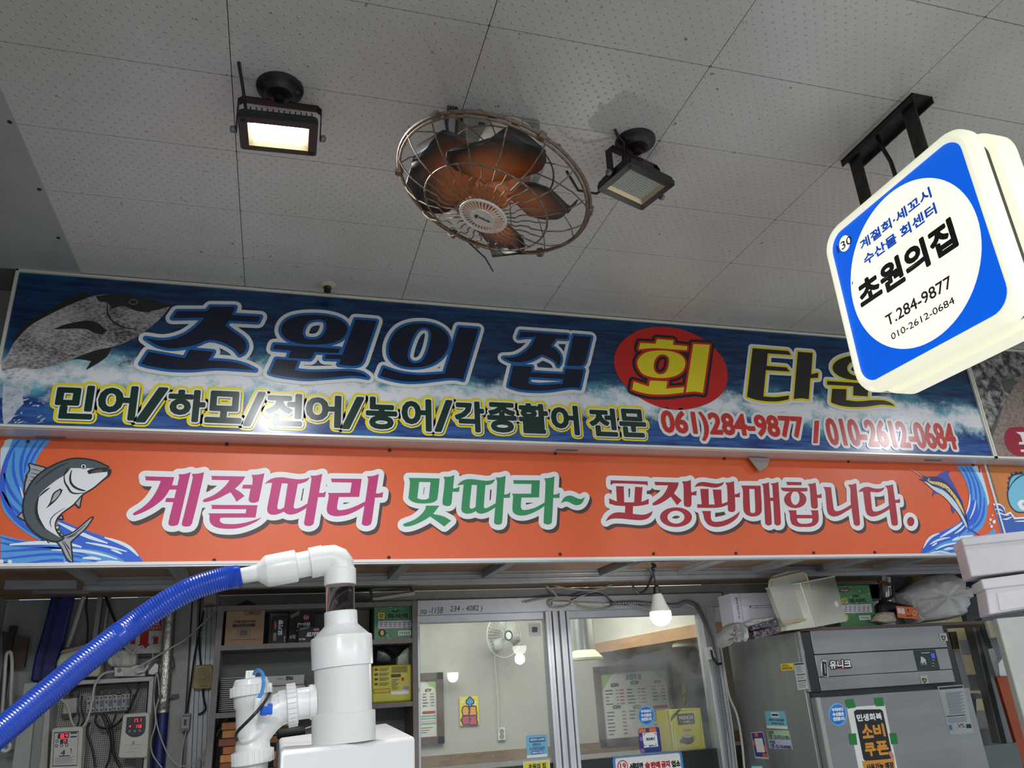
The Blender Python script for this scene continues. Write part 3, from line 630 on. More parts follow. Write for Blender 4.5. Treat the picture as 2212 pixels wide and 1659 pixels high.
for pts, w in (([(1130, 180), (1230, 330), (1270, 520), (1260, 700)], .012), ([(1190, 175), (1310, 380), (1340, 600), (1310, 800)], .010), ([(1240, 180), (1370, 400), (1400, 640), (1380, 860), (1280, 1000)], .011), ([(1440, 600), (1450, 820), (1360, 1000), (1200, 1090)], .012), ([(760, 1340), (1000, 1250), (1160, 1230)], .012), ([(900, 1370), (1050, 1320), (1160, 1320)], .010)): SL.stroke(mb, tp(pts, Bm), w, 3, 2)
for pts, w in (([(600, 1300), (650, 1200), (720, 1130), (820, 1100)], .011), ([(690, 1250), (800, 1180), (965, 1155)], .009), ([(720, 1275), (760, 1245), (790, 1230)], .008), ([(830, 1155), (960, 1080), (1100, 990), (1140, 945)], .012), ([(1030, 1105), (1120, 1050), (1180, 980)], .008), ([(1000, 1195), (1080, 1160), (1290, 1130)], .014), ([(770, 1325), (880, 1250), (1130, 1225)], .009), ([(880, 1325), (960, 1300), (1020, 1310)], .011), ([(690, 1372), (820, 1340), (970, 1372)], .008), ([(1320, 640), (1310, 760), (1240, 900)], .008), ([(1245, 560), (1240, 700), (1190, 830)], .010)): SL.stroke(mb, tp(pts, Bm), w, 3.5, 3)
for x, y, r in ((1525, 910, 17), (1518, 965, 9), (1540, 1005, 18), (1553, 850, 10), (1575, 940, 22)): SL.shape(mb, tp(ell(x, y, r, r * 1.2, 12), Bm), 3.5, 3, False)
obj('painted_wave', mb, [M_wl, M_wm, M_wd, M_ww, M_red], banner)
M_mb_ = mat('marlin_blue', (36, 44, 100), .45); M_ms = mat('marlin_sail', (62, 78, 178), .45); M_mw = mat('marlin_belly', (200, 222, 228), .45); M_my = mat('marlin_yellow', (236, 206, 110), .45)
mb = MB()
def mshape(q, k, mi): SL.shape(mb, tp(q, Bm), k, mi)
mshape([(1212, 1015), (1160, 1075), (1110, 1120), (1085, 1188), (1100, 1110), (1140, 1060), (1190, 1015)], 4, 1); mshape([(1212, 1015), (1300, 1068), (1395, 1135), (1290, 1090), (1215, 1050)], 4, 1)
mshape([(780, 318), (860, 258), (965, 232), (950, 300), (1000, 390), (1090, 560), (1152, 690), (1050, 560), (950, 440), (850, 360)], 4, 1)
mshape([(740, 505), (825, 545), (750, 560), (722, 608)], 4, 1); mshape([(985, 695), (1042, 760), (1018, 832), (990, 770)], 4, 1); mshape([(1120, 890), (1165, 980), (1130, 930)], 4, 1); mshape([(1195, 860), (1240, 940), (1205, 900)], 4, 1)
mshape([(378, 183), (500, 258), (640, 318), (780, 318), (880, 368), (985, 460), (1065, 560), (1130, 660), (1160, 760), (1205, 900), (1218, 1020), (1192, 1022), (1100, 850), (1000, 720), (880, 590), (740, 500), (650, 425), (600, 380), (530, 350), (610, 352), (560, 300), (470, 245)], 5, 0)
mshape([(600, 382), (660, 400), (720, 445), (860, 500), (960, 580), (1060, 700), (1130, 830), (1190, 960), (1205, 1020), (1188, 1018), (1098, 850), (995, 720), (880, 595), (740, 502), (655, 430)], 6, 2)
mshape([(640, 358), (720, 385), (820, 395), (920, 440), (1000, 530), (1080, 640), (1140, 760), (1170, 860), (1060, 680), (990, 575), (900, 490), (800, 440), (700, 410)], 6.6, 3)
mshape([(800, 458), (900, 480), (985, 515), (900, 492), (815, 490)], 7, 1); mshape([(380, 186), (500, 268), (600, 340), (560, 300)], 6.6, 2)
for t in range(9): SL.stroke(mb, tp([(760 + 36 * t, 392 + 3.2 * t * t), (748 + 34 * t, 440 + 3.4 * t * t)], Bm), .0022, 7, 0)
SL.shape(mb, tp(ell(672, 352, 11, 10, 10), Bm), 7.4, 2, False)
obj('painted_marlin', mb, [M_mb_, M_ms, M_mw, M_my], banner)
# lettering
M_mag = mat('letter_magenta', (192, 34, 116), .45); M_grn = mat('letter_green', (40, 142, 88), .45); M_crm = mat('letter_crimson', (172, 26, 42), .45); M_lw = mat('letter_white', (234, 236, 236), .45); M_lsh = mat('letter_brown_edge', (70, 50, 48), .45)
def lay3(mi): return [(.0205, 2, 2, (.0095, -.0125)), (.0205, 3, 1, (0, 0)), (0, 4, 0, (0, 0))]
C1 = (270, 1000, 300 / 2212); C2 = (550, 1000, 300 / 2212); C3 = (850, 1000, 440 / 2212); C4 = (1290, 1010, 360 / 2212); C5 = (1640, 1010, 360 / 2212)
gye = [[(318, 215), (785, 228), (770, 290), (750, 357), (710, 430), (640, 540), (560, 620), (420, 720), (250, 805), (150, 838), (125, 815), (150, 790), (280, 710), (400, 600), (490, 470), (540, 370), (572, 288), (328, 280), (330, 245)],
       [(750, 357), (850, 362), (832, 428), (700, 425)], [(660, 560), (800, 562), (780, 628), (640, 622)],
       [(848, 182), (950, 178), (1050, 150), (1030, 220), (862, 940), (845, 985), (790, 1003), (730, 1003), (700, 985), (692, 950), (770, 630), (862, 240), (860, 200)],
       [(1065, 178), (1160, 172), (1258, 150), (1245, 240), (1070, 960), (1040, 1005), (980, 1015), (925, 1005), (905, 975), (915, 930), (1080, 240)],
       [(1372, 208), (1915, 218), (1890, 265), (1830, 340), (1750, 415), (1830, 460), (1905, 528), (1775, 622), (1740, 550), (1680, 468), (1600, 510), (1480, 570), (1350, 612), (1260, 628), (1237, 605), (1260, 580), (1400, 520), (1530, 430), (1620, 340), (1665, 275), (1380, 272), (1384, 240)],
       [(1880, 350), (2028, 350), (2032, 240), (2012, 192), (2120, 188), (2222, 165), (2140, 570), (2125, 615), (2070, 635), (2010, 632), (1975, 610), (1970, 580), (1999, 412), (1865, 410)],
       [(1370, 670), (2112, 675), (2080, 870), (1530, 873), (1512, 895), (1520, 940), (1580, 970), (1750, 975), (1900, 955), (2050, 915), (2180, 865), (2100, 930), (1950, 1000), (1780, 1045), (1600, 1050), (1450, 1025), (1370, 970), (1345, 900), (1348, 840), (1328, 805), (1920, 805), (1935, 738), (1380, 735), (1385, 700)]]
ttara = [[(158, 342), (220, 280), (310, 242), (430, 230), (560, 248), (700, 263), (800, 255), (884, 230), (835, 290), (760, 322), (690, 335), (280, 320), (210, 322)],
         [(280, 315), (435, 318), (362, 690), (365, 730), (395, 742), (440, 728), (470, 708), (480, 770), (430, 795), (350, 822), (270, 825), (220, 800), (200, 750), (212, 660)],
         [(530, 320), (690, 330), (625, 670), (620, 710), (650, 732), (720, 715), (850, 642), (838, 705), (740, 770), (650, 812), (560, 825), (500, 805), (462, 765), (470, 705)],
         [(888, 205), (990, 200), (1078, 175), (1025, 480), (1090, 478), (1138, 455), (1120, 545), (1010, 548), (945, 940), (930, 980), (880, 1005), (830, 1003), (795, 985), (788, 950), (905, 265)],
         [(1212, 250), (1705, 256), (1665, 542), (1340, 545), (1312, 710), (1320, 745), (1360, 755), (1480, 735), (1620, 685), (1755, 618), (1755, 682), (1640, 755), (1480, 825), (1330, 850), (1230, 840), (1165, 800), (1148, 730), (1182, 520), (1165, 480), (1520, 478), (1548, 315), (1222, 308), (1225, 280)],
         [(1790, 215), (1880, 210), (1978, 180), (1930, 488), (1995, 485), (2048, 462), (2035, 550), (1918, 553), (1865, 935), (1845, 985), (1790, 1003), (1740, 998), (1705, 975), (1708, 940), (1810, 270)]]
mat2 = [([(165, 163), (500, 170), (475, 390), (450, 420), (390, 438), (280, 440), (200, 420), (160, 385), (178, 210)], [[(278, 208), (402, 210), (382, 385), (350, 398), (300, 398), (258, 385)]]),
        [(542, 152), (610, 150), (660, 132), (645, 280), (690, 272), (717, 255), (710, 315), (640, 315), (628, 440), (610, 465), (570, 468), (535, 455), (530, 425), (555, 195)],
        [(350, 465), (497, 465), (430, 555), (540, 580), (625, 628), (550, 692), (480, 640), (398, 582), (330, 625), (220, 675), (130, 693), (102, 680), (110, 662), (220, 620), (300, 560), (345, 500)],
        [(690, 245), (730, 205), (790, 180), (860, 178), (950, 190), (1030, 195), (1105, 178), (1070, 225), (1000, 242), (760, 237)],
        [(762, 232), (850, 235), (825, 470), (832, 495), (855, 498), (890, 480), (895, 522), (850, 545), (790, 552), (745, 535), (735, 500)],
        [(907, 236), (997, 240), (980, 470), (985, 492), (1010, 492), (1110, 438), (1106, 482), (1030, 530), (960, 552), (915, 545), (885, 515), (890, 480)],
        [(1105, 160), (1165, 158), (1217, 140), (1200, 345), (1240, 338), (1268, 318), (1260, 380), (1195, 380), (1178, 640), (1165, 665), (1130, 672), (1098, 660), (1090, 640), (1125, 210)],
        [(1298, 188), (1588, 190), (1580, 375), (1388, 378), (1382, 480), (1395, 510), (1440, 512), (1540, 485), (1645, 428), (1642, 463), (1550, 525), (1450, 565), (1370, 572), (1310, 550), (1290, 510), (1297, 360), (1283, 335), (1493, 335), (1498, 230), (1305, 228)],
        [(1635, 168), (1690, 165), (1747, 148), (1735, 345), (1775, 340), (1803, 322), (1800, 382), (1733, 382), (1718, 640), (1705, 662), (1670, 670), (1635, 660), (1628, 640), (1650, 215)],
        [(1815, 440), (1850, 380), (1890, 358), (1940, 360), (2000, 388), (2040, 392), (2078, 370), (2050, 430), (2010, 458), (1960, 455), (1900, 425), (1860, 420)]]
pojang = [[(175, 170), (670, 185), (668, 245), (640, 228), (220, 212), (175, 235)], [(248, 248), (350, 252), (357, 475), (260, 470)], [(500, 258), (600, 262), (583, 470), (488, 475)],
          [(155, 408), (260, 452), (360, 462), (490, 462), (590, 455), (682, 415), (680, 485), (590, 505), (475, 515), (370, 512), (250, 505), (158, 480)], [(370, 505), (473, 508), (470, 620), (365, 605)],
          [(108, 720), (150, 650), (220, 605), (300, 595), (470, 615), (600, 628), (680, 608), (738, 575), (710, 640), (650, 685), (560, 700), (430, 690), (300, 678), (200, 680), (140, 700)],
          [(755, 190), (1080, 200), (1065, 260), (1015, 345), (1120, 438), (1058, 502), (975, 388), (880, 455), (780, 500), (735, 503), (728, 480), (760, 455), (860, 380), (920, 290), (942, 238), (770, 235)],
          [(1122, 185), (1190, 182), (1240, 165), (1245, 330), (1290, 320), (1315, 305), (1315, 370), (1248, 370), (1248, 490), (1235, 518), (1200, 527), (1160, 515), (1148, 490), (1142, 230)],
          (ell(1043, 660, 212, 130), [ell(1043, 660, 113, 85)]),
          [(1288, 262), (1330, 210), (1400, 192), (1500, 205), (1600, 215), (1685, 190), (1650, 240), (1560, 268), (1450, 255), (1360, 248)],
          [(1365, 285), (1475, 285), (1480, 495), (1385, 495)], [(1530, 292), (1645, 295), (1652, 490), (1558, 495)], [(1325, 488), (1560, 492), (1652, 482), (1735, 453), (1732, 495), (1650, 525), (1550, 537), (1325, 535)],
          [(1698, 200), (1760, 198), (1812, 180), (1822, 355), (1868, 345), (1890, 325), (1890, 395), (1825, 395), (1830, 560), (1815, 585), (1780, 593), (1740, 580), (1732, 555), (1720, 250)],
          [(1385, 578), (1505, 578), (1508, 680), (1530, 715), (1580, 722), (1680, 705), (1800, 650), (1895, 580), (1860, 660), (1780, 730), (1680, 775), (1570, 790), (1480, 765), (1425, 700), (1405, 620)],
          ([(1908, 240), (2165, 242), (2182, 560), (2160, 620), (2100, 648), (2030, 648), (1970, 620), (1938, 560), (1930, 300)], [[(2015, 285), (2085, 287), (2095, 575), (2085, 600), (2060, 605), (2035, 598), (2028, 575)]])]
hamnida = [[(28, 215), (80, 212), (125, 195), (140, 400), (165, 735), (150, 762), (115, 770), (82, 755), (75, 735), (50, 260)], [(132, 402), (190, 402), (193, 445), (134, 445)], [(150, 210), (200, 208), (250, 190), (285, 735), (270, 762), (235, 770), (205, 755), (197, 735), (172, 255)],
           [(355, 190), (558, 195), (560, 235), (370, 235)], [(280, 268), (638, 272), (635, 315), (590, 320), (345, 318), (300, 305)], (ell(475, 425, 148, 115), [ell(475, 405, 58, 92)]),
           [(640, 218), (700, 215), (745, 200), (765, 365), (805, 358), (822, 342), (825, 405), (768, 405), (775, 510), (765, 540), (730, 548), (695, 535), (685, 510), (665, 260)],
           ([(380, 568), (490, 568), (492, 628), (700, 630), (690, 590), (675, 568), (778, 568), (787, 690), (760, 750), (690, 785), (600, 790), (500, 785), (430, 755), (408, 690), (402, 610)], [[(497, 675), (702, 675), (700, 715), (670, 740), (600, 747), (540, 742), (505, 715)]]),
           [(848, 258), (950, 262), (985, 540), (1000, 575), (1040, 580), (1120, 550), (1230, 483), (1228, 530), (1140, 590), (1050, 640), (970, 650), (915, 620), (895, 560), (872, 310)],
           [(1175, 230), (1235, 225), (1283, 208), (1335, 735), (1325, 765), (1290, 775), (1258, 760), (1250, 735), (1210, 450), (1205, 280)],
           [(1315, 325), (1340, 290), (1390, 262), (1450, 258), (1530, 278), (1600, 280), (1665, 262), (1630, 310), (1570, 330), (1500, 325), (1390, 318)],
           [(1375, 312), (1470, 315), (1495, 545), (1510, 580), (1550, 585), (1630, 560), (1730, 498), (1728, 545), (1640, 605), (1550, 645), (1480, 650), (1430, 625), (1408, 570)],
           [(1665, 240), (1725, 238), (1770, 222), (1800, 430), (1845, 425), (1862, 408), (1868, 470), (1805, 470), (1838, 735), (1828, 765), (1790, 775), (1758, 762), (1750, 735), (1715, 480), (1698, 290)],
           ell(2007, 718, 48, 62)]
for nm, m0, sets in (('magenta_lettering', M_mag, ((gye, C1), (ttara, C2))), ('green_lettering', M_grn, ((mat2, C3),)), ('crimson_lettering', M_crm, ((pojang, C4), (hamnida, C5)))):
    mb = MB(); polys = []
    for pcs, tr in sets:
        vs, fs = traced(SL, pcs, tr); polys += [[vs[i] for i in f] for f in fs]
    SL.layers(mb, *union(polys), lay3(0)); obj(nm, mb, [m0, M_lw, M_lsh], banner)
# neighbour's orange board
nb2 = thing('banner_sign', 'ochre sign board of the next stall with blue fish, cut off at picture edge', 'sign', (4.2, YL + .02, ZB2))
X3 = XR2 + .020
mb = MB(); mb.box((X3, YL + .002, ZB2), (5.4, YL + .02, ZT2)); obj('board', mb, mat('sign_ochre', (206, 128, 66), .5, dirt=.2), nb2)
mb = MB(); mb.box((X3 - .012, YL + .004, ZB2), (X3, YL + .02, ZT2)); mb.box((X3, YL - .004, ZT2 - .012), (5.4, YL + .02, ZT2 - .004)); obj('dark_edge', mb, [M_alud], nb2)
mb = MB()
vs, fs = traced(SL, [[(1990, 800), (1880, 790), (1800, 700), (1770, 560), (1790, 480), (1860, 380), (1990, 300), (2400, 250), (2600, 600), (2400, 820)]], Bm); SL.layers(mb, vs, fs, [(.006, 2, 1, (0, 0)), (0, 3, 0, (0, 0))])
mshape2 = [(1770, 500), (1755, 460), (1775, 440), (1757, 395), (1790, 380), (1765, 330), (1810, 310), (1810, 260), (1850, 285), (1880, 240), (1910, 268), (1950, 240), (1990, 285), (2100, 250), (2050, 310), (1900, 350), (1820, 420)]
SL.shape(mb, tp(mshape2, Bm), 1.5, 1, False); SL.shape(mb, tp([(1780, 470), (1790, 400), (1820, 330), (1870, 300), (1980, 285), (1900, 320), (1830, 390)], Bm), 2.6, 0)
SL.shape(mb, tp([(1990, 640), (1930, 640), (1895, 690), (1930, 760), (2000, 790), (2100, 780), (2000, 740), (1950, 700), (1990, 660)], Bm), 4, 2)
SL.shape(mb, tp([(1560, 690), (1650, 690), (1720, 750), (1730, 830), (1800, 800), (1860, 880), (2050, 870), (2400, 860), (2400, 1110), (1680, 1110)], Bm), 4, 2)
SL.shape(mb, tp([(1572, 715), (1650, 712), (1705, 760), (1735, 850), (1800, 830), (1850, 905), (2050, 895), (2400, 885), (2400, 1108), (1682, 1108)], Bm), 4.6, 3)
for pts in ([(1580, 770), (1650, 760), (1700, 800)], [(1610, 830), (1660, 810), (1700, 850), (1780, 850)], [(1690, 905), (1750, 910), (1820, 870)], [(1860, 935), (2000, 930), (2200, 920)]): SL.stroke(mb, tp(pts, Bm), .007, 5, 2)
obj('painted_fish', mb, [mat('fish_sky', (120, 190, 216), .5), mat('fish_ink', (44, 60, 78), .5), M_lw, mat('sea_blue', (56, 96, 176), .5)], nb2)
# scrap of grey tape hanging between the two sign bands
mb = MB(); a, b, c, d = (P(x, y, YL - .02) for x, y in ((1616, 989), (1662, 991), (1657, 1009), (1640, 1020)))
mb.prism([a, b, c, d], (0, -.004, .002)); tag(obj('tape_scrap', mb, mat('grey_tape', (150, 142, 132), .5)), 'torn scrap of grey tape hanging over the orange sign edge', 'tape')
# ================================================================== CEILING FIXTURES
def roundbox(mb, c, u, v, n, w, h, t, r, mi=0, seg=6):     # rounded slab: face w x h, thickness t back along -n
    pts, _ = rr(-w / 2, -h / 2, w / 2, h / 2, r, seg); c = V(c)
    mb.prism([c + u * p[0] + v * p[1] for p in pts], -n * t, mi)
def floodlight(label, c, u, v, n, w, h, base, lit, cable):
    c, u, v, n = V(c), V(u).normalized(), V(v), V(n).normalized(); v = (v - n * v.dot(n) - u * v.dot(u)).normalized()
    t = thing('floodlight', label, 'floodlight', (base[0], base[1], ZC), 'floodlights under the ceiling')
    body = mat('flood_black', (24, 25, 27), .35)
    a, b = w * .385, h * .345
    mb = MB(); roundbox(mb, c - n * .012, u, v, n, w, h, .010, .016)
    for cu, cv, hu, hv in ((0, (h / 2 + b) / 2, w / 2 - .004, (h / 2 - b) / 2), (0, -(h / 2 + b) / 2, w / 2 - .004, (h / 2 - b) / 2), ((w / 2 + a) / 2, 0, (w / 2 - a) / 2, h / 2 - .004), (-(w / 2 + a) / 2, 0, (w / 2 - a) / 2, h / 2 - .004)):
        mb.obox(c + u * cu + v * cv - n * .006, u * hu, v * hv, n * .0075)
    for k in range(13): mb.obox(c - n * .030 + u * (w * .42 * (k - 6) / 6), u * .0016, v * (h * .40), n * .010)
    obj('housing', mb, body, t, bev=.0015)
    mb = MB(); d = c + n * .0012
    o = [d + u * sx * a + v * sy * b for sx, sy in ((-1, -1), (1, -1), (1, 1), (-1, 1))]; i = [d - n * .011 + u * sx * a * .86 + v * sy * b * .84 for sx, sy in ((-1, -1), (1, -1), (1, 1), (-1, 1))]
    mb.add(o + i, [(k, (k + 1) % 4, 4 + (k + 1) % 4, 4 + k) for k in range(4)]); obj('reflector', mb, mat('flood_reflector', (206, 190, 150), .25, .6), t, smooth=False)
    mb = MB(); mb.add([p + n * .0005 for p in i], [(0, 1, 2, 3)])
    plate = obj('led_panel', mb, mat('led_plate_lit', (255, 255, 255), emit=26.0) if lit else mat('led_plate', (150, 158, 152), .45), t, smooth=False)
    if not lit:
        mb = MB()
        for kx in range(13):
            for ky in range(9): q = c - n * .0085 + u * (a * .78 * (kx - 6) / 6) + v * (b * .74 * (ky - 4) / 4); mb.obox(q, u * .0018, v * .0018, n * .0008)
        obj('led_chips', mb, mat('led_chip', (196, 204, 190), .3), plate, smooth=False)
    top = V((c[0], c[1] - .004, ZC - .028)); uh = V((u[0], u[1], 0)).normalized(); wid = .024
    e = [c + u * (w / 2 + .007) - n * .008, c - u * (w / 2 + .007) - n * .008]; y_ = V((-uh[1], uh[0], 0)) * wid / 2
    mb = MB(); L0 = [e[0], top + uh * (w / 2 + .007) - ZU * .010, top + uh * (w / 2 - .004), top - uh * (w / 2 - .004), top - uh * (w / 2 + .007) - ZU * .010, e[1]]
    for p, q in zip(L0[:-1], L0[1:]): d = (q - p); mb.obox((p + q) / 2, d / 2 * 1.03, y_, d.cross(y_).normalized() * .0015)
    obj('bracket', mb, body, t)
    for s, p in ((1, e[0]), (-1, e[1])): obj('side_knob', MB().lathe([(.004, 0), (.009, .003), (.009, .012), (.005, .015)], p, u * s, n=12), mat('knob_grey', (120, 122, 122), .4, .4), t)
    mb = MB(); b0 = V((base[0], base[1], ZC)); mb.lathe([(.060, -.001), (.058, -.008), (.050, -.012), (.040, -.016), (.034, -.026), (.020, -.031)], b0, n=36); mb.lathe([(.011, -.027), (.013, -.034), (.013, -.045), (.008, -.047)], b0, n=16)
    obj('base', mb, body, t)
    obj('cable', MB().tube(cable, .0042, 8), M_cab, t)
    return t
FL_L = floodlight('lit black floodlight glowing white on the grey ceiling', (-.058, 1.700, 3.004), (.9996, -.0145, .025), (-.0115, -.9933, -.115), (.026, .115, -.993), .192, .150, (-.0615, 1.668), True,
                  [(-.16, 1.60, ZC - .002), (-.158, 1.60, ZC - .012), (-.150, 1.655, ZC - .03), (-.138, 1.70, 3.05), (-.132, 1.72, 3.03)])
FL_R = floodlight('unlit black floodlight on the ceiling between fan and hanging light sign', (.948, 1.712, 3.004), (.9425, .3318, -.04), (.334, -.941, .059), (-.0178, -.0685, -.9975), .184, .143, (.941, 1.668), False,
                  [(.86, 1.63, ZC - .002), (.875, 1.645, ZC - .012), (.90, 1.66, ZC - .018), (.92, 1.74, 3.05), (.86, 1.80, 3.03), (.80, 1.795, 3.03), (.745, 1.74, 3.05)])
# ---- orbit fan
FC, FN, FR = V((.4595, 1.5411, 2.8051)), V((-.3336, .0123, -.9426)), .2453
F1 = (V((1, 0, 0)) - FN * FN[0]).normalized(); F2 = FN.cross(F1)
def fp(r, a, t): return FC + (F1 * math.cos(a) + F2 * math.sin(a)) * r + FN * t
fan = thing('ceiling_fan', 'rusty caged ceiling fan with dirty orange blades between the floodlights', 'fan', (.527, 1.70, ZC))
M_rust = mat('rusty_wire', (128, 112, 96), .6, .4, dirt=.9, dscale=70, dcol=(74, 46, 30)); M_fgrey = mat('fan_grey', (136, 138, 130), .5, dirt=.5, dscale=14)
mb = MB(); mb.box((.417, 1.645, ZC - .052), (.638, 1.80, ZC)); mb.box((.422, 1.640, ZC - .012), (.633, 1.646, ZC)); base = obj('ceiling_box', mb, M_fgrey, fan, bev=.006)
for x, z in ((.45, .020), (.49, .012), (.55, .012), (.60, .030), (.46, .042)): obj('knockout_hole', MB().box((x, 1.6395, ZC - z - .005), (x + .016, 1.6455, ZC - z + .003)), M_dark, base)
for sx in (.425, .630):
    s = -1 if sx < .5 else 1; mb = MB()
    mb.bar((sx, 1.70, ZC - .05), fp(.092, 0 if s > 0 else math.pi, -.115), .022, .004, (0, 1, 0))
    mb.bar(fp(.092, 0 if s > 0 else math.pi, -.118), fp(.088, 0 if s > 0 else math.pi, -.055), .022, .004, (0, 1, 0))
    obj('yoke_arm', mb, M_fgrey, fan)
mb = MB(); mb.lathe([(.030, -.19), (.062, -.185), (.074, -.165), (.078, -.11), (.083, -.075), (.080, -.062), (.052, -.055)], FC, FN, 36); motor = obj('motor', mb, mat('fan_motor_cream', (196, 192, 176), .45, dirt=.4, dscale=9), fan)
mb = MB()
for k in range(11): a = .0 + .07 * k; mb.bar(fp(.0835, a - 1.2, -.086), fp(.0795, a - 1.2, -.122), .0025, .003, FN)
obj('vent_slots', mb, M_dark, motor)
def blade_mat():
    m = mat('fan_blade', (190, 106, 56), .45); nt = m.node_tree; N = nt.nodes.new; L = nt.links.new
    tc = N('ShaderNodeTexCoord'); a = N('ShaderNodeAttribute'); a.attribute_name = 'grime'
    n = N('ShaderNodeTexNoise'); n.inputs['Scale'].default_value = 16; n.inputs['Detail'].default_value = 7; L(tc.outputs['Object'], n.inputs[0])
    s = N('ShaderNodeMath'); s.operation = 'MULTIPLY_ADD'; L(n.outputs[0], s.inputs[0]); s.inputs[1].default_value = .35; L(a.outputs['Fac'], s.inputs[2])
    r = N('ShaderNodeValToRGB'); e = r.color_ramp.elements; e[0].position, e[0].color = .45, lin((186, 104, 54)) + (1,); e[1].position, e[1].color = 1.05, lin((34, 30, 28)) + (1,)
    k = e.new(.75); k.color = lin((118, 68, 42)) + (1,)
    L(s.outputs[0], r.inputs[0]); L(r.outputs[0], nt.nodes['Principled BSDF'].inputs['Base Color']); return m
for a0 in (178, 95, 15, -84):
    a0 = math.radians(a0); nr, na = 9, 11; top = []; gr = []
    for i in range(nr):
        s = i / (nr - 1); r = .040 + .167 * s
        half = (.24 + .66 * math.sin(math.pi * min(1, .08 + s * .80)) ** 1.0) * (1 - .0 * s) * (1.0 if s < .86 else math.sqrt(max(.02, 1 - ((s - .86) / .145) ** 2)))
        for j in range(na):
            q = 2 * j / (na - 1) - 1; a = a0 + q * half * .92 + .12 * s
            top.append(fp(r, a, .012 + q * r * .30 * (1 - .3 * s))); gr.append(max(0, s - .22) * 1.25 + (.45 if q > .4 else .18) * abs(q) ** 3)
    fs = [(i * na + j, i * na + j + 1, (i + 1) * na + j + 1, (i + 1) * na + j) for i in range(nr - 1) for j in range(na - 1)]
    mb = MB(); mb.add(top, fs); b = obj('blade', mb, blade_mat(), fan)
    at = b.data.attributes.new('grime', 'FLOAT', 'POINT'); at.data.foreach_set('value', gr)
    sm = b.modifiers.new('thickness', 'SOLIDIFY'); sm.thickness = .003
mb = MB(); mb.lathe([(.050, -.045), (.052, .0), (.050, .022), (.044, .030)], FC, FN, 36); obj('hub', mb, mat('fan_hub', (206, 122, 70), .4, dirt=.3, dscale=20), fan)
mb = MB(); N_ = 72
mb.tube([fp(FR, 2 * math.pi * k / N_, 0) for k in range(N_)], .0048, 8, closed=True); mb.tube([fp(FR - .006, 2 * math.pi * k / N_, .008) for k in range(N_)], .0035, 6, closed=True); obj('cage_rim', mb, M_rust, fan)
mb = MB(); mb.tube([fp(.155, 2 * math.pi * k / N_, .066) for k in range(N_)], .0026, 6, closed=True)
for k in range(16):
    a = 2 * math.pi * (k + .3) / 16
    mb.tube([fp(.058, a, .084), fp(.082, a, .084), fp(.092, a + .07, .082), fp(.112, a + .07, .078), fp(.120, a - .02, .074), fp(.155, a - .02, .067), fp(.195, a - .02, .050), fp(.225, a - .01, .026), fp(FR, a, .002)], .0019, 5)
for k in range(16):
    a = 2 * math.pi * (k + .8) / 16
    mb.tube([fp(.058, a, .084), fp(.085, a, .083), fp(.094, a + .06, .081), fp(.115, a + .06, .077), fp(.125, a, .073), fp(.155, a, .067)], .0017, 5)
cage = obj('front_grille', mb, M_rust, fan)
mb = MB(); mb.tube([fp(.135, 2 * math.pi * k / N_, -.075) for k in range(N_)], .0024, 6, closed=True)
for k in range(14):
    a = 2 * math.pi * (k + .5) / 14; mb.tube([fp(.084, a, -.085), fp(.135, a, -.075), fp(.19, a, -.055), fp(.228, a, -.028), fp(FR, a, 0)], .0017, 5)
obj('rear_grille', mb, M_rust, fan)
M_badge = mat('fan_badge', (214, 210, 200), .45, dirt=.35, dscale=40)
mb = MB(); mb.lathe([(.030, .0935), (.031, .090)], FC, FN, 36)
mb.tube([fp(.057, 2 * math.pi * k / 48, .086) for k in range(48)], .0042, 6, closed=True)
for k in range(34): a = 2 * math.pi * k / 34; mb.bar(fp(.030, a, .0905), fp(.056, a, .087), .0030, .002, FN)
badge = obj('grille_badge', mb, M_badge, fan)
bp = PL(fp(0, 0, .0940), F1, -F2) if FN.dot(F1.cross(-F2)) > 0 else PL(fp(0, 0, .0940), F1, F2)
mb = MB(); bp.text(mb, 'Windy', 0, 0, 0, 0, uv=(-.010, -.0045, .021, .0045), bold=.0006)
sw = smooth([V(p) for p in ((-.021, .001), (-.016, .007), (-.010, .005), (-.013, .000), (-.010, -.006), (-.017, -.007))]); bp.put(mb, *union([sw]), 1, 0)
obj('badge_lettering', mb, mat('badge_ink', (46, 50, 66), .5), badge)
for k in (0, 1, 2, 3, 4, 5):
    a = math.radians(18 + 60 * k); obj('rim_clip', MB().obox(fp(FR, a, .003), (F1 * math.cos(a) + F2 * math.sin(a)) * .008, (F2 * math.cos(a) - F1 * math.sin(a)) * .008, FN * .009), M_rust, fan)
c0 = V((.385, 1.64, ZC - .035)); mb = MB()
mb.tube([(.42, 1.66, ZC - .03), (.395, 1.63, ZC - .012), (.372, 1.62, ZC - .02), (.372, 1.65, ZC - .06), (.385, 1.68, ZC - .085), (.402, 1.67, ZC - .07), (.400, 1.64, ZC - .03), (.385, 1.625, ZC - .015), (.365, 1.635, ZC - .035), (.38, 1.67, ZC - .08)], .0045, 8)
obj('cable_loop', mb, M_dark, fan)
a = math.radians(-72); mb = MB(); mb.tube([fp(FR, a - .35, .004), fp(FR + .01, a - .1, .03), fp(FR + .02, a + .02, .06)], .0022, 6); obj('tie_tail', mb, M_cab, fan)
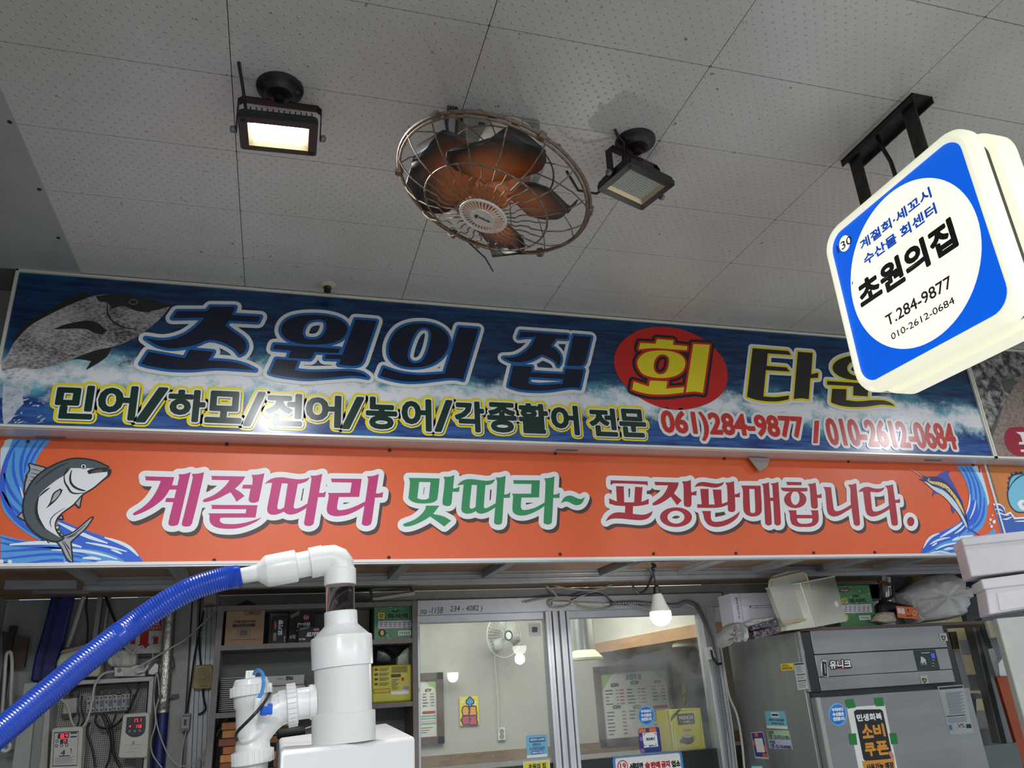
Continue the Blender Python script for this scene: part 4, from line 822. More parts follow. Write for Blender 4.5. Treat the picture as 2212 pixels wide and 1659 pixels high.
# ---- small round ceiling socket above the sign
q = PZ(707, 621, ZC); t = thing('ceiling_socket', 'small round beige ceiling base with black knob above the blue sign', 'socket', (q[0], q[1] - .02, ZC)); b0 = V((q[0], q[1] - .02, ZC))
obj('base', MB().lathe([(.030, -.0005), (.029, -.006), (.018, -.009)], b0, n=28), mat('beige_plastic', (206, 196, 160), .45), t)
obj('knob', MB().lathe([(.013, -.006), (.015, -.014), (.012, -.020), (.014, -.028), (.006, -.033)], b0, n=20), M_black, t)
# ---- hanging light box sign
blade = thing('light_box_sign', 'lit blue and cream light box sign hanging from the ceiling', 'sign', (1.60, 1.39, ZC))
M_shell = mat('lit_shell', (246, 246, 226), .35, emit=.62, ecol=(250, 250, 222), dirt=.1, dscale=18, dcol=(150, 146, 130))
M_cream = mat('lit_cream', (252, 250, 226), .35, emit=.92, ecol=(254, 252, 224)); M_bluel = mat('lit_blue', (0, 88, 214), .35, emit=.80, ecol=(0, 92, 216)); M_blul2 = mat('lit_blue_ink', (24, 84, 200), .4, emit=.45, ecol=(24, 84, 200))
Y0, Y1, Z0, Z1 = 1.117, 1.660, 2.346, 2.870
def shell(xs):
    mb = MB(); rings = []
    for x, ins in xs:
        pts, _ = rr(Y0 + ins, Z0 + ins, Y1 - ins, Z1 - ins, .075 - ins * .8, 8); rings.append([V((x, p[0], p[1])) for p in pts])
    n = len(rings[0]); vs = [p for r_ in rings for p in r_]
    fs = [(i * n + k, i * n + (k + 1) % n, (i + 1) * n + (k + 1) % n, (i + 1) * n + k) for i in range(len(rings) - 1) for k in range(n)] + [tuple(range(n))[::-1], tuple(range((len(rings) - 1) * n, len(rings) * n))]
    return mb.add(vs, fs)
obj('front_shell', shell([(1.5165, .030), (1.509, .027), (1.506, .021), (1.508, .014), (1.514, .011), (1.518, .004), (1.526, 0), (1.545, 0), (1.551, .004), (1.551, .03)]), M_shell, blade)
obj('rear_shell', shell([(1.592, .03), (1.592, .004), (1.598, 0), (1.648, 0), (1.656, .004), (1.660, .011), (1.667, .016), (1.668, .027)]), M_shell, blade)
obj('core_frame', shell([(1.550, .026), (1.593, .026)]), mat('core_dark', (58, 58, 54), .5), blade)
BS = PL((1.5165, 0, 0), (0, -1, 0), ZU)
mb = MB(); pts, f = rr(-1.632, 2.374, -1.145, 2.843, .055, 8); BS.put(mb, pts, f, 1, 0); obj('blue_field', mb, M_bluel, blade, smooth=False)
cu, cv, cr = -1.3814, 2.6130, (.2165, .2172)
mb = MB(); BS.put(mb, [V(p) for p in ell(cu, cv, cr[0], cr[1], 72)], [tuple(range(72))], 2, 0); c1 = BS.px(1825, 526); BS.put(mb, [V(p) for p in ell(c1[0], c1[1], .0225, .0235, 32)], [tuple(range(32))], 2, 0); obj('cream_discs', mb, M_cream, blade, smooth=False)
mb = MB()
def bt(t, bl, tr, mi, bold): a, b = BS.px(*bl), BS.px(*tr); BS.text(mb, t, 0, 0, 0, 0, mi, 3, bold, uv=(a[0], a[1], b[0], b[1]))
bt('계절회·세꼬시', (1862, 543), (2008, 402), 0, .0014); bt('수산물 회센터', (1870, 576), (2019, 436), 0, .0014); bt('초원의집', (1863, 672), (2054, 467), 1, .0042)
bt('T.284-9877', (1918, 706), (2052, 594), 2, .0007); bt('010-2612-0684', (1928, 735), (2060, 640), 2, .0003); bt('130', (1811, 548), (1838, 507), 2, .0004)
q = BS.px(1843, 612); BS.put(mb, [q + V((-.004, -.006)), q + V((.005, .006)), q + V((-.004, .003))], [(0, 1, 2)], 3, 0)
obj('lettering', mb, [M_blul2, mat('sign_ink', (22, 24, 22), .5), mat('sign_ink_purple', (58, 44, 62), .5)], blade)
M_brk = mat('bracket_black', (34, 34, 34), .55, .2, dirt=.4, dscale=20, dcol=(96, 90, 80))
mb = MB(); xr = 1.655
mb.box((xr - .035, 1.315, ZC - .004), (xr + .035, 1.62, ZC)); mb.box((xr - .035, 1.315, ZC - .022), (xr - .031, 1.62, ZC)); mb.box((xr + .031, 1.315, ZC - .022), (xr + .035, 1.62, ZC)); obj('ceiling_channel', mb, M_brk, blade)
mb = MB(); mb.box((1.612, 1.33, Z1 + .010), (1.68, 1.60, Z1 + .050)); mb.box((1.580, 1.36, Z1 - .028), (1.612, 1.57, Z1 + .04)); obj('cross_beam', mb, M_brk, blade, bev=.002)
for y in (1.352, 1.578): obj('hanger_strap', MB().box((1.632, y - .0225, Z1 + .030), (1.637, y + .0225, ZC - .002)), M_brk, blade)
obj('cable', MB().tube([(1.65, 1.49, ZC - .004), (1.640, 1.475, ZC - .06), (1.628, 1.45, ZC - .13), (1.620, 1.44, Z1 + .06), (1.61, 1.43, Z1 + .02)], .006, 8), M_cab, blade)
# ================================================================== FOREGROUND PLUMBING
YT = 1.50
def dep(p): return (V(p) - EYE).dot(RF)
def pr_(x, y, w, Y=YT): q = P(x, y, Y); return q, w * dep(q) / F_PX            # axis point and radius from a half width in pixels
def run(mb, pts, Y=YT, n=40, mi=0, cap=True):
    """a turned body through (x, y, half width) pixel stations"""
    q = [pr_(x, y, w, Y) for x, y, w in pts]; a, b = q[0][0], q[-1][0]; ax = (b - a).normalized()
    mb.lathe([(r, (p - a).dot(ax)) for p, r in q], a, ax, n, mi, cap); return mb
M_pvcg = mat('pvc_grey_white', (222, 223, 220), .30, dirt=.10, dscale=9)
M_clear = mat('clear_pipe', (238, 232, 232), .05, trans=1.0); M_clear.node_tree.nodes['Principled BSDF'].inputs['IOR'].default_value = 1.12
boxz = P(743, 1604, YT)[2]
tank = [PZ(x, y, boxz) for x, y in ((603, 1594), (607, 1624), (896, 1590), (836, 1562))]
YQ = max(p[1] for p in tank) + .05
t = thing('pump_box', 'white plastic pump box carrying the tall white pipe in front', 'box', (tank[1][0], tank[1][1], 0))
mb = MB(); c0 = [V((p[0], p[1], 0)) for p in tank]; mb.prism(c0, (0, 0, boxz)); obj('casing', mb, mat('box_white', (232, 232, 232), .42), t, bev=.006)
riser = thing('pipe_riser', 'tall white pipe with reducers and a clear sight glass on the pump box', 'pipe', (P(743, 1604, YT)[0], YT, boxz))
obj('base_collar', run(MB(), [(743, 1603, 70), (743, 1602, 68), (742.5, 1540, 67.5), (742.4, 1538, 66)]), M_pvcg, riser)
obj('stand_pipe', run(MB(), [(742.5, 1541, 60.5), (740.5, 1432, 60.5)]), M_pvcg, riser)
obj('reducer', run(MB(), [(740.2, 1441, 62), (740.2, 1440, 65), (738.6, 1378, 65), (738.5, 1375, 63), (738.4, 1373, 58), (736.6, 1351, 36), (736.5, 1348, 35.5), (735.8, 1322, 35), (735.8, 1320.5, 33)]), M_pvc, riser)
mb = MB(); q1, r1 = pr_(735.6, 1328, 30.5); q2, r2 = pr_(734.8, 1256, 30.5); ax = (q2 - q1); mb.lathe([(r1, 0), (r2, ax.length)], q1, ax, 40, cap=False); mb.lathe([(r1 * .90, 0), (r2 * .90, ax.length)], q1, ax, 40, cap=False)
obj('sight_glass', mb, M_clear, riser)
mb = MB(); run(mb, [(734.8, 1264, 33), (734.8, 1263, 34), (734.6, 1231, 34), (734.5, 1229, 32)]); E_ = [pr_(x, y, w) for x, y, w in ((734.5, 1240, 31), (734.3, 1229, 31), (732.5, 1219, 31), (727, 1211.5, 31), (718, 1207.5, 30.5), (706, 1209, 30.5), (692, 1212, 31))]
mb.tube([p for p, r in E_], [r for p, r in E_], 36)
run(mb, [(699, 1210.5, 32), (698, 1211, 33), (670, 1216.5, 32.5), (669, 1216.5, 30)]); obj('elbow', mb, M_pvc, riser)
obj('upper_pipe', run(MB(), [(672, 1216, 27.5), (632, 1224, 27.5)]), M_pvc, riser)
obj('hose_coupling', run(MB(), [(641, 1222, 32), (639.5, 1222.3, 34.5), (578, 1233, 34), (574, 1233.6, 32.5), (557, 1237, 19), (553, 1238, 17.5), (514, 1245.5, 16.6), (512.5, 1245.8, 15.5)]), M_pvc, riser)
# blue hose
ctr = [(530, 1242), (513, 1245.8), (490, 1249), (455, 1258), (415, 1272), (372, 1294), (332, 1319), (290, 1348), (249, 1378), (208, 1410), (166, 1443), (125, 1478), (83, 1513), (40, 1549), (0, 1582), (-40, 1614), (-90, 1652), (-150, 1690)]
pts = [P(x, y, YT - max(0, (300 - x)) * .00035) for x, y in ctr]
fine = []
for i in range(len(pts) - 1):
    p0, p1, p2, p3 = pts[max(i - 1, 0)], pts[i], pts[i + 1], pts[min(i + 2, len(pts) - 1)]
    for k in range(14):
        s = k / 14; fine.append(.5 * ((2 * p1) + (p2 - p0) * s + (2 * p0 - 5 * p1 + 4 * p2 - p3) * s * s + (3 * p1 - p0 - 3 * p2 + p3) * s ** 3))
n_ = len(fine); rb = [min(1, .80 + i / 70) * .0205 * (1 + (.030 if i % 2 else -.015)) for i in range(n_)]
hose = tag(obj('hose', MB().tube(fine[8:], rb[8:], 24), mat('hose_blue', (22, 66, 176), .28, coat=.3, dirt=.25, dscale=30, dcol=(14, 34, 96))), 'thick blue ribbed hose sloping down from the white pipe', 'hose')
# strainer with branch
stn = thing('strainer_fitting', 'white pipe trap with screw cap, union nuts and blue valve handle beside the riser', 'fitting', (P(548, 1659, YT)[0], YT, 0))
def nut(c0, c1, n=26):
    (x0, y0, w0), (x1, y1, w1) = c0, c1; a, ra = pr_(x0, y0, w0); b, rb_ = pr_(x1, y1, w1); mb = MB(); ax = (b - a).normalized(); L_ = (b - a).length
    mb.lathe([(ra * .90, 0), (ra * .97, L_ * .08), (ra * .97, L_ * .92), (rb_ * .9, L_)], a, ax, 40)
    o1 = ax.orthogonal().normalized(); o2 = ax.cross(o1)
    for k in range(n): d = o1 * math.cos(2 * math.pi * k / n) + o2 * math.sin(2 * math.pi * k / n); e = ax.cross(d); mb.obox(a + ax * L_ / 2 + d * ra * .975, d * .0022, e * ra * .075, ax * L_ * .42)
    return mb
obj('trap_body', run(MB(), [(546, 1622, 36), (546, 1606, 36), (546, 1602, 33.5), (544, 1530, 33), (543.4, 1524, 36.5), (543, 1500, 37)]), M_pvcg, stn)
obj('union_nut', nut((546.5, 1651, 42.5), (545.5, 1619, 42.5)), M_pvc, stn)
obj('lower_pipe', MB().tube([P(546.6, 1640, YT), V((P(547, 1659, YT)[0], YT, 0))], pr_(546, 1650, 31.5)[1], 32), M_pvcg, stn)
obj('cap_nut', nut((542.8, 1503, 42), (542.2, 1480, 42)), M_pvc, stn)
mb = MB(); run(mb, [(542.2, 1481, 37), (542, 1478, 37), (541.9, 1473, 35), (541.8, 1468, 34), (541.7, 1465, 30)]); a, r = pr_(541, 1459, 10); mb.obox(a, V((r, 0, 0)), V((0, r * .8, 0)), V((0, 0, r * .95))); mb.obox(a, V((r * .25, 0, 0)), V((0, r * 1.4, 0)), V((0, 0, r * .95))); obj('screw_cap', mb, M_pvc, stn, bev=.001)
B_ = [pr_(x, y, w) for x, y, w in ((547, 1604, 31), (551, 1590, 32.5), (562, 1570, 33.5), (577, 1552, 33.5), (594, 1537, 33.5), (612, 1528, 33.5), (624, 1525, 33))]
mb = MB(); mb.tube([p for p, r in B_], [r for p, r in B_], 36); run(mb, [(604, 1529, 34.5), (622, 1525.5, 34.5)]); obj('branch', mb, M_pvc, stn)
obj('branch_nut', nut((619, 1525, 42.5), (642, 1521, 42.5)), M_pvc, stn)
mb = MB(); run(mb, [(640, 1521, 32), (684, 1515.5, 32)]); run(mb, [(669, 1517, 35.5), (682, 1515.5, 35.5)]); obj('branch_pipe', mb, M_pvc, stn)
YV = YT - .052
vv = obj('air_valve', run(run(MB(), [(550.5, 1553, 6.5), (551, 1545, 7.5), (552, 1543, 6), (556, 1522, 7.5), (557, 1512, 9), (557.5, 1508, 8.5)], YV, 20), [(558, 1534, 7), (575, 1538, 6)], YV, 16), M_pvc, stn)
h0 = P(574, 1533, YV - .012); mb = MB(); mb.obox(h0, RX * .0090, V((0, .006, 0)), V((0, 0, .0055))); mb.obox(h0 + RX * .007 + V((0, 0, .001)), RX * .0042, V((0, .005, 0)), V((0, 0, .0085))); mb.obox(h0 - RX * .003 - V((0, 0, .004)), RX * .006, V((0, .005, 0)), V((0, 0, .005)))
obj('valve_handle', mb, mat('handle_blue', (34, 96, 206), .35), vv, bev=.0015)
def spl(pts, n=6):
    out = []
    for i in range(len(pts) - 1):
        p0, p1, p2, p3 = pts[max(i - 1, 0)], pts[i], pts[i + 1], pts[min(i + 2, len(pts) - 1)]
        out += [.5 * ((2 * p1) + (p2 - p0) * (k / n) + (2 * p0 - 5 * p1 + 4 * p2 - p3) * (k / n) ** 2 + (3 * p1 - p0 - 3 * p2 + p3) * (k / n) ** 3) for k in range(n)]
    return out + [pts[-1]]
def wire(pp, Y, wpx, n=6, sides=8):
    """a cable through pixel points at depth Y (or a depth per point)"""
    ys = Y if isinstance(Y, (list, tuple)) else [Y] * len(pp); q = [P(x, y, yy) for (x, y), yy in zip(pp, ys)]
    return MB().tube(spl(q, n), wpx / 2 * dep(q[len(q) // 2]) / F_PX, sides)
obj('air_tube', wire([(549, 1456), (553, 1449), (560, 1448.5), (566, 1454), (569.5, 1466), (568.5, 1484), (565, 1497), (558, 1509)], [YT - .02, YT - .03, YT - .04, YT - .045, YV, YV, YV, YV], 8), mat('tube_blue', (64, 142, 214), .25), stn)
tag(obj('black_cord', wire([(583, 1498), (572, 1516), (557, 1535), (540, 1553), (524, 1569), (513, 1581), (510, 1592), (515, 1604)], [YT - .005, YT - .06, YT - .075, YT - .075, YT - .07, YT - .055, YT - .03, YT + .02], 7), M_cab), 'short black cord wrapped over the white pipe trap', 'cord')
# black pump behind the riser
pmp = thing('air_pump', 'black ribbed air pump lying behind the white riser', 'pump', P(630, 1592, YQ))
mb = MB(); run(mb, [(598, 1585, 9), (602, 1584, 12), (650, 1578, 12), (659, 1577, 9)], YQ, 20); 
for k in range(9): run(mb, [(604 + 5 * k, 1584 - .6 * k, 12.6), (606 + 5 * k, 1583.8 - .6 * k, 12.6)], YQ, 20)
obj('pump_body', mb, M_blk, pmp); obj('lead', wire([(600, 1585), (588, 1588), (570, 1592), (545, 1596)], YQ, 6), M_cab, pmp); obj('lead', wire([(656, 1575), (668, 1571), (690, 1563)], YQ, 3), M_cord, pmp)
zb = P(640, 1590, YQ)[2]; a = P(598, 1590, YQ); b = P(660, 1590, YQ)
tag(obj('pump_stand', MB().box((a[0], YQ - .02, 0), (b[0], YQ + .03, zb - .012)), M_dark), 'dark stand under the black air pump', 'stand')
# ================================================================== CANOPY AND SHOP FRONT STRUCTURE
M_ply = mat('soffit_plywood', (142, 112, 88), .55, dirt=.5, dscale=4, stretch=(6, .6, 1))
ZP = 2.140                                                  # plywood soffit
mb = MB(); mb.box((-1.12, YL + .022, ZP), (5.4, YW, ZP + .012)); struct('trim_2', mb, M_ply)
mb = MB(); mb.box((-1.12, YL - .002, ZS - .002), (5.4, YL + .030, ZS + .006)); mb.box((-1.12, YL + .022, ZS), (5.4, YL + .034, ZP)); struct('trim_3', mb, M_alu, bev=.001)
mb = MB(); mb.box((-.70, YB, 2.090), (3.4, YB + .05, ZP)); mb.box((-.70, YB - .005, 2.102), (3.4, YB, 2.107)); mb.box((-.70, YB - .005, 2.122), (3.4, YB, 2.126)); struct('trim_4', mb, M_alu, bev=.001)
for i, (x0, x1) in enumerate(((138, 208), (368, 410), (883, 827), (1112, 1021), (1389, 1265), (1571, 1436), (1743, 1596), (1892, 1743), (2020, 1884))):
    xx = PZ(x0, 1226 - x0 * .009, ZS)[0]
    mb = MB(); mb.box((xx - .019, YL + .03, ZP - .030), (xx + .019, YB, ZP)); mb.box((xx - .0205, YL + .03, ZP - .025), (xx + .0205, YB, ZP - .020)); mb.box((xx - .0205, YL + .03, ZP - .014), (xx + .0205, YB, ZP - .009))
    struct('trim_%d' % (5 + i), mb, M_galv, bev=.001)
M_gp = mat('wall_panel_grey', (150, 152, 150), .5, dirt=.35, dscale=5)
# shop-front wall: left part solid, window opening, right part solid
XWL, XWR = P(905, 1500, YW)[0], P(1560, 1500, YW)[0]          # window opening
ZWT = P(1000, 1344, YW)[2]                                     # top of the glass
mb = MB()
mb.box((-1.12, YW, 0), (XWL - .01, YW + .06, 2.138)); mb.box((XWL - .01, YW, ZWT + .055), (5.4, YW + .06, 2.138))
struct('wall_back', mb, M_gp)
# aluminium window frame
M_wf = mat('window_aluminium', (206, 208, 212), .36, .45, dirt=.2, dscale=8)
fr = MB(); m0, m1 = P(1172, 1330, YW)[0], P(1224, 1330, YW)[0]
fr.box((XWL - .01, YW - .020, ZWT + .0), (XWR + .02, YW + .05, ZWT + .035)); fr.box((XWL - .01, YW - .045, ZWT + .035), (XWR + .06, YW + .05, ZWT + .105)); fr.box((XWL - .012, YW - .01, .9), (XWL + .006, YW + .05, ZWT + .03))
w1 = struct('window_1', fr, M_wf, bev=.002)
mb = MB()
for k in range(7): x = m0 + (m1 - m0) * (k + .5) / 7; mb.box((x - (m1 - m0) / 14 + .0015, YW - (.045, .035, .048, .028, .048, .035, .045)[k], .9), (x + (m1 - m0) / 14 - .0015, YW + .02, ZWT + .04))
mb.box((m0, YW - .02, .9), (m1, YW + .02, ZWT + .04)); struct('mullion', mb, M_wf, w1, bev=.001)
j0 = P(1524, 1450, YW)[0]
mb = MB(); mb.box((j0, YW - .045, .9), (j0 + .028, YW + .04, ZWT + .035)); mb.box((j0 + .035, YW - .03, .9), (j0 + .085, YW + .04, ZWT + .035)); struct('jamb', mb, M_wf, w1, bev=.002)
def glass_mat():
    m = bpy.data.materials.new('dusty_glass'); m.use_nodes = True; nt = m.node_tree; N = nt.nodes.new; L = nt.links.new; nt.nodes.remove(nt.nodes['Principled BSDF'])
    out = nt.nodes['Material Output']; tr = N('ShaderNodeBsdfTransparent'); tr.inputs[0].default_value = (.93, .96, .94, 1); gl = N('ShaderNodeBsdfGlossy'); gl.inputs['Roughness'].default_value = .02
    fr_ = N('ShaderNodeFresnel'); fr_.inputs[0].default_value = 1.5; m1_ = N('ShaderNodeMixShader'); L(fr_.outputs[0], m1_.inputs[0]); L(tr.outputs[0], m1_.inputs[1]); L(gl.outputs[0], m1_.inputs[2])
    di = N('ShaderNodeBsdfDiffuse'); di.inputs[0].default_value = (.75, .77, .76, 1); tc = N('ShaderNodeTexCoord'); n = N('ShaderNodeTexNoise'); n.inputs['Scale'].default_value = 6; n.inputs['Detail'].default_value = 6; L(tc.outputs['Object'], n.inputs[0])
    v = N('ShaderNodeTexVoronoi'); v.inputs['Scale'].default_value = 26; L(tc.outputs['Object'], v.inputs['Vector']); r = N('ShaderNodeMapRange'); L(v.outputs['Distance'], r.inputs[0])
    for i, q in enumerate((.05, .09, .75, 0)): r.inputs[i + 1].default_value = q
    r2 = N('ShaderNodeMapRange'); L(n.outputs[0], r2.inputs[0])
    for i, q in enumerate((.35, .75, .02, .16)): r2.inputs[i + 1].default_value = q
    th = N('ShaderNodeMath'); th.operation = 'GREATER_THAN'; L(v.outputs['Color'], th.inputs[0]); th.inputs[1].default_value = .55; mu = N('ShaderNodeMath'); mu.operation = 'MULTIPLY'; L(th.outputs[0], mu.inputs[0]); L(r.outputs[0], mu.inputs[1])
    s = N('ShaderNodeMath'); s.operation = 'ADD'; s.use_clamp = True; L(mu.outputs[0], s.inputs[0]); L(r2.outputs[0], s.inputs[1])
    m2 = N('ShaderNodeMixShader'); L(s.outputs[0], m2.inputs[0]); L(m1_.outputs[0], m2.inputs[1]); L(di.outputs[0], m2.inputs[2]); L(m2.outputs[0], out.inputs[0]); return m
M_glass = glass_mat()
mb = MB(); mb.box((XWL + .006, YW + .002, 1.32), (m0 + .01, YW + .006, ZWT + .01)); struct('pane', mb, M_glass, w1)
mb = MB(); mb.box((m1 - .01, YW + .010, 1.32), (j0 + .005, YW + .014, ZWT + .01)); struct('pane', mb, M_glass, w1)
mb = MB(); mb.box((XWL - .01, YW - .004, .0), (j0 + .09, YW + .05, 1.325)); struct('wall_under_window', mb, mat('dark_film', (26, 34, 34), .3))
# handwriting on the window head
PW = face(YW - .0452); mb = MB(); PW.text(mb, 'no -1158', 908, 1312, 957, 1326, shear=.2); PW.text(mb, '234 - 4082 )', 972, 1308, 1042, 1324, shear=.2); struct('handwriting', mb, mat('pen_ink', (70, 74, 84), .6), w1)
# ------------------------------------------------------------------ dining room behind the glass
YI = 6.5
M_iw = mat('interior_wall', (184, 184, 178), .7, dirt=.15, dscale=2)
mb = MB(); mb.box((-1.0, YI, 0), (5.0, YI + .05, 2.7)); struct('wall_dining_back', mb, M_iw)
mb = MB(); mb.box((XWL - .06, YW + .07, 0), (XWL - .02, YI, 2.7)); struct('wall_dining_left', mb, M_iw)
mb = MB(); mb.box((4.6, YW + .07, 0), (4.64, YI, 2.7)); struct('wall_dining_right', mb, M_iw)
mb = MB(); mb.box((-1.0, YW + .07, 2.62), (5.0, YI, 2.66)); struct('ceiling_dining', mb, mat('dining_ceiling', (216, 214, 206), .7))
M_wood = mat('dado_wood', (140, 112, 84), .45, dirt=.7, dscale=7, stretch=(1, 1, 9), dcol=(84, 60, 40))
z0, z1 = P(1040, 1655, YI)[2], P(1040, 1627, YI)[2]
mb = MB(); mb.box((XWL - .01, YI - .02, z0 - .02), (4.6, YI, z1 + .01)); struct('trim_20', mb, M_wood)
mb = MB(); mb.box((XWL - .01, YI - .015, 0), (4.6, YI, z0 - .02)); struct('wall_dining_lower', mb, mat('lower_wall_dark', (58, 64, 62), .6))
# bulkhead with wooden edge running to the back
a = P(1290, 1406, YI - .02); zbk = a[2]; xb = a[0]
mb = MB(); mb.box((xb, 4.6, zbk + .06), (xb + .9, YI, 2.62)); struct('trim_21', mb, mat('bulkhead_white', (226, 224, 216), .6))
mb = MB(); mb.box((xb - .01, 4.6, zbk - .02), (xb + .9, YI - .002, zbk + .06)); struct('trim_22', mb, mat('bulkhead_wood', (206, 164, 126), .5, dirt=.3, stretch=(1, 1, 8)))
# ================================================================== ELECTRICAL CORNER (LEFT)
def flat(mb, poly, Y, dep_, mi=0):                     # plate with a traced outline and real thickness, its face at depth Y
    return mb.prism([P(x, y, Y) for x, y in poly], (0, dep_, 0), mi)
def plate(name, label, cat, poly, Y, dep_, m, group=None, bev=.0):
    o = obj(name, flat(MB(), poly, Y, dep_), m, bev=bev); return tag(o, label, cat, group)
def decal(parent, name, Y, mats, fn, lift=.0004):
    pl = face(Y - lift); mb = MB(); fn(pl, mb); return obj(name, mb, mats, parent, smooth=False)
YC = 3.88
tag(obj('metal_bar', MB().bar(P(12, 1264, 3.20), P(165, 1263, 3.20), .022, .030), M_galv), 'short galvanised bar under the canopy at the left end', 'bar')
tag(obj('metal_bar', MB().bar(P(70, 1279, 3.4), P(192, 1279, 3.4), .010, .012), M_alud), 'thin grey bar under the galvanised bar at the left end', 'bar')
plate('blue_tarp', 'folded dark blue tarpaulin hanging in the left corner', 'tarp', [(111, 1283), (133, 1279), (161, 1283), (150, 1330), (136, 1390), (127, 1421), (120, 1462), (92, 1475), (65, 1472), (74, 1420), (88, 1374), (100, 1330)], YC - .02, .03, mat('tarp_blue', (20, 34, 110), .5, dirt=.5, dscale=12, stretch=(3, 1, 1)), bev=.008)
wb = tag(obj('cable', wire([(128, 1286), (118, 1330), (105, 1380), (92, 1430), (84, 1478)], YC - .035, 3), M_cab), 'black cable running down over the blue tarpaulin', 'cable')
tag(obj('conduit_pipe', wire([(182, 1282), (174, 1310), (160, 1355), (146, 1398)], YC - .01, 9), mat('conduit_white', (190, 190, 180), .5)), 'pale conduit pipe leaning beside the blue tarpaulin', 'pipe')
tag(obj('cable', wire([(189, 1282), (186, 1312), (190, 1350), (188, 1390)], YC - .01, 4), M_cab), 'black cable hanging right of the pale conduit pipe', 'cable')
mb = MB(); flat(mb, [(212, 1282), (222, 1282), (207, 1400), (197, 1400)], YC, .03); flat(mb, [(233, 1290), (238, 1290), (222, 1400), (218, 1400)], YC, .03); struct('trim_23', mb, M_alud)
tag(obj('cable', wire([(226, 1282), (232, 1300), (246, 1335), (260, 1365)], YC - .012, 6), M_cab), 'thick black cable slanting to the fire extinguisher sign', 'cable')
mb = MB(); flat(mb, [(205, 1282), (218, 1282), (218, 1300), (205, 1300)], YC - .006, .004)
# brown board on the left and grey hose bend
plate('brown_board', 'small dark brown board fixed at the left edge', 'board', [(4, 1363), (62, 1377), (52, 1442), (6, 1438)], YC - .03, .02, mat('board_brown', (74, 58, 48), .6, dirt=.4))
tag(obj('grey_tube', wire([(3, 1560), (9, 1480), (13, 1420), (18, 1409), (24, 1412), (26, 1440), (24, 1500), (23, 1560)], YC - .08, 7), mat('tube_grey', (178, 178, 168), .5)), 'pale grey tube bent like a hook in front of the brown board', 'tube')
tag(obj('white_hose_end', wire([(1, 1600), (8, 1605), (20, 1606), (21, 1616), (12, 1622), (4, 1619)], YC - .08, 8), M_pvc), 'white hose end curling at the lower left corner', 'hose')
mb = MB(); a = P(0, 1345, YC - .05); pbox(mb, -6, 1352, 6, 1660, YC - .05, .04); tag(obj('black_post', mb, M_black), 'black post cut off by the left picture edge', 'post')
# fire extinguisher sign
fs = thing('fire_sign', 'red and white fire extinguisher sign half hidden by the blue hose', 'sign', P(312, 1420, YC))
obj('panel', flat(MB(), [(272, 1335), (352, 1331), (352, 1410), (270, 1413)], YC, .006), mat('sign_white', (206, 204, 198), .5), fs); obj('frame', flat(MB(), [(269, 1331), (356, 1327), (355, 1417), (266, 1420)], YC + .004, .004), M_black, fs)
def fsd(pl, mb):
    pl.shape(mb, [(274, 1337), (350, 1334), (350, 1362), (273, 1364)], 1, 0, False); pl.text(mb, 'FIRE', 296, 1340, 345, 1351, 1, 2, .001); pl.text(mb, 'EXTINGUISHER', 284, 1353, 349, 1361, 1, 2)
    pl.shape(mb, [(303, 1364), (322, 1363), (320, 1391), (325, 1391), (312, 1403), (297, 1393), (302, 1392)], 1, 0, False)
    for x in (284, 333): pl.shape(mb, [(x - 1, 1376), (x + 9, 1375), (x + 8, 1391), (x - 2, 1392)], 1, 0, False); pl.stroke(mb, [(x - 5, 1382), (x - 3, 1375), (x + 4, 1371)], .003, 1, 2)
decal(fs, 'print', YC, [M_red, mat('sign_cream', (222, 200, 190), .5), M_ink], fsd)
# cream air conditioner pipe cover
cb = thing('cream_box', 'large cream plastic box behind the blue hose above the open cabinet', 'box', P(165, 1462, YC - .12))
obj('casing', flat(MB(), [(119, 1462), (122, 1430), (130, 1412), (200, 1392), (214, 1396), (216, 1450), (212, 1462)], YC - .12, .11), mat('cream_casing', (176, 170, 146), .5, dirt=.3), cb, bev=.008); obj('lid', flat(MB(), [(128, 1412), (134, 1404), (196, 1388), (213, 1393), (200, 1398)], YC - .125, .12), mat('cream_lid', (130, 126, 108), .5), cb, bev=.004)
# wall box with cords, power strip
ad = thing('round_box', 'grey white rounded box wound with white cords over the power strip', 'box', P(262, 1440, YC - .08))
obj('casing', flat(MB(), [(232, 1412), (240, 1403), (285, 1403), (295, 1410), (294, 1434), (286, 1440), (238, 1440), (231, 1432)], YC - .08, .07), mat('casing_grey', (176, 172, 166), .4, dirt=.2), ad, bev=.008)
obj('cord', wire([(252, 1402), (246, 1412), (248, 1430), (256, 1438), (262, 1425), (256, 1408), (262, 1396), (272, 1400), (284, 1412), (300, 1410), (312, 1408), (308, 1396), (296, 1400), (286, 1416), (284, 1432)], YC - .095, 3), M_cord, ad)
ps = thing('power_strip', 'white power strip with two sockets above the open cabinet', 'power strip', P(280, 1462, YC - .06))
obj('body', flat(MB(), [(246, 1438), (312, 1436), (313, 1461), (246, 1462)], YC - .06, .05), mat('strip_white', (204, 202, 194), .4), ps, bev=.004)
for x in (277, 299):
    q = P(x, 1449, YC - .0605); so = obj('socket', MB().lathe([(.0185, .0), (.019, .003), (.016, .003), (.0155, -.004), (.001, -.004)], q, (0, -1, 0), 24), mat('socket_white', (186, 184, 178), .4), ps)
    for d in (-.008, .008): obj('pin_hole', MB().lathe([(.0028, -.0035), (.0028, -.0025)], q + V((d, 0, 0)), (0, -1, 0), 8), M_dark, so)
obj('switch', MB().lathe([(.0085, 0), (.008, .004)], P(258, 1448, YC - .06), (0, -1, 0), 20), mat('switch_grey', (112, 118, 124), .4), ps)
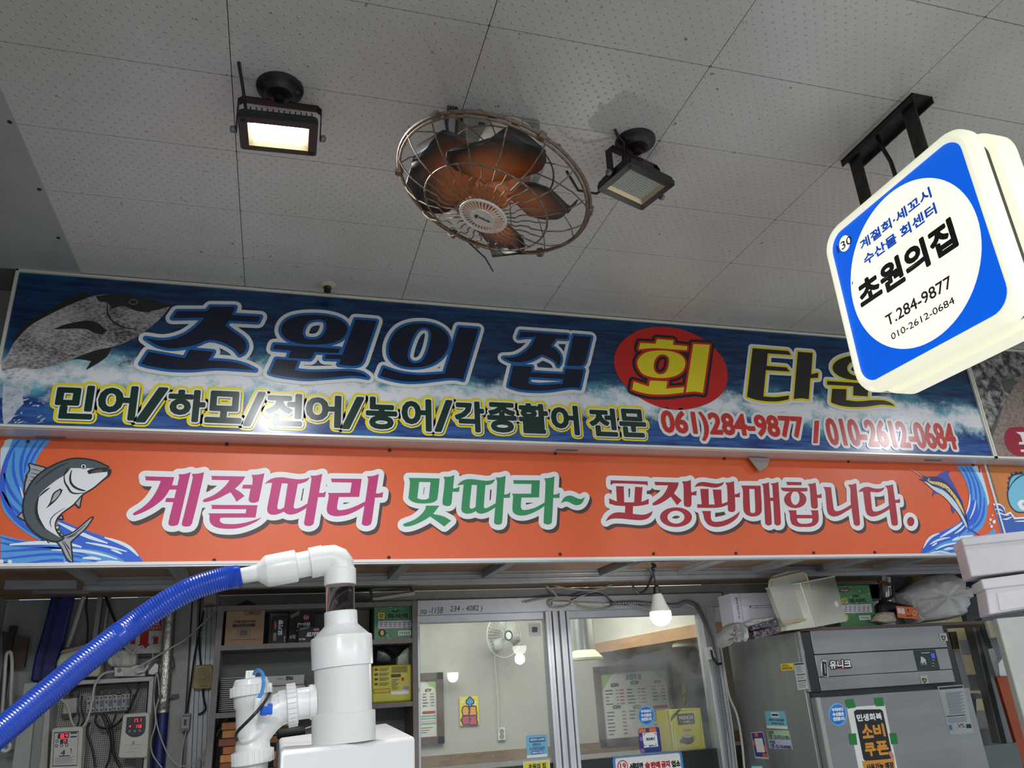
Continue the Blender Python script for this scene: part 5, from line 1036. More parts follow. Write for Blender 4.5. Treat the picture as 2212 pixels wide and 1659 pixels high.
pg = thing('plug', 'white plug block standing at the right end of the power strip', 'plug', P(331, 1457, YC - .06)); obj('body', flat(MB(), [(321, 1449), (336, 1432), (342, 1436), (341, 1452), (330, 1458), (320, 1456)], YC - .06, .05), M_paper, pg, bev=.003)
tag(obj('plug', flat(MB(), [(293, 1449), (310, 1447), (318, 1436), (322, 1438), (312, 1452), (295, 1456)], YC - .085, .03), mat('plug_white', (206, 204, 196), .4), bev=.003), 'flat white plug pushed into the power strip', 'plug')
tag(obj('cord', wire([(318, 1437), (328, 1424), (330, 1412), (322, 1404)], YC - .075, 3), M_cord), 'white cord rising from the flat white plug', 'cord')
tag(obj('cord', wire([(246, 1450), (222, 1456), (205, 1480), (198, 1520), (186, 1560), (170, 1575), (155, 1560), (148, 1530), (138, 1515), (122, 1505)], YC - .17, 5), M_cord), 'long white cord looping from the power strip down across the open cabinet', 'cord')
# open electrical cabinet
cbn = thing('switch_cabinet', 'open grey electrical cabinet with breakers and a pierced back plate', 'cabinet', V((P(220, 1600, YC)[0], YC, 1.2)))
mb = MB(); YF = YC - .14
fl = [(92, 1474), (332, 1461), (314, 1700), (82, 1700)]; il = [(110, 1482), (322, 1471), (306, 1700), (100, 1700)]
for i in range(3): j = (i + 1) % 4; mb.prism([P(*fl[i], YF), P(*fl[j], YF), P(*il[j], YF), P(*il[i], YF)], (0, .135, 0))
mb.prism([P(*fl[3], YF), P(*fl[0], YF), P(*il[0], YF), P(*il[3], YF)], (0, .135, 0)); obj('casing', mb, mat('cabinet_grey', (172, 172, 166), .45, dirt=.3), cbn, bev=.002)
def perf_mat():
    m = mat('pierced_plate', (168, 168, 160), .5); nt = m.node_tree; N = nt.nodes.new; L = nt.links.new
    tc = N('ShaderNodeTexCoord'); mp = N('ShaderNodeMapping'); mp.inputs['Scale'].default_value = (125, 1, 125); L(tc.outputs['Object'], mp.inputs[0]); f = N('ShaderNodeVectorMath'); f.operation = 'FRACTION'; L(mp.outputs[0], f.inputs[0])
    s = N('ShaderNodeSeparateXYZ'); L(f.outputs[0], s.inputs[0]); c = []
    for k in (0, 2): g_ = N('ShaderNodeMath'); g_.operation = 'GREATER_THAN'; L(s.outputs[k], g_.inputs[0]); g_.inputs[1].default_value = .45; c.append(g_)
    mu = N('ShaderNodeMath'); mu.operation = 'MULTIPLY'; L(c[0].outputs[0], mu.inputs[0]); L(c[1].outputs[0], mu.inputs[1])
    mx = N('ShaderNodeMix'); mx.data_type = 'RGBA'; L(mu.outputs[0], mx.inputs['Factor']); mx.inputs['A'].default_value = lin((168, 168, 160)) + (1,); mx.inputs['B'].default_value = lin((46, 46, 46)) + (1,); L(mx.outputs['Result'], nt.nodes['Principled BSDF'].inputs['Base Color']); return m
obj('back_plate', flat(MB(), [(112, 1488), (320, 1474), (304, 1700), (102, 1700)], YC - .02, .004), perf_mat(), cbn)
mb = MB(); flat(mb, [(52, 1475), (80, 1474), (62, 1660), (22, 1700), (18, 1700)], YF - .02, .02); obj('door', mb, mat('cabinet_door', (160, 162, 158), .45, dirt=.3), cbn, bev=.003)
obj('door_edge', flat(MB(), [(84, 1470), (104, 1480), (84, 1700), (58, 1700)], YF, .02), mat('door_edge_grey', (136, 138, 136), .45), cbn, bev=.003)
YK = YC - .07
hd = thing('terminal_bar', 'black numbered bar above the row of breakers', 'bar', P(243, 1502, YK)); obj('bar', flat(MB(), [(205, 1490), (273, 1486), (281, 1492), (280, 1500), (206, 1504)], YK, .05), M_black, hd)
decal(hd, 'marks', YK, [mat('mark_red', (190, 70, 60), .5)], lambda pl, mb: [pl.quad(mb, x, 1494, x + 3, 1498, 1, 0) for x in (218, 235, 255, 272)])
for i in range(5):
    x0 = 187 + 18.8 * i; y0 = 1504 - 1.3 * i; first = i == 0
    bk = thing('breaker', ('leftmost', 'second', 'middle', 'fourth', 'rightmost')[i] + ' grey breaker in the row of five under the black bar', 'breaker', P(x0 + 9, y0 + 36, YK), 'circuit breakers in the open cabinet')
    obj('body', flat(MB(), [(x0, y0), (x0 + 18, y0 - 1.2), (x0 + 17.4, y0 + 35), (x0 - .8, y0 + 36.4)], YK, .05), mat('breaker_grey', (150, 152, 150), .45), bk, bev=.001)
    obj('toggle', flat(MB(), [(x0 + 11, y0 + 11), (x0 + 16, y0 + 10.6), (x0 + 15.6, y0 + 23), (x0 + 10.6, y0 + 23.5)], YK - .008, .009), mat('toggle_grey', (92, 98, 100), .4), bk)
    decal(bk, 'terminals', YK, [M_dark, mat('breaker_blue', (58, 70, 120), .5)], lambda pl, mb: [pl.shape(mb, ell(x0 + dx, y0 + dy, 2.2, 2.4, 8), 1, 0, False) for dx in (4, 13) for dy in (5, 31)] + [pl.quad(mb, x0 + 3, y0 + 12, x0 + 7, y0 + 18, 1, 1)])
ct = thing('contactor', 'pale contactor with dark terminals left of the breaker row', 'contactor', P(150, 1548, YK)); obj('body', flat(MB(), [(137, 1510), (166, 1507), (165, 1540), (135, 1543)], YK, .05), mat('contactor_grey', (164, 164, 158), .45), ct, bev=.002)
for q_ in ([(136, 1500), (168, 1498), (167, 1508), (137, 1510)], [(133, 1542), (158, 1540), (156, 1550), (132, 1552)]): obj('terminal_block', flat(MB(), q_, YK + .005, .04), mat('terminal_dark', (74, 64, 48), .5), ct)
for i, (pp, w_) in enumerate((([(210, 1545), (206, 1556), (214, 1570), (232, 1574), (250, 1566), (266, 1550), (280, 1530), (298, 1490), (300, 1474)], 5), ([(218, 1542), (226, 1556), (232, 1576), (240, 1600), (236, 1640), (228, 1659)], 5), ([(226, 1541), (236, 1560), (242, 1590), (246, 1630), (262, 1659)], 6), ([(150, 1505), (160, 1490), (185, 1482), (200, 1481)], 6), ([(168, 1530), (172, 1548), (168, 1566), (158, 1574)], 3), ([(178, 1502), (176, 1530), (182, 1555), (174, 1570)], 4), ([(195, 1560), (188, 1580), (200, 1620), (206, 1659)], 5), ([(252, 1540), (244, 1562), (236, 1580)], 4), ([(290, 1500), (284, 1525), (268, 1552)], 5))):
    tag(obj('wire', wire(pp, YK - .02 - .004 * i, w_), M_cab), 'black wire inside the open cabinet', 'wire', 'loose black wires in the open cabinet')
# temperature controllers
def seven(pl, mb, t, x0, y0, x1, y1, mi, k=3):
    a, b, c, d = pl.rect(x0, y0, x1, y1); ch = [q for q in t]; n = sum(1 if q != '.' else .35 for q in ch); w = (c - a) / n; u = a
    S = {'0': 'abcdef', '1': 'bc', '3': 'abgcd', '4': 'fgbc', '7': 'abc', '8': 'abcdefg'}
    for q in ch:
        if q == '.': pl.put(mb, [V((u + w * .05, b)), V((u + w * .22, b)), V((u + w * .22, b + (d - b) * .12)), V((u + w * .05, b + (d - b) * .12))], [(0, 1, 2, 3)], k, mi); u += w * .35; continue
        t_ = (d - b) * .13; l, r = u + w * .12, u + w * .86; m = (b + d) / 2
        R_ = {'a': (l, d - t_, r, d), 'g': (l, m - t_ / 2, r, m + t_ / 2), 'd': (l, b, r, b + t_), 'f': (l, m, l + t_, d), 'b': (r - t_, m, r, d), 'e': (l, b, l + t_, m), 'c': (r - t_, b, r, m)}
        for sgm in S[q]: x_, y_, X_, Y_ = R_[sgm]; pl.put(mb, [V((x_, y_)), V((X_, y_)), V((X_, Y_)), V((x_, Y_))], [(0, 1, 2, 3)], k, mi)
        u += w
M_ctl = mat('controller_cream', (190, 188, 176), .45, dirt=.25); YT1 = YC - .19
t1 = thing('temperature_controller', 'controller box showing red 18.4 at the lower left of the cabinet', 'controller', P(142, 1659, YT1 + .05), 'temperature controllers'); obj('body', flat(MB(), [(112, 1576), (120, 1572), (176, 1569), (179, 1574), (172, 1700), (104, 1700)], YT1, .06), M_ctl, t1, bev=.003)
def d1(pl, mb):
    pl.shape(mb, [(117, 1582), (170, 1579), (166, 1654), (113, 1656)], 1, 0, False); pl.shape(mb, [(118, 1584), (169, 1581), (165.5, 1652), (114.5, 1654)], 1.6, 1, False); pl.quad(mb, 125, 1584, 149, 1595, 2, 2); pl.quad(mb, 130, 1597, 146, 1606, 2, 2)
    seven(pl, mb, '18.4', 127, 1585.5, 147, 1593.5, 3); seven(pl, mb, '17', 135, 1598.5, 143, 1604.5, 3)
    for x, y in ((123, 1601), (122, 1611), (133, 1610), (144, 1609)): pl.shape(mb, ell(x, y, 3.4, 3.8, 12), 2, 2, False); pl.shape(mb, ell(x, y, 2, 2.3, 10), 3, 1, False)
    pl.rquad(mb, 152, 1582, 167, 1585, .003, 2, 2); pl.rquad(mb, 152, 1590, 166, 1593, .003, 2, 2); pl.text(mb, '4', 131, 1620, 141, 1632, 2, 2, .0004); pl.stroke(mb, [(151, 1617), (155, 1616), (154, 1628)], .003, 2, 2)
    for k in range(5): pl.quad(mb, 119, 1636 + 3 * k, 160 - 6 * (k % 2), 1637 + 3 * k, 2, 4)
    pl.quad(mb, 128, 1632, 151, 1634, 2, 2)
decal(t1, 'panel', YT1, [M_ink, mat('panel_pale', (186, 186, 180), .4), M_black, M_glow_red, mat('ink_grey', (110, 110, 106), .5)], d1)
YT2 = YC - .17
t2 = thing('temperature_controller', 'controller box showing red 17.1 and 17.0 in front of the cabinet', 'controller', P(290, 1637, YT2 + .05), 'temperature controllers'); obj('body', flat(MB(), [(265, 1546), (270, 1542), (320, 1539), (323, 1543), (318, 1634), (312, 1637), (260, 1638), (255, 1634)], YT2, .06), M_ctl, t2, bev=.004)
def d2(pl, mb):
    pl.shape(mb, [(274, 1549), (315, 1547), (313, 1580), (303, 1590), (284, 1592), (271, 1583)], 1, 0); pl.quad(mb, 284, 1551, 308, 1561, 2, 1); pl.quad(mb, 290, 1565, 308, 1573, 2, 1); seven(pl, mb, '17.1', 287, 1552.5, 306, 1559.5, 2); seven(pl, mb, '17.0', 292, 1566, 306, 1572, 2)
    pl.shape(mb, ell(281, 1569, 1.8, 2, 8), 2, 2, False)
    for x in (280, 291, 302): pl.shape(mb, ell(x, 1579.5 - (x - 280) * .05, 2.6, 2.8, 10), 2, 3, False)
    pl.text(mb, '3', 285, 1601, 290, 1608, 1, 1); pl.quad(mb, 273, 1609, 305, 1609.6, 1, 3); pl.quad(mb, 278, 1616, 303, 1616.5, 1, 3); pl.stroke(mb, [(272, 1626), (282, 1622), (290, 1624)], .0015, 1, 3)
decal(t2, 'panel', YT2, [mat('panel_navy', (30, 34, 44), .35), M_black, M_glow_red, mat('ink_mid', (120, 124, 128), .5)], d2)
obj('cable_gland', flat(MB(), [(293, 1637), (308, 1636), (306, 1659), (294, 1659)], YT2 + .01, .03), M_dark, t2)
# foil duct with blue sleeve
def foil_mat():
    m = mat('foil', (186, 182, 172), .30, .85, bump=.8, bscale=220, stretch=(1, 1, .25)); return m
fd = thing('insulated_pipe', 'silver foil pipe with a blue sleeve below, strapped to the grey post', 'pipe', P(340, 1659, YC - .06)); q = [pr_(x, y, w, YC - .06) for x, y, w in ((371, 1270, 11), (366, 1330, 11), (361, 1390, 11.5), (357, 1450, 12), (353, 1500, 11.5), (351, 1543, 11.5))]
rr_ = []; pp = []
for i in range(len(q) - 1):
    for k in range(12): s = k / 12; pp.append(q[i][0].lerp(q[i + 1][0], s)); rr_.append((q[i][1] * (1 - s) + q[i + 1][1] * s) * (1 + .045 * ((k % 2) * 2 - 1) + random.uniform(-.03, .03)))
obj('foil_wrap', MB().tube(pp, rr_, 20), foil_mat(), fd); obj('blue_sleeve', wire([(351, 1540), (349, 1575), (344, 1620), (338, 1700)], YC - .06, 25, 4, 20), mat('sleeve_blue', (22, 34, 96), .5, dirt=.3, dscale=10), fd)
obj('strap', MB().bar(P(343, 1505, YC - .095), P(386, 1503, YC - .03), .014, .003, (0, 1, 0)), M_alud, fd)
# posts
mb = MB(); flat(mb, [(384, 1262), (416, 1262), (390, 1700), (354, 1700)], YC - .005, .03); struct('trim_24', mb, mat('post_grey', (160, 160, 154), .5, dirt=.35, dscale=6))
mb = MB()
for k in range(5):
    a0, a1 = 420 + 10.2 * k, 420 + 10.2 * k + 8.6; b0, b1 = 402 + 10.4 * k, 402 + 10.4 * k + 8.8; flat(mb, [(a0, 1262), (a1, 1262), (b1, 1700), (b0, 1700)], YC - (.012, .002, .010, .002, .012)[k], .03)
flat(mb, [(418, 1262), (474, 1262), (456, 1700), (400, 1700)], YC + .012, .02); struct('trim_25', mb, M_alud)
tag(obj('small_mirror', flat(MB(), [(441, 1276), (466, 1273), (466, 1310), (440, 1312)], YC - .02, .006), mat('mirror', (200, 200, 190), .05, 1.0)), 'small broken mirror hanging on the grooved post', 'mirror')
sp = thing('round_speaker', 'square yellowed box with a round dial on the grooved post', 'speaker', P(439, 1488, YC - .03)); obj('case', flat(MB(), [(420, 1440), (424, 1437), (456, 1435), (460, 1439), (458, 1484), (454, 1488), (420, 1489), (416, 1485)], YC - .045, .03), mat('case_yellowed', (160, 140, 84), .5, dirt=.4, dscale=25), sp, bev=.004)
q = P(438, 1463, YC - .0455); mb = MB(); mb.lathe([(.030, 0), (.030, .003), (.026, .003), (.026, .001), (.014, .001), (.013, .005), (.001, .006)], q, (0, -1, 0), 32); obj('dial', mb, mat('dial_tan', (142, 120, 70), .5), sp)
decal(sp, 'print', YC - .0455, [M_dark], lambda pl, mb: [pl.quad(mb, 431, 1481, 447, 1482.5, 1, 0), pl.stroke(mb, [(426, 1446), (438, 1443), (450, 1445)], .002, 1, 0)])
for pp_, lb in (([(434, 1277), (432, 1310), (430, 1350), (431, 1400), (434, 1437)], 'black cable coming down to the yellowed dial box'), ([(440, 1320), (432, 1360), (420, 1420), (412, 1480), (404, 1540)], 'black cable slanting from the grooved post to the small breaker'), ([(438, 1489), (440, 1510), (444, 1530), (436, 1540), (428, 1543)], 'short dark cord hanging below the yellowed dial box')): tag(obj('cable', wire(pp_, YC - .03, 4), M_cab), lb, 'cable')
sb = thing('breaker', 'small grey breaker alone beside the grooved post', 'breaker', P(400, 1580, YC - .03)); obj('body', flat(MB(), [(393, 1543), (411, 1541), (408, 1578), (390, 1580)], YC - .06, .05), mat('breaker_grey', (150, 152, 150), .45), sb, bev=.0015)
decal(sb, 'terminals', YC - .06, [M_dark], lambda pl, mb: [pl.shape(mb, ell(x, y, 2, 2.2, 8), 1, 0, False) for x, y in ((397, 1547), (402, 1546.5), (407, 1546), (394, 1576), (399, 1575.5), (404, 1575))] + [pl.quad(mb, 397, 1554, 403, 1567, 1, 0)])
for pp_, w_, lb in (([(475, 1310), (440, 1345), (405, 1378), (372, 1398), (300, 1440)], 4, 'white cord stretched diagonally behind the foil pipe'), ([(338, 1452), (332, 1500), (336, 1560), (326, 1600), (330, 1630), (350, 1659)], 3, 'white cord hanging beside the cabinet edge'), ([(340, 1455), (344, 1500), (336, 1540), (346, 1590), (370, 1640), (400, 1655), (430, 1640), (455, 1600), (470, 1560), (472, 1534)], 3, 'long white cord sagging from the plug block to the shelf'), ([(402, 1580), (396, 1605), (388, 1659)], 3, 'white cord below the lone breaker'), ([(425, 1650), (450, 1620), (478, 1570), (504, 1533)], 3, 'white cord running to the lower shelf')):
    tag(obj('cord', wire(pp_, YC - .09, w_), M_cord), lb, 'cord')
pk = thing('plug', 'black plug dangling on its cord beside the foil pipe', 'plug', P(370, 1445, YC - .03)); obj('body', flat(MB(), [(367, 1418), (374, 1418), (378, 1440), (370, 1446), (365, 1440)], YC - .05, .02), M_black, pk, bev=.002); obj('lead', wire([(374, 1310), (376, 1340), (369, 1375), (370, 1419)], YC - .04, 3), M_cab, pk); obj('pins', MB().tube([P(370, 1444, YC - .04), P(370, 1453, YC - .04)], .002, 6).tube([P(375, 1443, YC - .04), P(376, 1452, YC - .04)], .002, 6), M_alu, pk)
# ================================================================== SHELF UNIT
YH = 3.62
sx0, sx1 = P(470, 1400, YH)[0], P(897, 1400, YH)[0]; zs1 = P(690, 1386, YH)[2]; zs2 = P(690, 1527, YH)[2]; zt = 2.058
sh = thing('shelf_unit', 'grey shelf unit full of boxes between the grooved post and the left window', 'shelf', ((sx0 + sx1) / 2, YH + .12, 0)); M_sh = mat('shelf_grey', (112, 106, 100), .55, dirt=.4, dscale=7)
for x in (sx0, sx1): obj('side_panel', MB().box((x - .012, YH, 0), (x + .012, YH + .255, zt)), M_sh, sh)
for z in (zs1, zs2, zt, 1.05): obj('shelf_board', MB().box((sx0 + .0125, YH + .002, z - .020), (sx1 - .0125, YH + .25, z)), M_sh, sh)
obj('back_panel', MB().box((sx0 + .012, YH + .25, .02), (sx1 - .012, YH + .256, zt - .02)), mat('shelf_back', (96, 98, 98), .6), sh)
def carton(name, label, cat, px, Y, dp, m, group=None, bev=.0015, z=None):
    mb = MB(); a, b, c, d = face(Y).rect(*px); b = z if z is not None else b
    t = thing(name, label, cat, ((a + c) / 2, Y + dp / 2, b), group); mb.box((a, Y, b), (c, Y + dp, d)); obj('carton', mb, m, t, bev=bev); return t
M_card = mat('cardboard', (150, 122, 92), .7, dirt=.2)
t = carton('cardboard_box', 'open brown cardboard box on the upper shelf, marked KF94', 'box', (487, 1316, 570, 1392), YH + .03, .18, M_card, z=zs1)
def dcar(pl, mb):
    pl.text(mb, '스윗홈 데일리 KF94', 504, 1339, 552, 1346, 0, 1, .0003); pl.quad(mb, 503, 1348, 551, 1354, 1, 0); pl.text(mb, '컬러핏 마스크', 512, 1349, 542, 1353, 1, 2)
    for x in (528, 538, 547, 556): pl.quad(mb, x, 1320, x + 8, 1328, 1, 0); pl.quad(mb, x + .8, 1321, x + 7.2, 1327, 2, 2)
    pl.shape(mb, [(530, 1324), (532, 1321.5), (534, 1324)], 3, 0, False); pl.quad(mb, 540, 1322, 544, 1326, 3, 0); pl.quad(mb, 549, 1322, 550.5, 1326, 3, 0); pl.quad(mb, 552, 1322, 553.5, 1326, 3, 0); pl.stroke(mb, [(558, 1322), (562, 1326)], .002, 3, 0); pl.stroke(mb, [(562, 1322), (558, 1326)], .002, 3, 0)
    pl.quad(mb, 513, 1358, 540, 1376, 1, 0); pl.quad(mb, 513.6, 1358.6, 539.4, 1375.4, 2, 2); pl.quad(mb, 518, 1361, 535, 1373, 3, 3); pl.quad(mb, 497, 1381, 554, 1381.8, 1, 0)
decal(t, 'print', YH + .03, [mat('carton_ink', (52, 44, 36), .7), mat('carton_pale', (150, 122, 92), .7), M_card, mat('code_purple', (96, 80, 86), .7)], dcar)
mb = MB(); a, b, c, d = face(YH + .03).rect(487, 1316, 570, 1392); mb.prism([(a, YH + .05, d), ((a + c) / 2, YH + .09, d + .045), (c, YH + .05, d)], (0, .004, .002)); obj('flap', mb, mat('cardboard_inside', (70, 58, 46), .7), t)
t = carton('paper_sack', 'plain grey paper sack behind the black boxes on the upper shelf', 'bag', (581, 1303, 676, 1390), YH + .16, .05, mat('grey_paper', (150, 150, 146), .7, dirt=.2), z=zs1, bev=.006)
M_bbox = mat('black_carton', (26, 26, 30), .5, spec=.3); M_sil = mat('carton_silver', (190, 192, 198), .35)
def coil(label, px, Y, dp, vert, z=None):
    t = carton('coil_box', label, 'box', px, Y, dp, M_bbox, 'black mosquito coil boxes on the upper shelf', z=z); x0, y0, x1, y1 = px; w, h = x1 - x0, y1 - y0
    def f(pl, mb):
        if vert:
            q = PL(pl.o, (0, 0, 1), (-1, 0, 0)); a, b, c, d = pl.rect(x0, y0, x1, y1); m = a + (c - a) * .5
            q.text(mb, '모기향', 0, 0, 0, 0, 0, 1, .0012, uv=(b + (d - b) * .28, -(a + (c - a) * .72), b + (d - b) * .86, -(a + (c - a) * .40))); pl.shape(mb, ell(x0 + w * .24, y0 + h * .33, w * .10, h * .17, 14), 1, 1, False); pl.quad(mb, x0 + w * .1, y0 + h * .62, x0 + w * .3, y0 + h * .92, 1, 2); q.text(mb, '30 개입', 0, 0, 0, 0, 0, 1, .0002, uv=(b + (d - b) * .04, -(a + (c - a) * .92), b + (d - b) * .24, -(a + (c - a) * .82)))
        else:
            pl.text(mb, '모기향', x0 + w * .30, y0 + h * .36, x0 + w * .84, y0 + h * .66, 0, 1, .0014, shear=.15); pl.shape(mb, ell(x0 + w * .68, y0 + h * .22, w * .12, h * .09, 14), 1, 1, False); pl.text(mb, '모나리', x0 + w * .59, y0 + h * .17, x0 + w * .77, y0 + h * .27, 0, 2); pl.shape(mb, [(x0 + w * .06, y0 + h * .16), (x0 + w * .40, y0 + h * .02), (x0 + w * .42, y0 + h * .12), (x0 + w * .08, y0 + h * .26)], 1, 2, False); pl.text(mb, '30 개입', x0 + w * .03, y0 + h * .74, x0 + w * .26, y0 + h * .86, 0, 1, .0003)
    decal(t, 'print', Y, [M_sil, mat('carton_red', (176, 44, 44), .4), mat('carton_olive', (96, 98, 44), .4)], f)
coil('black mosquito coil box standing on end beside the cardboard box', (587, 1331, 620, 1389), YH + .05, .05, True, zs1)
coil('upper rear black mosquito coil box against the grey paper sack', (624, 1318, 679, 1390), YH + .08, .06, False, zs1)
coil('front black mosquito coil box partly behind the white riser', (644, 1352, 702, 1388), YH + .02, .05, False, zs1)
carton('fibre_board', 'plain brown board on edge between riser and green box', 'board', (770, 1296, 798, 1374), YH + .12, .03, mat('board_tan', (120, 108, 92), .7), z=zs1)
def green_mat():
    m = mat('green_carton', (32, 104, 56), .35); nt = m.node_tree; N = nt.nodes.new; L = nt.links.new; tc = N('ShaderNodeTexCoord'); mp = N('ShaderNodeMapping'); mp.inputs['Scale'].default_value = (14, 14, 14); L(tc.outputs['Object'], mp.inputs[0])
    v = N('ShaderNodeTexVoronoi'); v.inputs['Scale'].default_value = 1.4; L(mp.outputs[0], v.inputs['Vector']); s = N('ShaderNodeMath'); s.operation = 'MULTIPLY'; L(v.outputs['Distance'], s.inputs[0]); s.inputs[1].default_value = 52; q = N('ShaderNodeMath'); q.operation = 'SINE'; L(s.outputs[0], q.inputs[0])
    g_ = N('ShaderNodeMath'); g_.operation = 'GREATER_THAN'; L(q.outputs[0], g_.inputs[0]); g_.inputs[1].default_value = .72; mx = N('ShaderNodeMix'); mx.data_type = 'RGBA'; L(g_.outputs[0], mx.inputs['Factor']); mx.inputs['A'].default_value = lin((30, 102, 54)) + (1,); mx.inputs['B'].default_value = lin((104, 158, 84)) + (1,); L(mx.outputs['Result'], nt.nodes['Principled BSDF'].inputs['Base Color']); return m
M_green = green_mat(); GM = [mat('oval_maroon', (110, 36, 34), .5), M_inkw, mat('tag_gold', (216, 178, 84), .5), M_ink, mat('label_lilac', (196, 192, 202), .5), M_red]
def green(label, px, Y, dp, z=None):
    t = carton('green_box', label, 'box', px, Y, dp, M_green, 'green wasabi boxes', z=z); x0, y0, x1, y1 = px; w, h = x1 - x0, y1 - y0
    def f(pl, mb):
        X = lambda u: x0 + w * u
        Y_ = lambda v: y0 + h * v
        pl.shape(mb, ell(X(.22), Y_(.14), w * .15, h * .06, 18), 1, 0, False); pl.text(mb, 'Wasabi', X(.12), Y_(.11), X(.33), Y_(.17), 1, 2); pl.rquad(mb, X(.10), Y_(.34), X(.26), Y_(.50), .004, 1, 2); pl.text(mb, '강', X(.12), Y_(.36), X(.24), Y_(.48), 3, 2, .0006)
        pl.text(mb, '와사비', X(.34), Y_(.36), X(.84), Y_(.49), 3, 2, .0010, shear=-.1); pl.text(mb, '생생한', X(.44), Y_(.27), X(.64), Y_(.33), 3, 2, .0003); pl.quad(mb, X(.10), Y_(.55), X(.95), Y_(.75), 1, 4)
        for r in range(3):
            for c in range(7): pl.quad(mb, X(.14 + .115 * c), Y_(.60 + .05 * r), X(.21 + .115 * c), Y_(.615 + .05 * r), 2, 3)
        pl.shape(mb, ell(X(.20), Y_(.88), w * .095, h * .10, 18), 1, 3, False); pl.shape(mb, ell(X(.20), Y_(.88), w * .045, h * .075, 14), 2, 2, False); pl.quad(mb, X(.60), Y_(.82), X(.92), Y_(.94), 1, 1)
        for c in range(14): pl.quad(mb, X(.63 + .019 * c), Y_(.84), X(.63 + .019 * c + (.006 + .006 * (c * 7 % 3 == 0))), Y_(.92), 2, 3)
        pl.quad(mb, X(.55), Y_(.07), X(.95), Y_(.10), 1, 3)
    decal(t, 'print', Y, GM, f); return t
green('green wasabi box on the upper shelf under the tilted tray', (808, 1296, 895, 1377), YH + .03, .16, zs1)
tr = thing('tray', 'black and white tray tilted on top of the green wasabi box', 'tray', P(850, 1295, YH + .05)); mb = MB(); a, b, c, d = (P(x, y, YH + .04) for x, y in ((806, 1295), (894, 1282), (893, 1270), (807, 1287))); mb.prism([a, b, b + V((0, .12, .02)), a + V((0, .12, .02))], (0, 0, .004)); obj('bed', mb, M_black, tr)
mb = MB(); e_ = [a, b, b + V((0, .12, .055)), a + V((0, .12, .055))]
for i in range(4): mb.bar(e_[i], e_[(i + 1) % 4], .010, .016)
obj('rim', mb, mat('tray_rim', (176, 176, 172), .5), tr, bev=.002)
# foam trays, egg carton box, bags on the lower shelf
a, b, c, d = face(YH + .02).rect(473, 1462, 548, 1530); n_ = 17; dz = (d - zs2 - .003) / n_
proto = None
for k in range(n_):
    z = zs2 + .001 + dz * k
    if proto is None:
        mb = MB(); pr0, _ = rr(a, YH + .012, c, YH + .15, .02, 4); pr1, _ = rr(a + .016, YH + .028, c - .016, YH + .134, .016, 4); n0 = len(pr0)
        vs = [V((p[0], p[1], z + dz * .62)) for p in pr0] + [V((p[0], p[1], z)) for p in pr1] + [V((p[0], p[1], z + .0015)) for p in pr1] + [V((p[0] , p[1], z + dz * .80)) for p in pr0]
        fs_ = [tuple(range(n0, 2 * n0))[::-1], tuple(range(2 * n0, 3 * n0))]
        for i in range(n0): j = (i + 1) % n0; fs_ += [(i, n0 + i, n0 + j, j), (i, j, 3 * n0 + j, 3 * n0 + i), (3 * n0 + i, 3 * n0 + j, 2 * n0 + j, 2 * n0 + i)]
        mb.add(vs, fs_); proto = obj('foam_tray', mb, mat('foam_white', (198, 198, 192), .6)); proto.data.transform(Matrix.Translation(-V(((a + c) / 2, YH + .08, z)))); o = proto
    else: o = proto.copy(); COL.objects.link(o)
    o.location = ((a + c) / 2 + random.uniform(-.002, .002), YH + .08, z); tag(o, 'white foam tray in the tall stack on the lower shelf', 'tray', 'stacked white foam trays')
t = carton('white_box', 'long white box printed FREE upside down on the lower shelf', 'box', (572, 1459, 657, 1480), YH + .10, .08, mat('carton_white', (170, 170, 168), .6), z=None); decal(t, 'print', YH + .10, [M_ink], lambda pl, mb: (PL(pl.o, -XU, -ZU).text(mb, 'FREE', 0, 0, 0, 0, 0, 1, .0010, uv=tuple(-v for v in (lambda r: (r[2], r[3], r[0], r[1]))(pl.rect(617, 1461, 633, 1469)))), pl.quad(mb, 598, 1466, 613, 1467, 1, 0)))
mb = MB(); a = P(578, 1486, YH + .07); b = P(660, 1484, YH + .07); mb.box((a[0], YH + .05, zs2 + .001), (b[0], YH + .18, P(620, 1481, YH + .07)[2])); tag(obj('egg_carton', mb, mat('pulp_white', (188, 188, 184), .7, bump=1, bscale=40), bev=.008), 'white lumpy carton under the FREE box', 'carton')
yb = thing('wrapper_stack', 'stack of white and yellow wrappers just left of the white riser', 'wrappers', P(668, 1500, YH + .03)); mb = MB()
for k in range(9): z = zs2 + .001 + .010 * k; mb.box((P(657, 1480, YH)[0] + .002 * k, YH + .01, z), (P(684, 1480, YH)[0] + .003 * k, YH + .12, z + .0075), k % 2)
obj('wrappers', mb, [mat('wrapper_yellow', (206, 170, 40), .5), M_paper], yb)
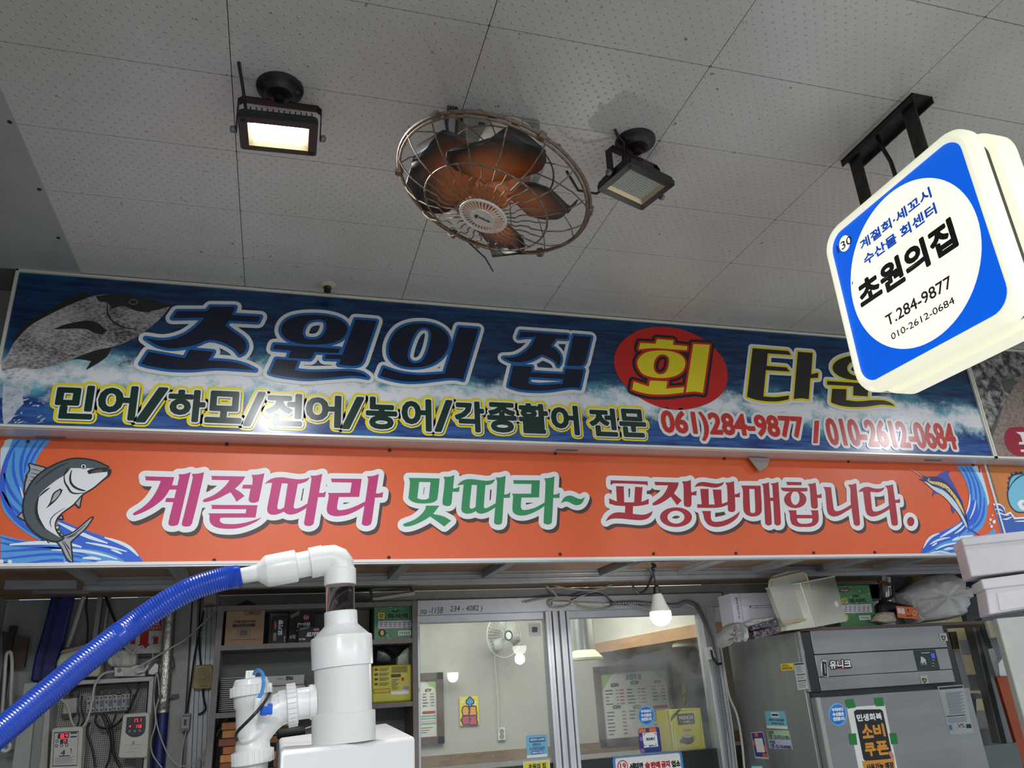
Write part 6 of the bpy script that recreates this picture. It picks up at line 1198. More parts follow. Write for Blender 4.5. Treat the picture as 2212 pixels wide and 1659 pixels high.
def bag(name, label, cat, poly, Y, th, m, puff=.02, z=None):
    """soft bag: outline inflated towards the street"""
    t = thing(name, label, cat, P(sum(p[0] for p in poly) / len(poly), max(p[1] for p in poly), Y)); pts = smooth([(P(x, y, Y)[0], P(x, y, Y)[2]) for x, y in poly], 40, 3); n = len(pts); cx = sum(p[0] for p in pts) / n; cz = sum(p[1] for p in pts) / n
    vs = []; fs = []; rows = [(1, 0), (.97, .45), (.85, .78), (.6, .95), (.3, 1)]; rng = random.Random(len(label))
    for side in (-1, 1):
        o = len(vs)
        for s, hgt in rows:
            for p in pts: vs.append(V((cx + (p[0] - cx) * s, Y + th / 2 + side * (th / 2 * hgt + (rng.uniform(-puff, puff) * .25 if hgt > .1 else 0)), cz + (p[1] - cz) * s)))
        vs.append(V((cx, Y + th / 2 + side * th / 2, cz)))
        for r in range(len(rows) - 1):
            for i in range(n): j = (i + 1) % n; q = (o + r * n + i, o + r * n + j, o + (r + 1) * n + j, o + (r + 1) * n + i); fs.append(q if side < 0 else q[::-1])
        for i in range(n): j = (i + 1) % n; q = (o + (len(rows) - 1) * n + i, o + (len(rows) - 1) * n + j, len(vs) - 1); fs.append(q if side < 0 else q[::-1])
    mb = MB(); mb.add(vs, fs); obj('skin', mb, m, t); return t
t = carton('yellow_bag', 'yellow printed pouch standing on the lower shelf right of the riser', 'bag', (803, 1436, 890, 1512), YH + .025, .05, mat('pouch_yellow', (190, 178, 40), .35, bump=.5, bscale=25), z=zs2, bev=.008)
def dy(pl, mb):
    pl.quad(mb, 845, 1456, 866, 1463, 2, 0); pl.shape(mb, ell(870, 1467, 3, 4, 12), 2, 1, False); pl.quad(mb, 868, 1480, 885, 1491, 2, 2)
    for k in range(9): pl.quad(mb, 869.5 + 1.7 * k, 1481, 870.5 + 1.7 * k, 1490, 3, 0)
    for r in range(4): pl.quad(mb, 809, 1444 + 10.5 * r, 816, 1449 + 10.5 * r, 2, 0); [pl.quad(mb, 819, 1443 + 10.5 * r + 2.6 * k, 840 - 4 * (k == 2), 1444 + 10.5 * r + 2.6 * k, 2, 0) for k in range(3)]
    for r in range(8): pl.quad(mb, 846, 1467 + 3 * r, 862 - 3 * (r % 3), 1468 + 3 * r, 2, 0); pl.quad(mb, 846, 1440 + 2.4 * r * .7, 880, 1440.8 + 2.4 * r * .7, 2, 0)
    pl.rquad(mb, 807, 1488, 842, 1497, .002, 2, 0); pl.rquad(mb, 808, 1489, 841, 1496, .002, 2.6, 3); pl.quad(mb, 845, 1493, 883, 1500, 2, 2)
decal(t, 'print', YH + .025, [mat('pouch_ink', (58, 52, 24), .5), M_red, M_paper, mat('pouch_gold', (206, 160, 30), .5)], dy, .001)
bag('black_bag', 'crumpled black plastic bag behind the yellow pouch', 'bag', [(803, 1440), (806, 1404), (820, 1397), (840, 1402), (855, 1416), (856, 1444)], YH + .10, .10, mat('bag_black', (18, 19, 22), .25, bump=1, bscale=18))
bag('snack_packet', 'white and green packet leaning behind the yellow pouch', 'packet', [(856, 1442), (858, 1420), (880, 1398), (886, 1397), (884, 1440)], YH + .09, .03, mat('packet_white', (192, 196, 184), .4, dirt=.8, dscale=14, dcol=(104, 140, 50)))
tag(obj('beige_roll', MB().tube([P(893, 1492, YH + .05), P(893, 1492, YH + .12)], .026, 20), mat('roll_beige', (190, 178, 148), .6), bev=.003), 'small beige roll beside the yellow pouch at the shelf end', 'roll')
# wooden blocks under the shelf, laid crosswise
zw = zs2 - .036; M_wb = [mat('block_wood_%d' % k, c_, .6, dirt=.4, dscale=9, stretch=(6, 1, 1)) for k, c_ in enumerate(((150, 92, 46), (176, 118, 62), (122, 70, 36)))]
k = 0; base_ = None
for r in range(11):
    z = zw - .030 * (r + 1); n_ = 1 if r % 2 == 0 else 3
    for c_ in range(n_):
        w_ = .30 if n_ == 1 else .075; xc = sx0 + .185 if n_ == 1 else sx0 + .08 + .105 * c_
        if c_ == 0: mb = MB(); mb.box((-w_ / 2, -.06, 0), (w_ / 2, .06, .0285)); me_o = obj('wood_block', mb, M_wb[r % 3], bev=.003); o = me_o
        else: o = me_o.copy(); COL.objects.link(o)
        o.location = (xc + random.uniform(-.008, .008), YH + .075 + random.uniform(-.004, .004), z); tag(o, 'brown wooden block in the crosswise stack under the lower shelf', 'block', 'wooden blocks stacked under the shelf')
tag(obj('stack_plinth', MB().box((sx0 + .02, YH + .01, 1.052), (sx0 + .36, YH + .14, zw - .030 * 11 - .001)), M_dark), 'dark plinth below the wooden blocks', 'plinth')
# ================================================================== WINDOW AREA: STICKERS, CABLES, BULB, DINING ROOM
def sticker(name, label, cat, Y, base, mats, fn, group=None, th=.0008):
    """thin card on a face at depth Y; base is (x0, y0, x1, y1, corner) or an outline in pixels"""
    pl = face(Y); mb = MB()
    if len(base) == 5 and not isinstance(base[0], tuple): a, b, c, d = pl.rect(*base[:4]); pts, _ = rr(a, b, c, d, base[4], 4)
    else: pts = [pl.px(*p) for p in base]
    o = tag(obj(name, mb.prism([pl.p3(p, 0) for p in ccw(pts)], -pl.n * -th), mats[0], smooth=False), label, cat, group)
    p2 = face(Y - th); m2 = MB(); fn(p2, m2)
    if m2.v: obj('print', m2, list(mats[1:]), o, smooth=False)
    return o
YGL, YGR = YW + .0010, YW + .0085
M_cy = mat('sticker_cyan', (116, 186, 208), .5); M_navy2 = mat('sticker_navy', (28, 52, 98), .5); M_skb = mat('sticker_blue', (34, 122, 208), .5)
sticker('notice_sticker', 'pale blue rounded sticker at the lower corner of the left window pane', 'sticker', YGL, (1137, 1587, 1183, 1637, .012), [M_cy, M_inkw, M_navy2, mat('sticker_blue_dark', (46, 96, 168), .5)], lambda pl, mb: [pl.quad(mb, 1138, 1630, 1182, 1636, 1, 0), pl.rquad(mb, 1143, 1593, 1178, 1603, .005, 1, 3), pl.text(mb, '대한민국 수산대전', 1145, 1595, 1176, 1600, 0, 2, .0003), pl.text(mb, '대한민국', 1150, 1605, 1168, 1612, 2, 1, .0006), pl.text(mb, '수산대전상품권', 1143, 1613, 1177, 1621, 2, 1, .0006), pl.rquad(mb, 1147, 1622, 1174, 1629, .006, 1, 3), pl.text(mb, '제로페이 가맹점', 1149, 1623.5, 1172, 1627.5, 0, 2, .0003)])
sticker('white_tag', 'small white rounded tag at the top corner of the left window pane', 'tag', YGL, (1142, 1346, 1168, 1375, .006), [mat('tag_white', (222, 224, 218), .4), mat('tag_grey', (96, 98, 94), .5)], lambda pl, mb: [pl.rquad(mb, 1149, 1354, 1161, 1366, .006, 1, 0)])
sticker('yellow_notice', 'yellow notice cut off by the bottom edge below the left pane', 'notice', YW - .006, (1131, 1643, 1189, 1700, .002), [M_paper, mat('notice_yellow', (224, 216, 40), .5), M_ink], lambda pl, mb: [pl.quad(mb, 1133, 1646, 1187, 1700, 1, 0), pl.text(mb, '초원의 집', 1141, 1649, 1179, 1662, 1, 2, .0010)])
def sea(pl, mb, cx, cy, rx, ry, dx):
    pl.shape(mb, ell(cx, cy, rx * .93, ry * .93, 28), 1, 1, False); pl.shape(mb, ell(cx, cy, rx * .90, ry * .90, 28), 1.6, 2, False)
    for k, s in enumerate(('우리바다', '수산물은', '안전합니다')): pl.text(mb, s, cx - rx * .66 + dx * k, cy - ry * .60 + ry * .40 * k, cx + rx * .60 + dx * k, cy - ry * .60 + ry * .40 * k + ry * .33, 0, 2.4, .0010)
    pl.quad(mb, cx - rx * .16, cy + ry * .66, cx + rx * .22, cy + ry * .71, 2, 3)
sticker('round_sticker', 'round blue sticker on the right window pane above the striped card', 'sticker', YGR, ell(1396, 1545.5, 18.3, 21.5, 32), [mat('sticker_sky', (86, 166, 222), .5), M_inkw, mat('ring_white', (196, 218, 236), .5), M_skb, M_navy2], lambda pl, mb: sea(pl, mb, 1396, 1545.5, 18.3, 21.5, .5), 'round blue seafood stickers')
def zero(pl, mb):
    rnd_ = random.Random(5); a, b, c, d = pl.rect(1382, 1573, 1427, 1625); nx, ny = 6, 6
    for i in range(nx):
        for j in range(ny):
            k = rnd_.choice((0, 0, 0, 1, 2)); 
            if k and (i in (0, nx - 1) or j in (0, ny - 1)): pl.put(mb, [V((a + (c - a) * (i + u) / nx, b + (d - b) * (j + v) / ny)) for u, v in ((0, 0), (1, 0), (1, 1), (0, 1))], [(0, 1, 2, 3)], 1, k - 1)
    pl.quad(mb, 1389, 1582, 1420, 1614, 2, 2); pl.text(mb, '제로페이', 1395, 1593, 1414, 1600, 3, 3, .0007); pl.text(mb, 'zero', 1401, 1609, 1412, 1613, 3, 3, .0006)
    for x0, y0, sx, sy in ((1391, 1584, 1, 1), (1417, 1584, -1, 1), (1391, 1611, 1, -1), (1417, 1611, -1, -1)): pl.quad(mb, min(x0, x0 + 5 * sx), y0 - .6, max(x0, x0 + 5 * sx), y0 + .6, 3, 3); pl.quad(mb, x0 - .6, min(y0, y0 + 5 * sy), x0 + .6, max(y0, y0 + 5 * sy), 3, 3)
sticker('pay_card', 'navy card with orange and purple blocks on the right window pane', 'card', YGR, (1381, 1572, 1427, 1626, .008), [mat('card_navy', (32, 56, 130), .5), mat('card_orange', (226, 112, 44), .5), mat('card_purple', (150, 98, 164), .5), M_inkw, M_navy2], zero)
def n19(pl, mb):
    pl.rquad(mb, 1332, 1632, 1474, 1720, .010, 1, 0); pl.shape(mb, ell(1345, 1655, 11.5, 13, 28), 2, 1, False); pl.shape(mb, ell(1345, 1655, 9.4, 10.8, 28), 3, 0, False); pl.text(mb, '19', 1339, 1648, 1352, 1662, 1, 4, .0012)
    for s, x0, x1, y, mi in (('세', 1359, 1372, 1648, 2), ('미만', 1372, 1390, 1647, 2), ('술', 1393, 1404, 1646, 1), ('판매', 1405, 1426, 1645, 1), ('금지', 1428, 1447, 1643, 1), ('업소', 1450, 1470, 1642, 2)): pl.text(mb, s, x0, y, x1, y + 15, mi, 2, .0020)
sticker('age_notice', 'white notice with red 19 in a circle, blue edged, cut off by the bottom edge', 'notice', YW - .006, (1327, 1629, 1480, 1740, .014), [mat('notice_blue', (64, 136, 204), .5), M_paper, M_red, M_ink], n19)
# opaque board and coffee box inside the right pane, standing on the sill
sill_z = 1.325
tag(obj('dark_board', MB().box((P(1490, 1550, YW + .12)[0], YW + .12, sill_z), (P(1556, 1550, YW + .12)[0], YW + .135, P(1520, 1466, YW + .12)[2])), mat('board_dark', (40, 44, 44), .5)), 'dark board standing inside the window behind the yellow coffee box', 'board')
mb = MB(); mb.box((XWL, YW + .051, sill_z - .04), (2.6, YW + .30, sill_z)); struct('window_sill', mb, mat('sill_dark', (40, 42, 42), .5))
YCF = YW + .055
cf = thing('coffee_box', 'yellow coffee box printed FRENCH CAFE standing inside the right pane', 'box', P(1475, 1622, YCF)); mb = MB(); a, b, c, d = face(YCF).rect(1447, 1531, 1519, 1624); b = sill_z; mb.box((a, YCF, b), (c, YCF + .055, d)); obj('carton', mb, mat('coffee_yellow', (214, 196, 36), .45), cf, bev=.001)
mb = MB(); mb.prism([(a, YCF, b), (a, YCF, d), (a - .038, YCF + .055, d), (a - .038, YCF + .055, b)], (.004, 0, 0)); obj('side_flap', mb, mat('coffee_yellow_side', (204, 184, 34), .45), cf)
def dcf(pl, mb):
    pl.quad(mb, 1463, 1541, 1500, 1565, 1, 0); pl.text(mb, 'FRENCH', 1467, 1546, 1496, 1554, 1, 2, .0003); pl.text(mb, 'CAFE', 1476, 1557, 1489, 1561, 1, 2, .0003); pl.quad(mb, 1469, 1558.6, 1474, 1559.2, 2, 1); pl.quad(mb, 1491, 1558.6, 1496, 1559.2, 2, 1); pl.text(mb, 'ORIGIN', 1475, 1575, 1493, 1580, 2, 1, .0003)
    pl.shape(mb, [(1449, 1549), (1466, 1532), (1472, 1532), (1449, 1559)], 2, 0, False); pl.shape(mb, [(1473, 1590), (1474, 1600), (1480, 1607), (1492, 1607), (1499, 1601), (1497, 1588)], 1, 0); pl.shape(mb, ell(1485, 1588, 12, 5.5, 20), 2, 3, False); pl.shape(mb, ell(1485, 1588, 9.5, 4, 20), 3, 4, False); pl.stroke(mb, [(1497, 1590), (1502, 1589), (1501, 1596), (1497, 1599)], .003, 1, 0); pl.shape(mb, ell(1473, 1601, 5, 5, 12), 2, 0, False)
    for p0, p1 in (((1452, 1536), (1515, 1533)), ((1456, 1618), (1516, 1613)), ((1453, 1537), (1457, 1618)), ((1511, 1534), (1516, 1613))): pl.stroke(mb, [p0, p1], .0015, 1, 0)
decal(cf, 'print', YCF, [mat('coffee_ink', (40, 46, 42), .5), M_inkw, mat('coffee_brown', (90, 78, 30), .5), mat('cup_rim', (206, 192, 150), .5), mat('cup_milk', (196, 166, 116), .5)], dcf)
# header cables and white tube
mb = MB(); mb.tube([P(1192, 1302, YW - .06), P(1298, 1306, YW - .06)], .0115, 16); mb.tube([P(1298, 1306, YW - .06), P(1322, 1304, YW - .06)], .007, 12)
tb = tag(obj('white_tube', mb, mat('tube_white', (208, 206, 198), .4)), 'white tube light lying along the window head above the mullion', 'lamp')
for pp_, w_, lb in (([(1135, 1301), (1180, 1292), (1230, 1290), (1236, 1300), (1220, 1310), (1196, 1312), (1188, 1302), (1200, 1293), (1232, 1296)], 4, 'white cord coiled round the left end of the white tube'), ([(1170, 1258), (1192, 1275), (1210, 1292), (1245, 1290), (1290, 1278), (1320, 1295), (1335, 1304), (1300, 1316), (1260, 1312), (1230, 1296)], 4, 'pale cord looping above the white tube'), ([(1178, 1258), (1230, 1272), (1290, 1274), (1330, 1258)], 4, 'grey cord swagged along the canopy beam above the mullion'), ([(1232, 1296), (1262, 1284), (1300, 1282), (1324, 1300), (1352, 1306)], 4, 'thin dark cord crossing over the white tube'), ([(1352, 1303), (1380, 1310), (1410, 1317), (1445, 1312), (1475, 1304), (1500, 1312)], 5, 'white cord running past the lit bulb along the window head')):
    tag(obj('cord', wire(pp_, YW - .075, w_), M_cord if 'dark' not in lb else M_cab), lb, 'cord')
def flex(pp_, Y, w):
    q = [P(x, y, Y) for x, y in pp_]; s_ = spl(q, 22); r = w / 2 * dep(q[0]) / F_PX; return MB().tube(s_, [r * (1 + .12 * ((i % 2) * 2 - 1)) for i in range(len(s_))], 12)
tag(obj('flexible_conduit', flex([(1318, 1304), (1370, 1302), (1420, 1306), (1460, 1308), (1480, 1301), (1500, 1306), (1512, 1322), (1524, 1350), (1540, 1395), (1552, 1460), (1562, 1530), (1572, 1600), (1582, 1700)], YW - .075, 9), mat('conduit_grey', (128, 132, 134), .4, .4)), 'ribbed grey conduit along the window head and down the jamb', 'conduit')
for pp_, w_, lb in (([(1556, 1388), (1564, 1440), (1574, 1500), (1592, 1545), (1602, 1600), (1608, 1659)], 5, 'pale cord hanging against the refrigerator side'), ([(1560, 1420), (1570, 1500), (1580, 1560), (1592, 1659)], 5, 'grey cable hanging between jamb and refrigerator')):
    tag(obj('cable', wire(pp_, YW - .11, w_), M_cord if 'pale' in lb else M_alud), lb, 'cable')
bx = thing('cable_clip', 'small white clip box with black lead on the window jamb', 'clip', P(1534, 1415, YW - .07)); obj('body', flat(MB(), [(1527, 1398), (1538, 1396), (1546, 1420), (1530, 1426)], YW - .09, .03), M_paper, bx, bev=.002); obj('lead', wire([(1536, 1404), (1540, 1420), (1550, 1434), (1562, 1432)], YW - .10, 5), M_cab, bx)
# LED bulb hanging from the canopy
YBL = 2.93; lb_ = thing('light_bulb', 'lit white bulb hanging on a black cord below the orange sign', 'bulb', P(1412, 1220, YBL))
obj('cord', wire([(1412, 1217), (1411, 1232), (1414, 1250), (1419, 1268)], YBL, 4), M_cab, lb_); obj('cord_knot', wire([(1408, 1218), (1415, 1222), (1409, 1228), (1414, 1234)], YBL, 6), M_cab, lb_); obj('socket', run(MB(), [(1418, 1264, 3), (1418.5, 1268, 7), (1419, 1283, 8), (1419.5, 1284, 7)], YBL, 20), M_black, lb_)
obj('neck', run(MB(), [(1419.5, 1283, 9), (1420, 1287, 11), (1423, 1305, 16), (1426, 1320, 22), (1426.2, 1322, 22.8)], YBL, 28), mat('bulb_white', (226, 222, 212), .4), lb_)
obj('dome', run(MB(), [(1426.2, 1321.5, 22.6), (1427, 1330, 23.2), (1428, 1338, 21.5), (1428.8, 1345, 17), (1429.3, 1350, 10), (1429.5, 1352, 3)], YBL, 28), mat('bulb_glow', (255, 255, 250), emit=9.0), lb_)
pbl = P(1428, 1345, YBL); lamp('bulb_light', 'POINT', (pbl[0], pbl[1], pbl[2] - .035), 5.5, .03, color=(1, .98, .94))
tag(obj('cable', wire([(1366, 1258), (1370, 1272), (1382, 1282), (1396, 1272), (1404, 1256), (1408, 1244), (1398, 1232)], YB - .02, 5), M_cab), 'dark cable loop hanging left of the lit bulb', 'cable')
# ------------------------------------------------------------------ things in the dining room
YD = YI - .012
for x, y, w_, h_, lb in ((978, 1460.5, 12, 8.5, 'glowing half-round lamp seen through the left pane above the yellow poster'),):
    a = P(x, y - h_ * .9, YI - .1); r = w_ * dep(a) / F_PX; n_ = 24; mb = MB(); mb.lathe([(r, 0), (r * 1.0, -r * .5), (r * .92, -r * 1.0), (r * .72, -r * 1.4), (r * .35, -r * 1.62), (.001, -r * 1.68)], a, (0, 0, 1), 28)
    t = thing('wall_lamp', lb, 'lamp', a); obj('shade', mb, mat('lamp_glow', (255, 255, 255), emit=1.3), t); obj('wall_arm', MB().tube([a + V((0, .0, -.01)), a + V((0, .098, -.01))], .012, 10), M_white, t)
# wall fan
wf = thing('wall_fan', 'grey wall fan with round cage seen through the left pane', 'fan', P(1090, 1395, YI)); c = P(1093, 1373, YI - .30); ax = V((.35, -.9, -.05)).normalized(); a1 = ax.orthogonal().normalized(); a2 = ax.cross(a1); M_fc = mat('fan_cage', (206, 206, 198), .4)
mb = MB(); R_ = .165
mb.tube([c - ax * .03 + (a1 * math.cos(t) + a2 * math.sin(t)) * R_ for t in (2 * math.pi * k / 40 for k in range(40))], .005, 6, closed=True)
for k in range(36): t = 2 * math.pi * k / 36; e_ = a1 * math.cos(t) + a2 * math.sin(t); mb.tube([c + ax * .03 + e_ * .03, c + ax * .02 + e_ * .10, c - ax * .03 + e_ * R_, c - ax * .08 + e_ * .10, c - ax * .10 + e_ * .05], .0016, 4, cap=False)
obj('cage', mb, M_fc, wf); mb = MB(); mb.lathe([(.030, .028), (.030, .034), (.001, .036)], c, ax, 24); obj('centre_cap', mb, M_white, wf); mb = MB(); mb.tube([c + ax * .033 + (a1 * math.cos(t) + a2 * math.sin(t)) * .034 for t in (2 * math.pi * k / 24 for k in range(24))], .006, 6, closed=True); obj('cap_ring', mb, M_dark, wf)
for k in range(3):
    t = 2 * math.pi * k / 3; vs = [c + (a1 * math.cos(t + q) + a2 * math.sin(t + q)) * r_ + ax * q * .04 for r_, q in ((.02, -.3), (.12, -.45), (.15, 0), (.12, .45), (.02, .3))]; mb = MB(); mb.add(vs, [(0, 1, 2, 3, 4)]); o = obj('blade', mb, mat('wall_fan_blade', (176, 182, 186), .4), wf); sd = o.modifiers.new('thickness', 'SOLIDIFY'); sd.thickness = .003
mb = MB(); mb.lathe([(.05, -.10), (.055, -.16), (.03, -.2)], c, ax, 20); mb.tube([c - ax * .18, V((c[0] - .02, YI - .06, c[2] - .10)), V((c[0] - .02, YI - .001, c[2] - .10))], .025, 12); obj('motor', mb, mat('fan_body', (150, 150, 144), .4), wf)
tag(obj('fan_cord', wire([(1069, 1415), (1071, 1450), (1075, 1500), (1077, 1575)], YD - .01, 2.5), mat('cord_pale', (206, 206, 198), .5)), 'pale cord running down from the wall fan to the outlet', 'cord')
ol = thing('wall_outlet', 'white double outlet on the dining room wall', 'outlet', P(1084, 1599, YI))
mb = MB(); pbox(mb, 1076, 1572, 1092, 1599, YD - .006, .01); obj('plate', mb, M_white, ol, bev=.002)
for y in (1580, 1591): obj('socket', MB().lathe([(.020, 0), (.018, .003), (.001, .001)], P(1084, y, YD - .006), (0, -1, 0), 20), mat('socket_grey', (150, 150, 146), .5), ol)
def cold(pl, mb, x0, y0, x1, y1):
    w, h = x1 - x0, y1 - y0; X = lambda u: x0 + w * u; Y_ = lambda v: y0 + h * v
    for s, u0, v0, u1, v1, mi in (('수', .36, .05, .72, .33, 1), ('음', .14, .36, .48, .64, 2), ('료', .52, .36, .88, .64, 2), ('셀', .10, .68, .50, .96, 3), ('프', .52, .68, .92, .96, 3)): pl.text(mb, s, X(u0), Y_(v0), X(u1), Y_(v1), bold=.006, lay=[(.009, 1, 0, (0, 0)), (0, 2, mi, (0, 0))])
    for u, v in ((.2, .12), (.14, .2), (.84, .2), (.8, .28)): pl.shape(mb, ell(X(u), Y_(v), w * .07, h * .035, 12), 1, 4, False)
CM = [mat('poster_yellow', (234, 220, 46), .5), M_ink, mat('poster_blue', (70, 160, 226), .5), mat('poster_orange', (238, 160, 60), .5), mat('poster_pink', (196, 58, 104), .5), M_inkw]
sticker('drink_poster', 'yellow poster with blue, orange and pink letters seen through the left pane', 'poster', YD, (993, 1504, 1034, 1567, .001), CM, lambda pl, mb: cold(pl, mb, 993, 1504, 1034, 1567), 'yellow drink posters')
sticker('drink_poster', 'yellow poster half hidden behind the dark board in the right pane', 'poster', YD, (1475, 1474, 1513, 1533, .001), CM, lambda pl, mb: cold(pl, mb, 1475, 1474, 1513, 1533), 'yellow drink posters')
# framed menus
MM = [mat('menu_ink', (70, 72, 66), .6), mat('menu_green', (46, 130, 84), .6), mat('menu_leaf', (150, 190, 120), .6), mat('menu_tag', (78, 70, 44), .6), mat('menu_gold', (206, 176, 84), .6), mat('menu_red', (170, 74, 60), .6), mat('stripe_green', (120, 180, 130), .6), mat('stripe_blue', (120, 176, 206), .6), mat('stripe_pink', (220, 180, 190), .6), M_inkw]
def menu_right(pl, mb, X, Y_):
    pl.shape(mb, [(X(.80), Y_(.0)), (X(1), Y_(.0)), (X(1), Y_(.26)), (X(.96), Y_(.14)), (X(.88), Y_(.10))], 1, 2); pl.shape(mb, [(X(.80), Y_(.17)), (X(.84), Y_(.15)), (X(.92), Y_(.16)), (X(.90), Y_(.20)), (X(.81), Y_(.21))], 2, 3); pl.text(mb, '주류', X(.83), Y_(.165), X(.88), Y_(.20), 4, 3, .001)
    for k, (n_, p_) in enumerate((('소주', '5,000'), ('맥주', '5,000'), ('백세주', '10,000'), ('보해복분자', '15,000'), ('음료수', '2,000'))): pl.text(mb, n_, X(.76), Y_(.235 + .052 * k), X(.80 + .012 * len(n_)), Y_(.263 + .052 * k), 0, 2, .0006); pl.text(mb, p_, X(.89), Y_(.235 + .052 * k), X(.96), Y_(.263 + .052 * k), 0 if k % 2 else 5, 2, .0006)
    pl.rquad(mb, X(.75), Y_(.55), X(.98), Y_(.60), .01, 2, 5)
    for k, m_ in enumerate((6, 7, 8, 6)): pl.quad(mb, X(.73), Y_(.625 + .045 * k), X(.985), Y_(.650 + .045 * k), 2, m_)
    for k in range(3): pl.quad(mb, X(.73), Y_(.84 + .04 * k), X(.93 - .05 * k), Y_(.85 + .04 * k), 2, 0)
def menu(label, x0, y0, x1, y1, sheet, full):
    t = thing('menu_board', label, 'menu', P((x0 + x1) / 2, y1, YI), 'framed menus in the dining room'); mb = MB(); a, b, c, d = face(YD).rect(x0, y0, x1, y1); f = .055
    for q in (((a, b), (c, b + f)), ((a, d - f), (c, d)), ((a, b), (a + f, d)), ((c - f, b), (c, d))): mb.box((q[0][0], YD - .02, q[0][1]), (q[1][0], YD + .01, q[1][1]))
    obj('frame', mb, mat('menu_frame', (92, 70, 60), .5, dirt=.3), t, bev=.003); mb = MB(); mb.box((a + f * .8, YD - .004, b + f * .8), (c - f * .8, YD, d - f * .8)); obj('sheet', mb, mat('menu_paper', (216, 218, 212), .6), t)
    a, b, c, d = a + f, b + f, c - f, d - f
    class Q(PL):
        def rect(s, u0, v0, u1, v1): return u0, v1, u1, v0
        def px(s, u, v): return V((u, v))
    pl = Q((0, YD - .004, 0), XU, ZU); X = lambda u: a + (c - a) * u; Y_ = lambda v: d - (d - b) * v; mb = MB(); menu_right(pl, mb, X, Y_)
    if full:
        pl.text(mb, '초원의 집', X(.38), Y_(.03), X(.62), Y_(.13), 1, 2, .003, shear=.1); pl.shape(mb, [(X(0), Y_(0)), (X(.2), Y_(.0)), (X(.12), Y_(.1)), (X(.08), Y_(.18)), (X(0), Y_(.28))], 1, 2)
        for (u, v, s) in ((.14, .18, '회'), (.44, .16, '조림류'), (.14, .52, '탕'), (.44, .54, '구이/볶음')): pl.shape(mb, [(X(u), Y_(v)), (X(u + .04), Y_(v - .02)), (X(u + .13), Y_(v - .01)), (X(u + .12), Y_(v + .035)), (X(u + .01), Y_(v + .045))], 2, 3); pl.text(mb, s, X(u + .03), Y_(v - .005), X(u + .03 + .02 * len(s)), Y_(v + .03), 4, 3, .001)
        rnd_ = random.Random(2)
        for cx in (.05, .38):
            for k in range(5): pl.quad(mb, X(cx), Y_(.265 + .052 * k), X(cx + rnd_.uniform(.05, .12)), Y_(.285 + .052 * k), 2, 0); pl.quad(mb, X(cx + .16), Y_(.268 + .052 * k), X(cx + .20), Y_(.28 + .052 * k), 2, 0); pl.quad(mb, X(cx + .215), Y_(.265 + .052 * k), X(cx + .28), Y_(.285 + .052 * k), 2, 5)
            for k in range(7 if cx < .2 else 3): pl.quad(mb, X(cx), Y_(.60 + .055 * k), X(cx + rnd_.uniform(.06, .13)), Y_(.62 + .055 * k), 2, 0); pl.quad(mb, X(cx + .22), Y_(.60 + .055 * k), X(cx + .28), Y_(.62 + .055 * k), 2, 5)
    obj('print', mb, MM, t, smooth=False)
menu('framed menu with green leaves hanging on the wall behind the right pane', 1288, 1436, 1458, 1607, None, True)
menu('framed menu cut off by the shelf, seen at the edge of the left pane', 800, 1456, 958, 1612, None, False)
ck = thing('wall_clock', 'round wall clock on the dining room wall beside the right jamb', 'clock', P(1503, 1450, YI)); q = P(1506, 1429, YD); mb = MB(); mb.lathe([(.108, 0), (.108, .03), (.092, .034), (.088, .022)], q, (0, -1, 0), 40); obj('rim', mb, mat('clock_rim', (84, 82, 78), .4), ck); obj('dial', MB().lathe([(.09, .018), (.001, .0185)], q, (0, -1, 0), 36), mat('clock_dial', (196, 194, 184), .5), ck)
mb = MB(); f0 = V((q[0], q[1] - .022, q[2])); mb.bar(f0, f0 + V((.045, 0, .02)), .006, .003, (0, 1, 0)); mb.bar(f0, f0 + V((-.03, 0, -.03)), .007, .003, (0, 1, 0))
for k in range(12): e_ = V((math.sin(k * math.pi / 6), 0, math.cos(k * math.pi / 6))); mb.bar(f0 + e_ * .066, f0 + e_ * .078, .006, .003, (0, 1, 0))
obj('hands', mb, M_ink, ck)
# extractor ducts with square hoods
for x, y0_, lb, Yd in ((1263, 1416, 'silver extractor pipe with cream hood behind the right pane by the mullion', 5.4), (1490, 1386, 'silver extractor pipe with cream hood behind the lit bulb', 5.1)):
    t = thing('extractor_duct', lb, 'duct', P(x, y0_, Yd), 'extractor pipes in the dining room'); q = P(x, y0_, Yd); r = 22 * dep(q) / F_PX; mb = MB(); pr_f = [(r * 1.0, .01)]
    for k in range(30): pr_f += [(r, .012 + k * .02), (r * .965, .022 + k * .02)]
    mb.lathe(pr_f + [(r, 2.61 - q[2])], q, (0, 0, 1), 28); obj('pipe', mb, mat('duct_silver', (196, 200, 200), .3, .8), t); mb = MB(); mb.lathe([(r * 1.75, -.03), (r * 1.75, -.015), (r * 1.15, .03), (r * 1.05, .035)], q, (0, 0, 1), 32); obj('hood', mb, mat('hood_cream', (222, 214, 186), .5), t)
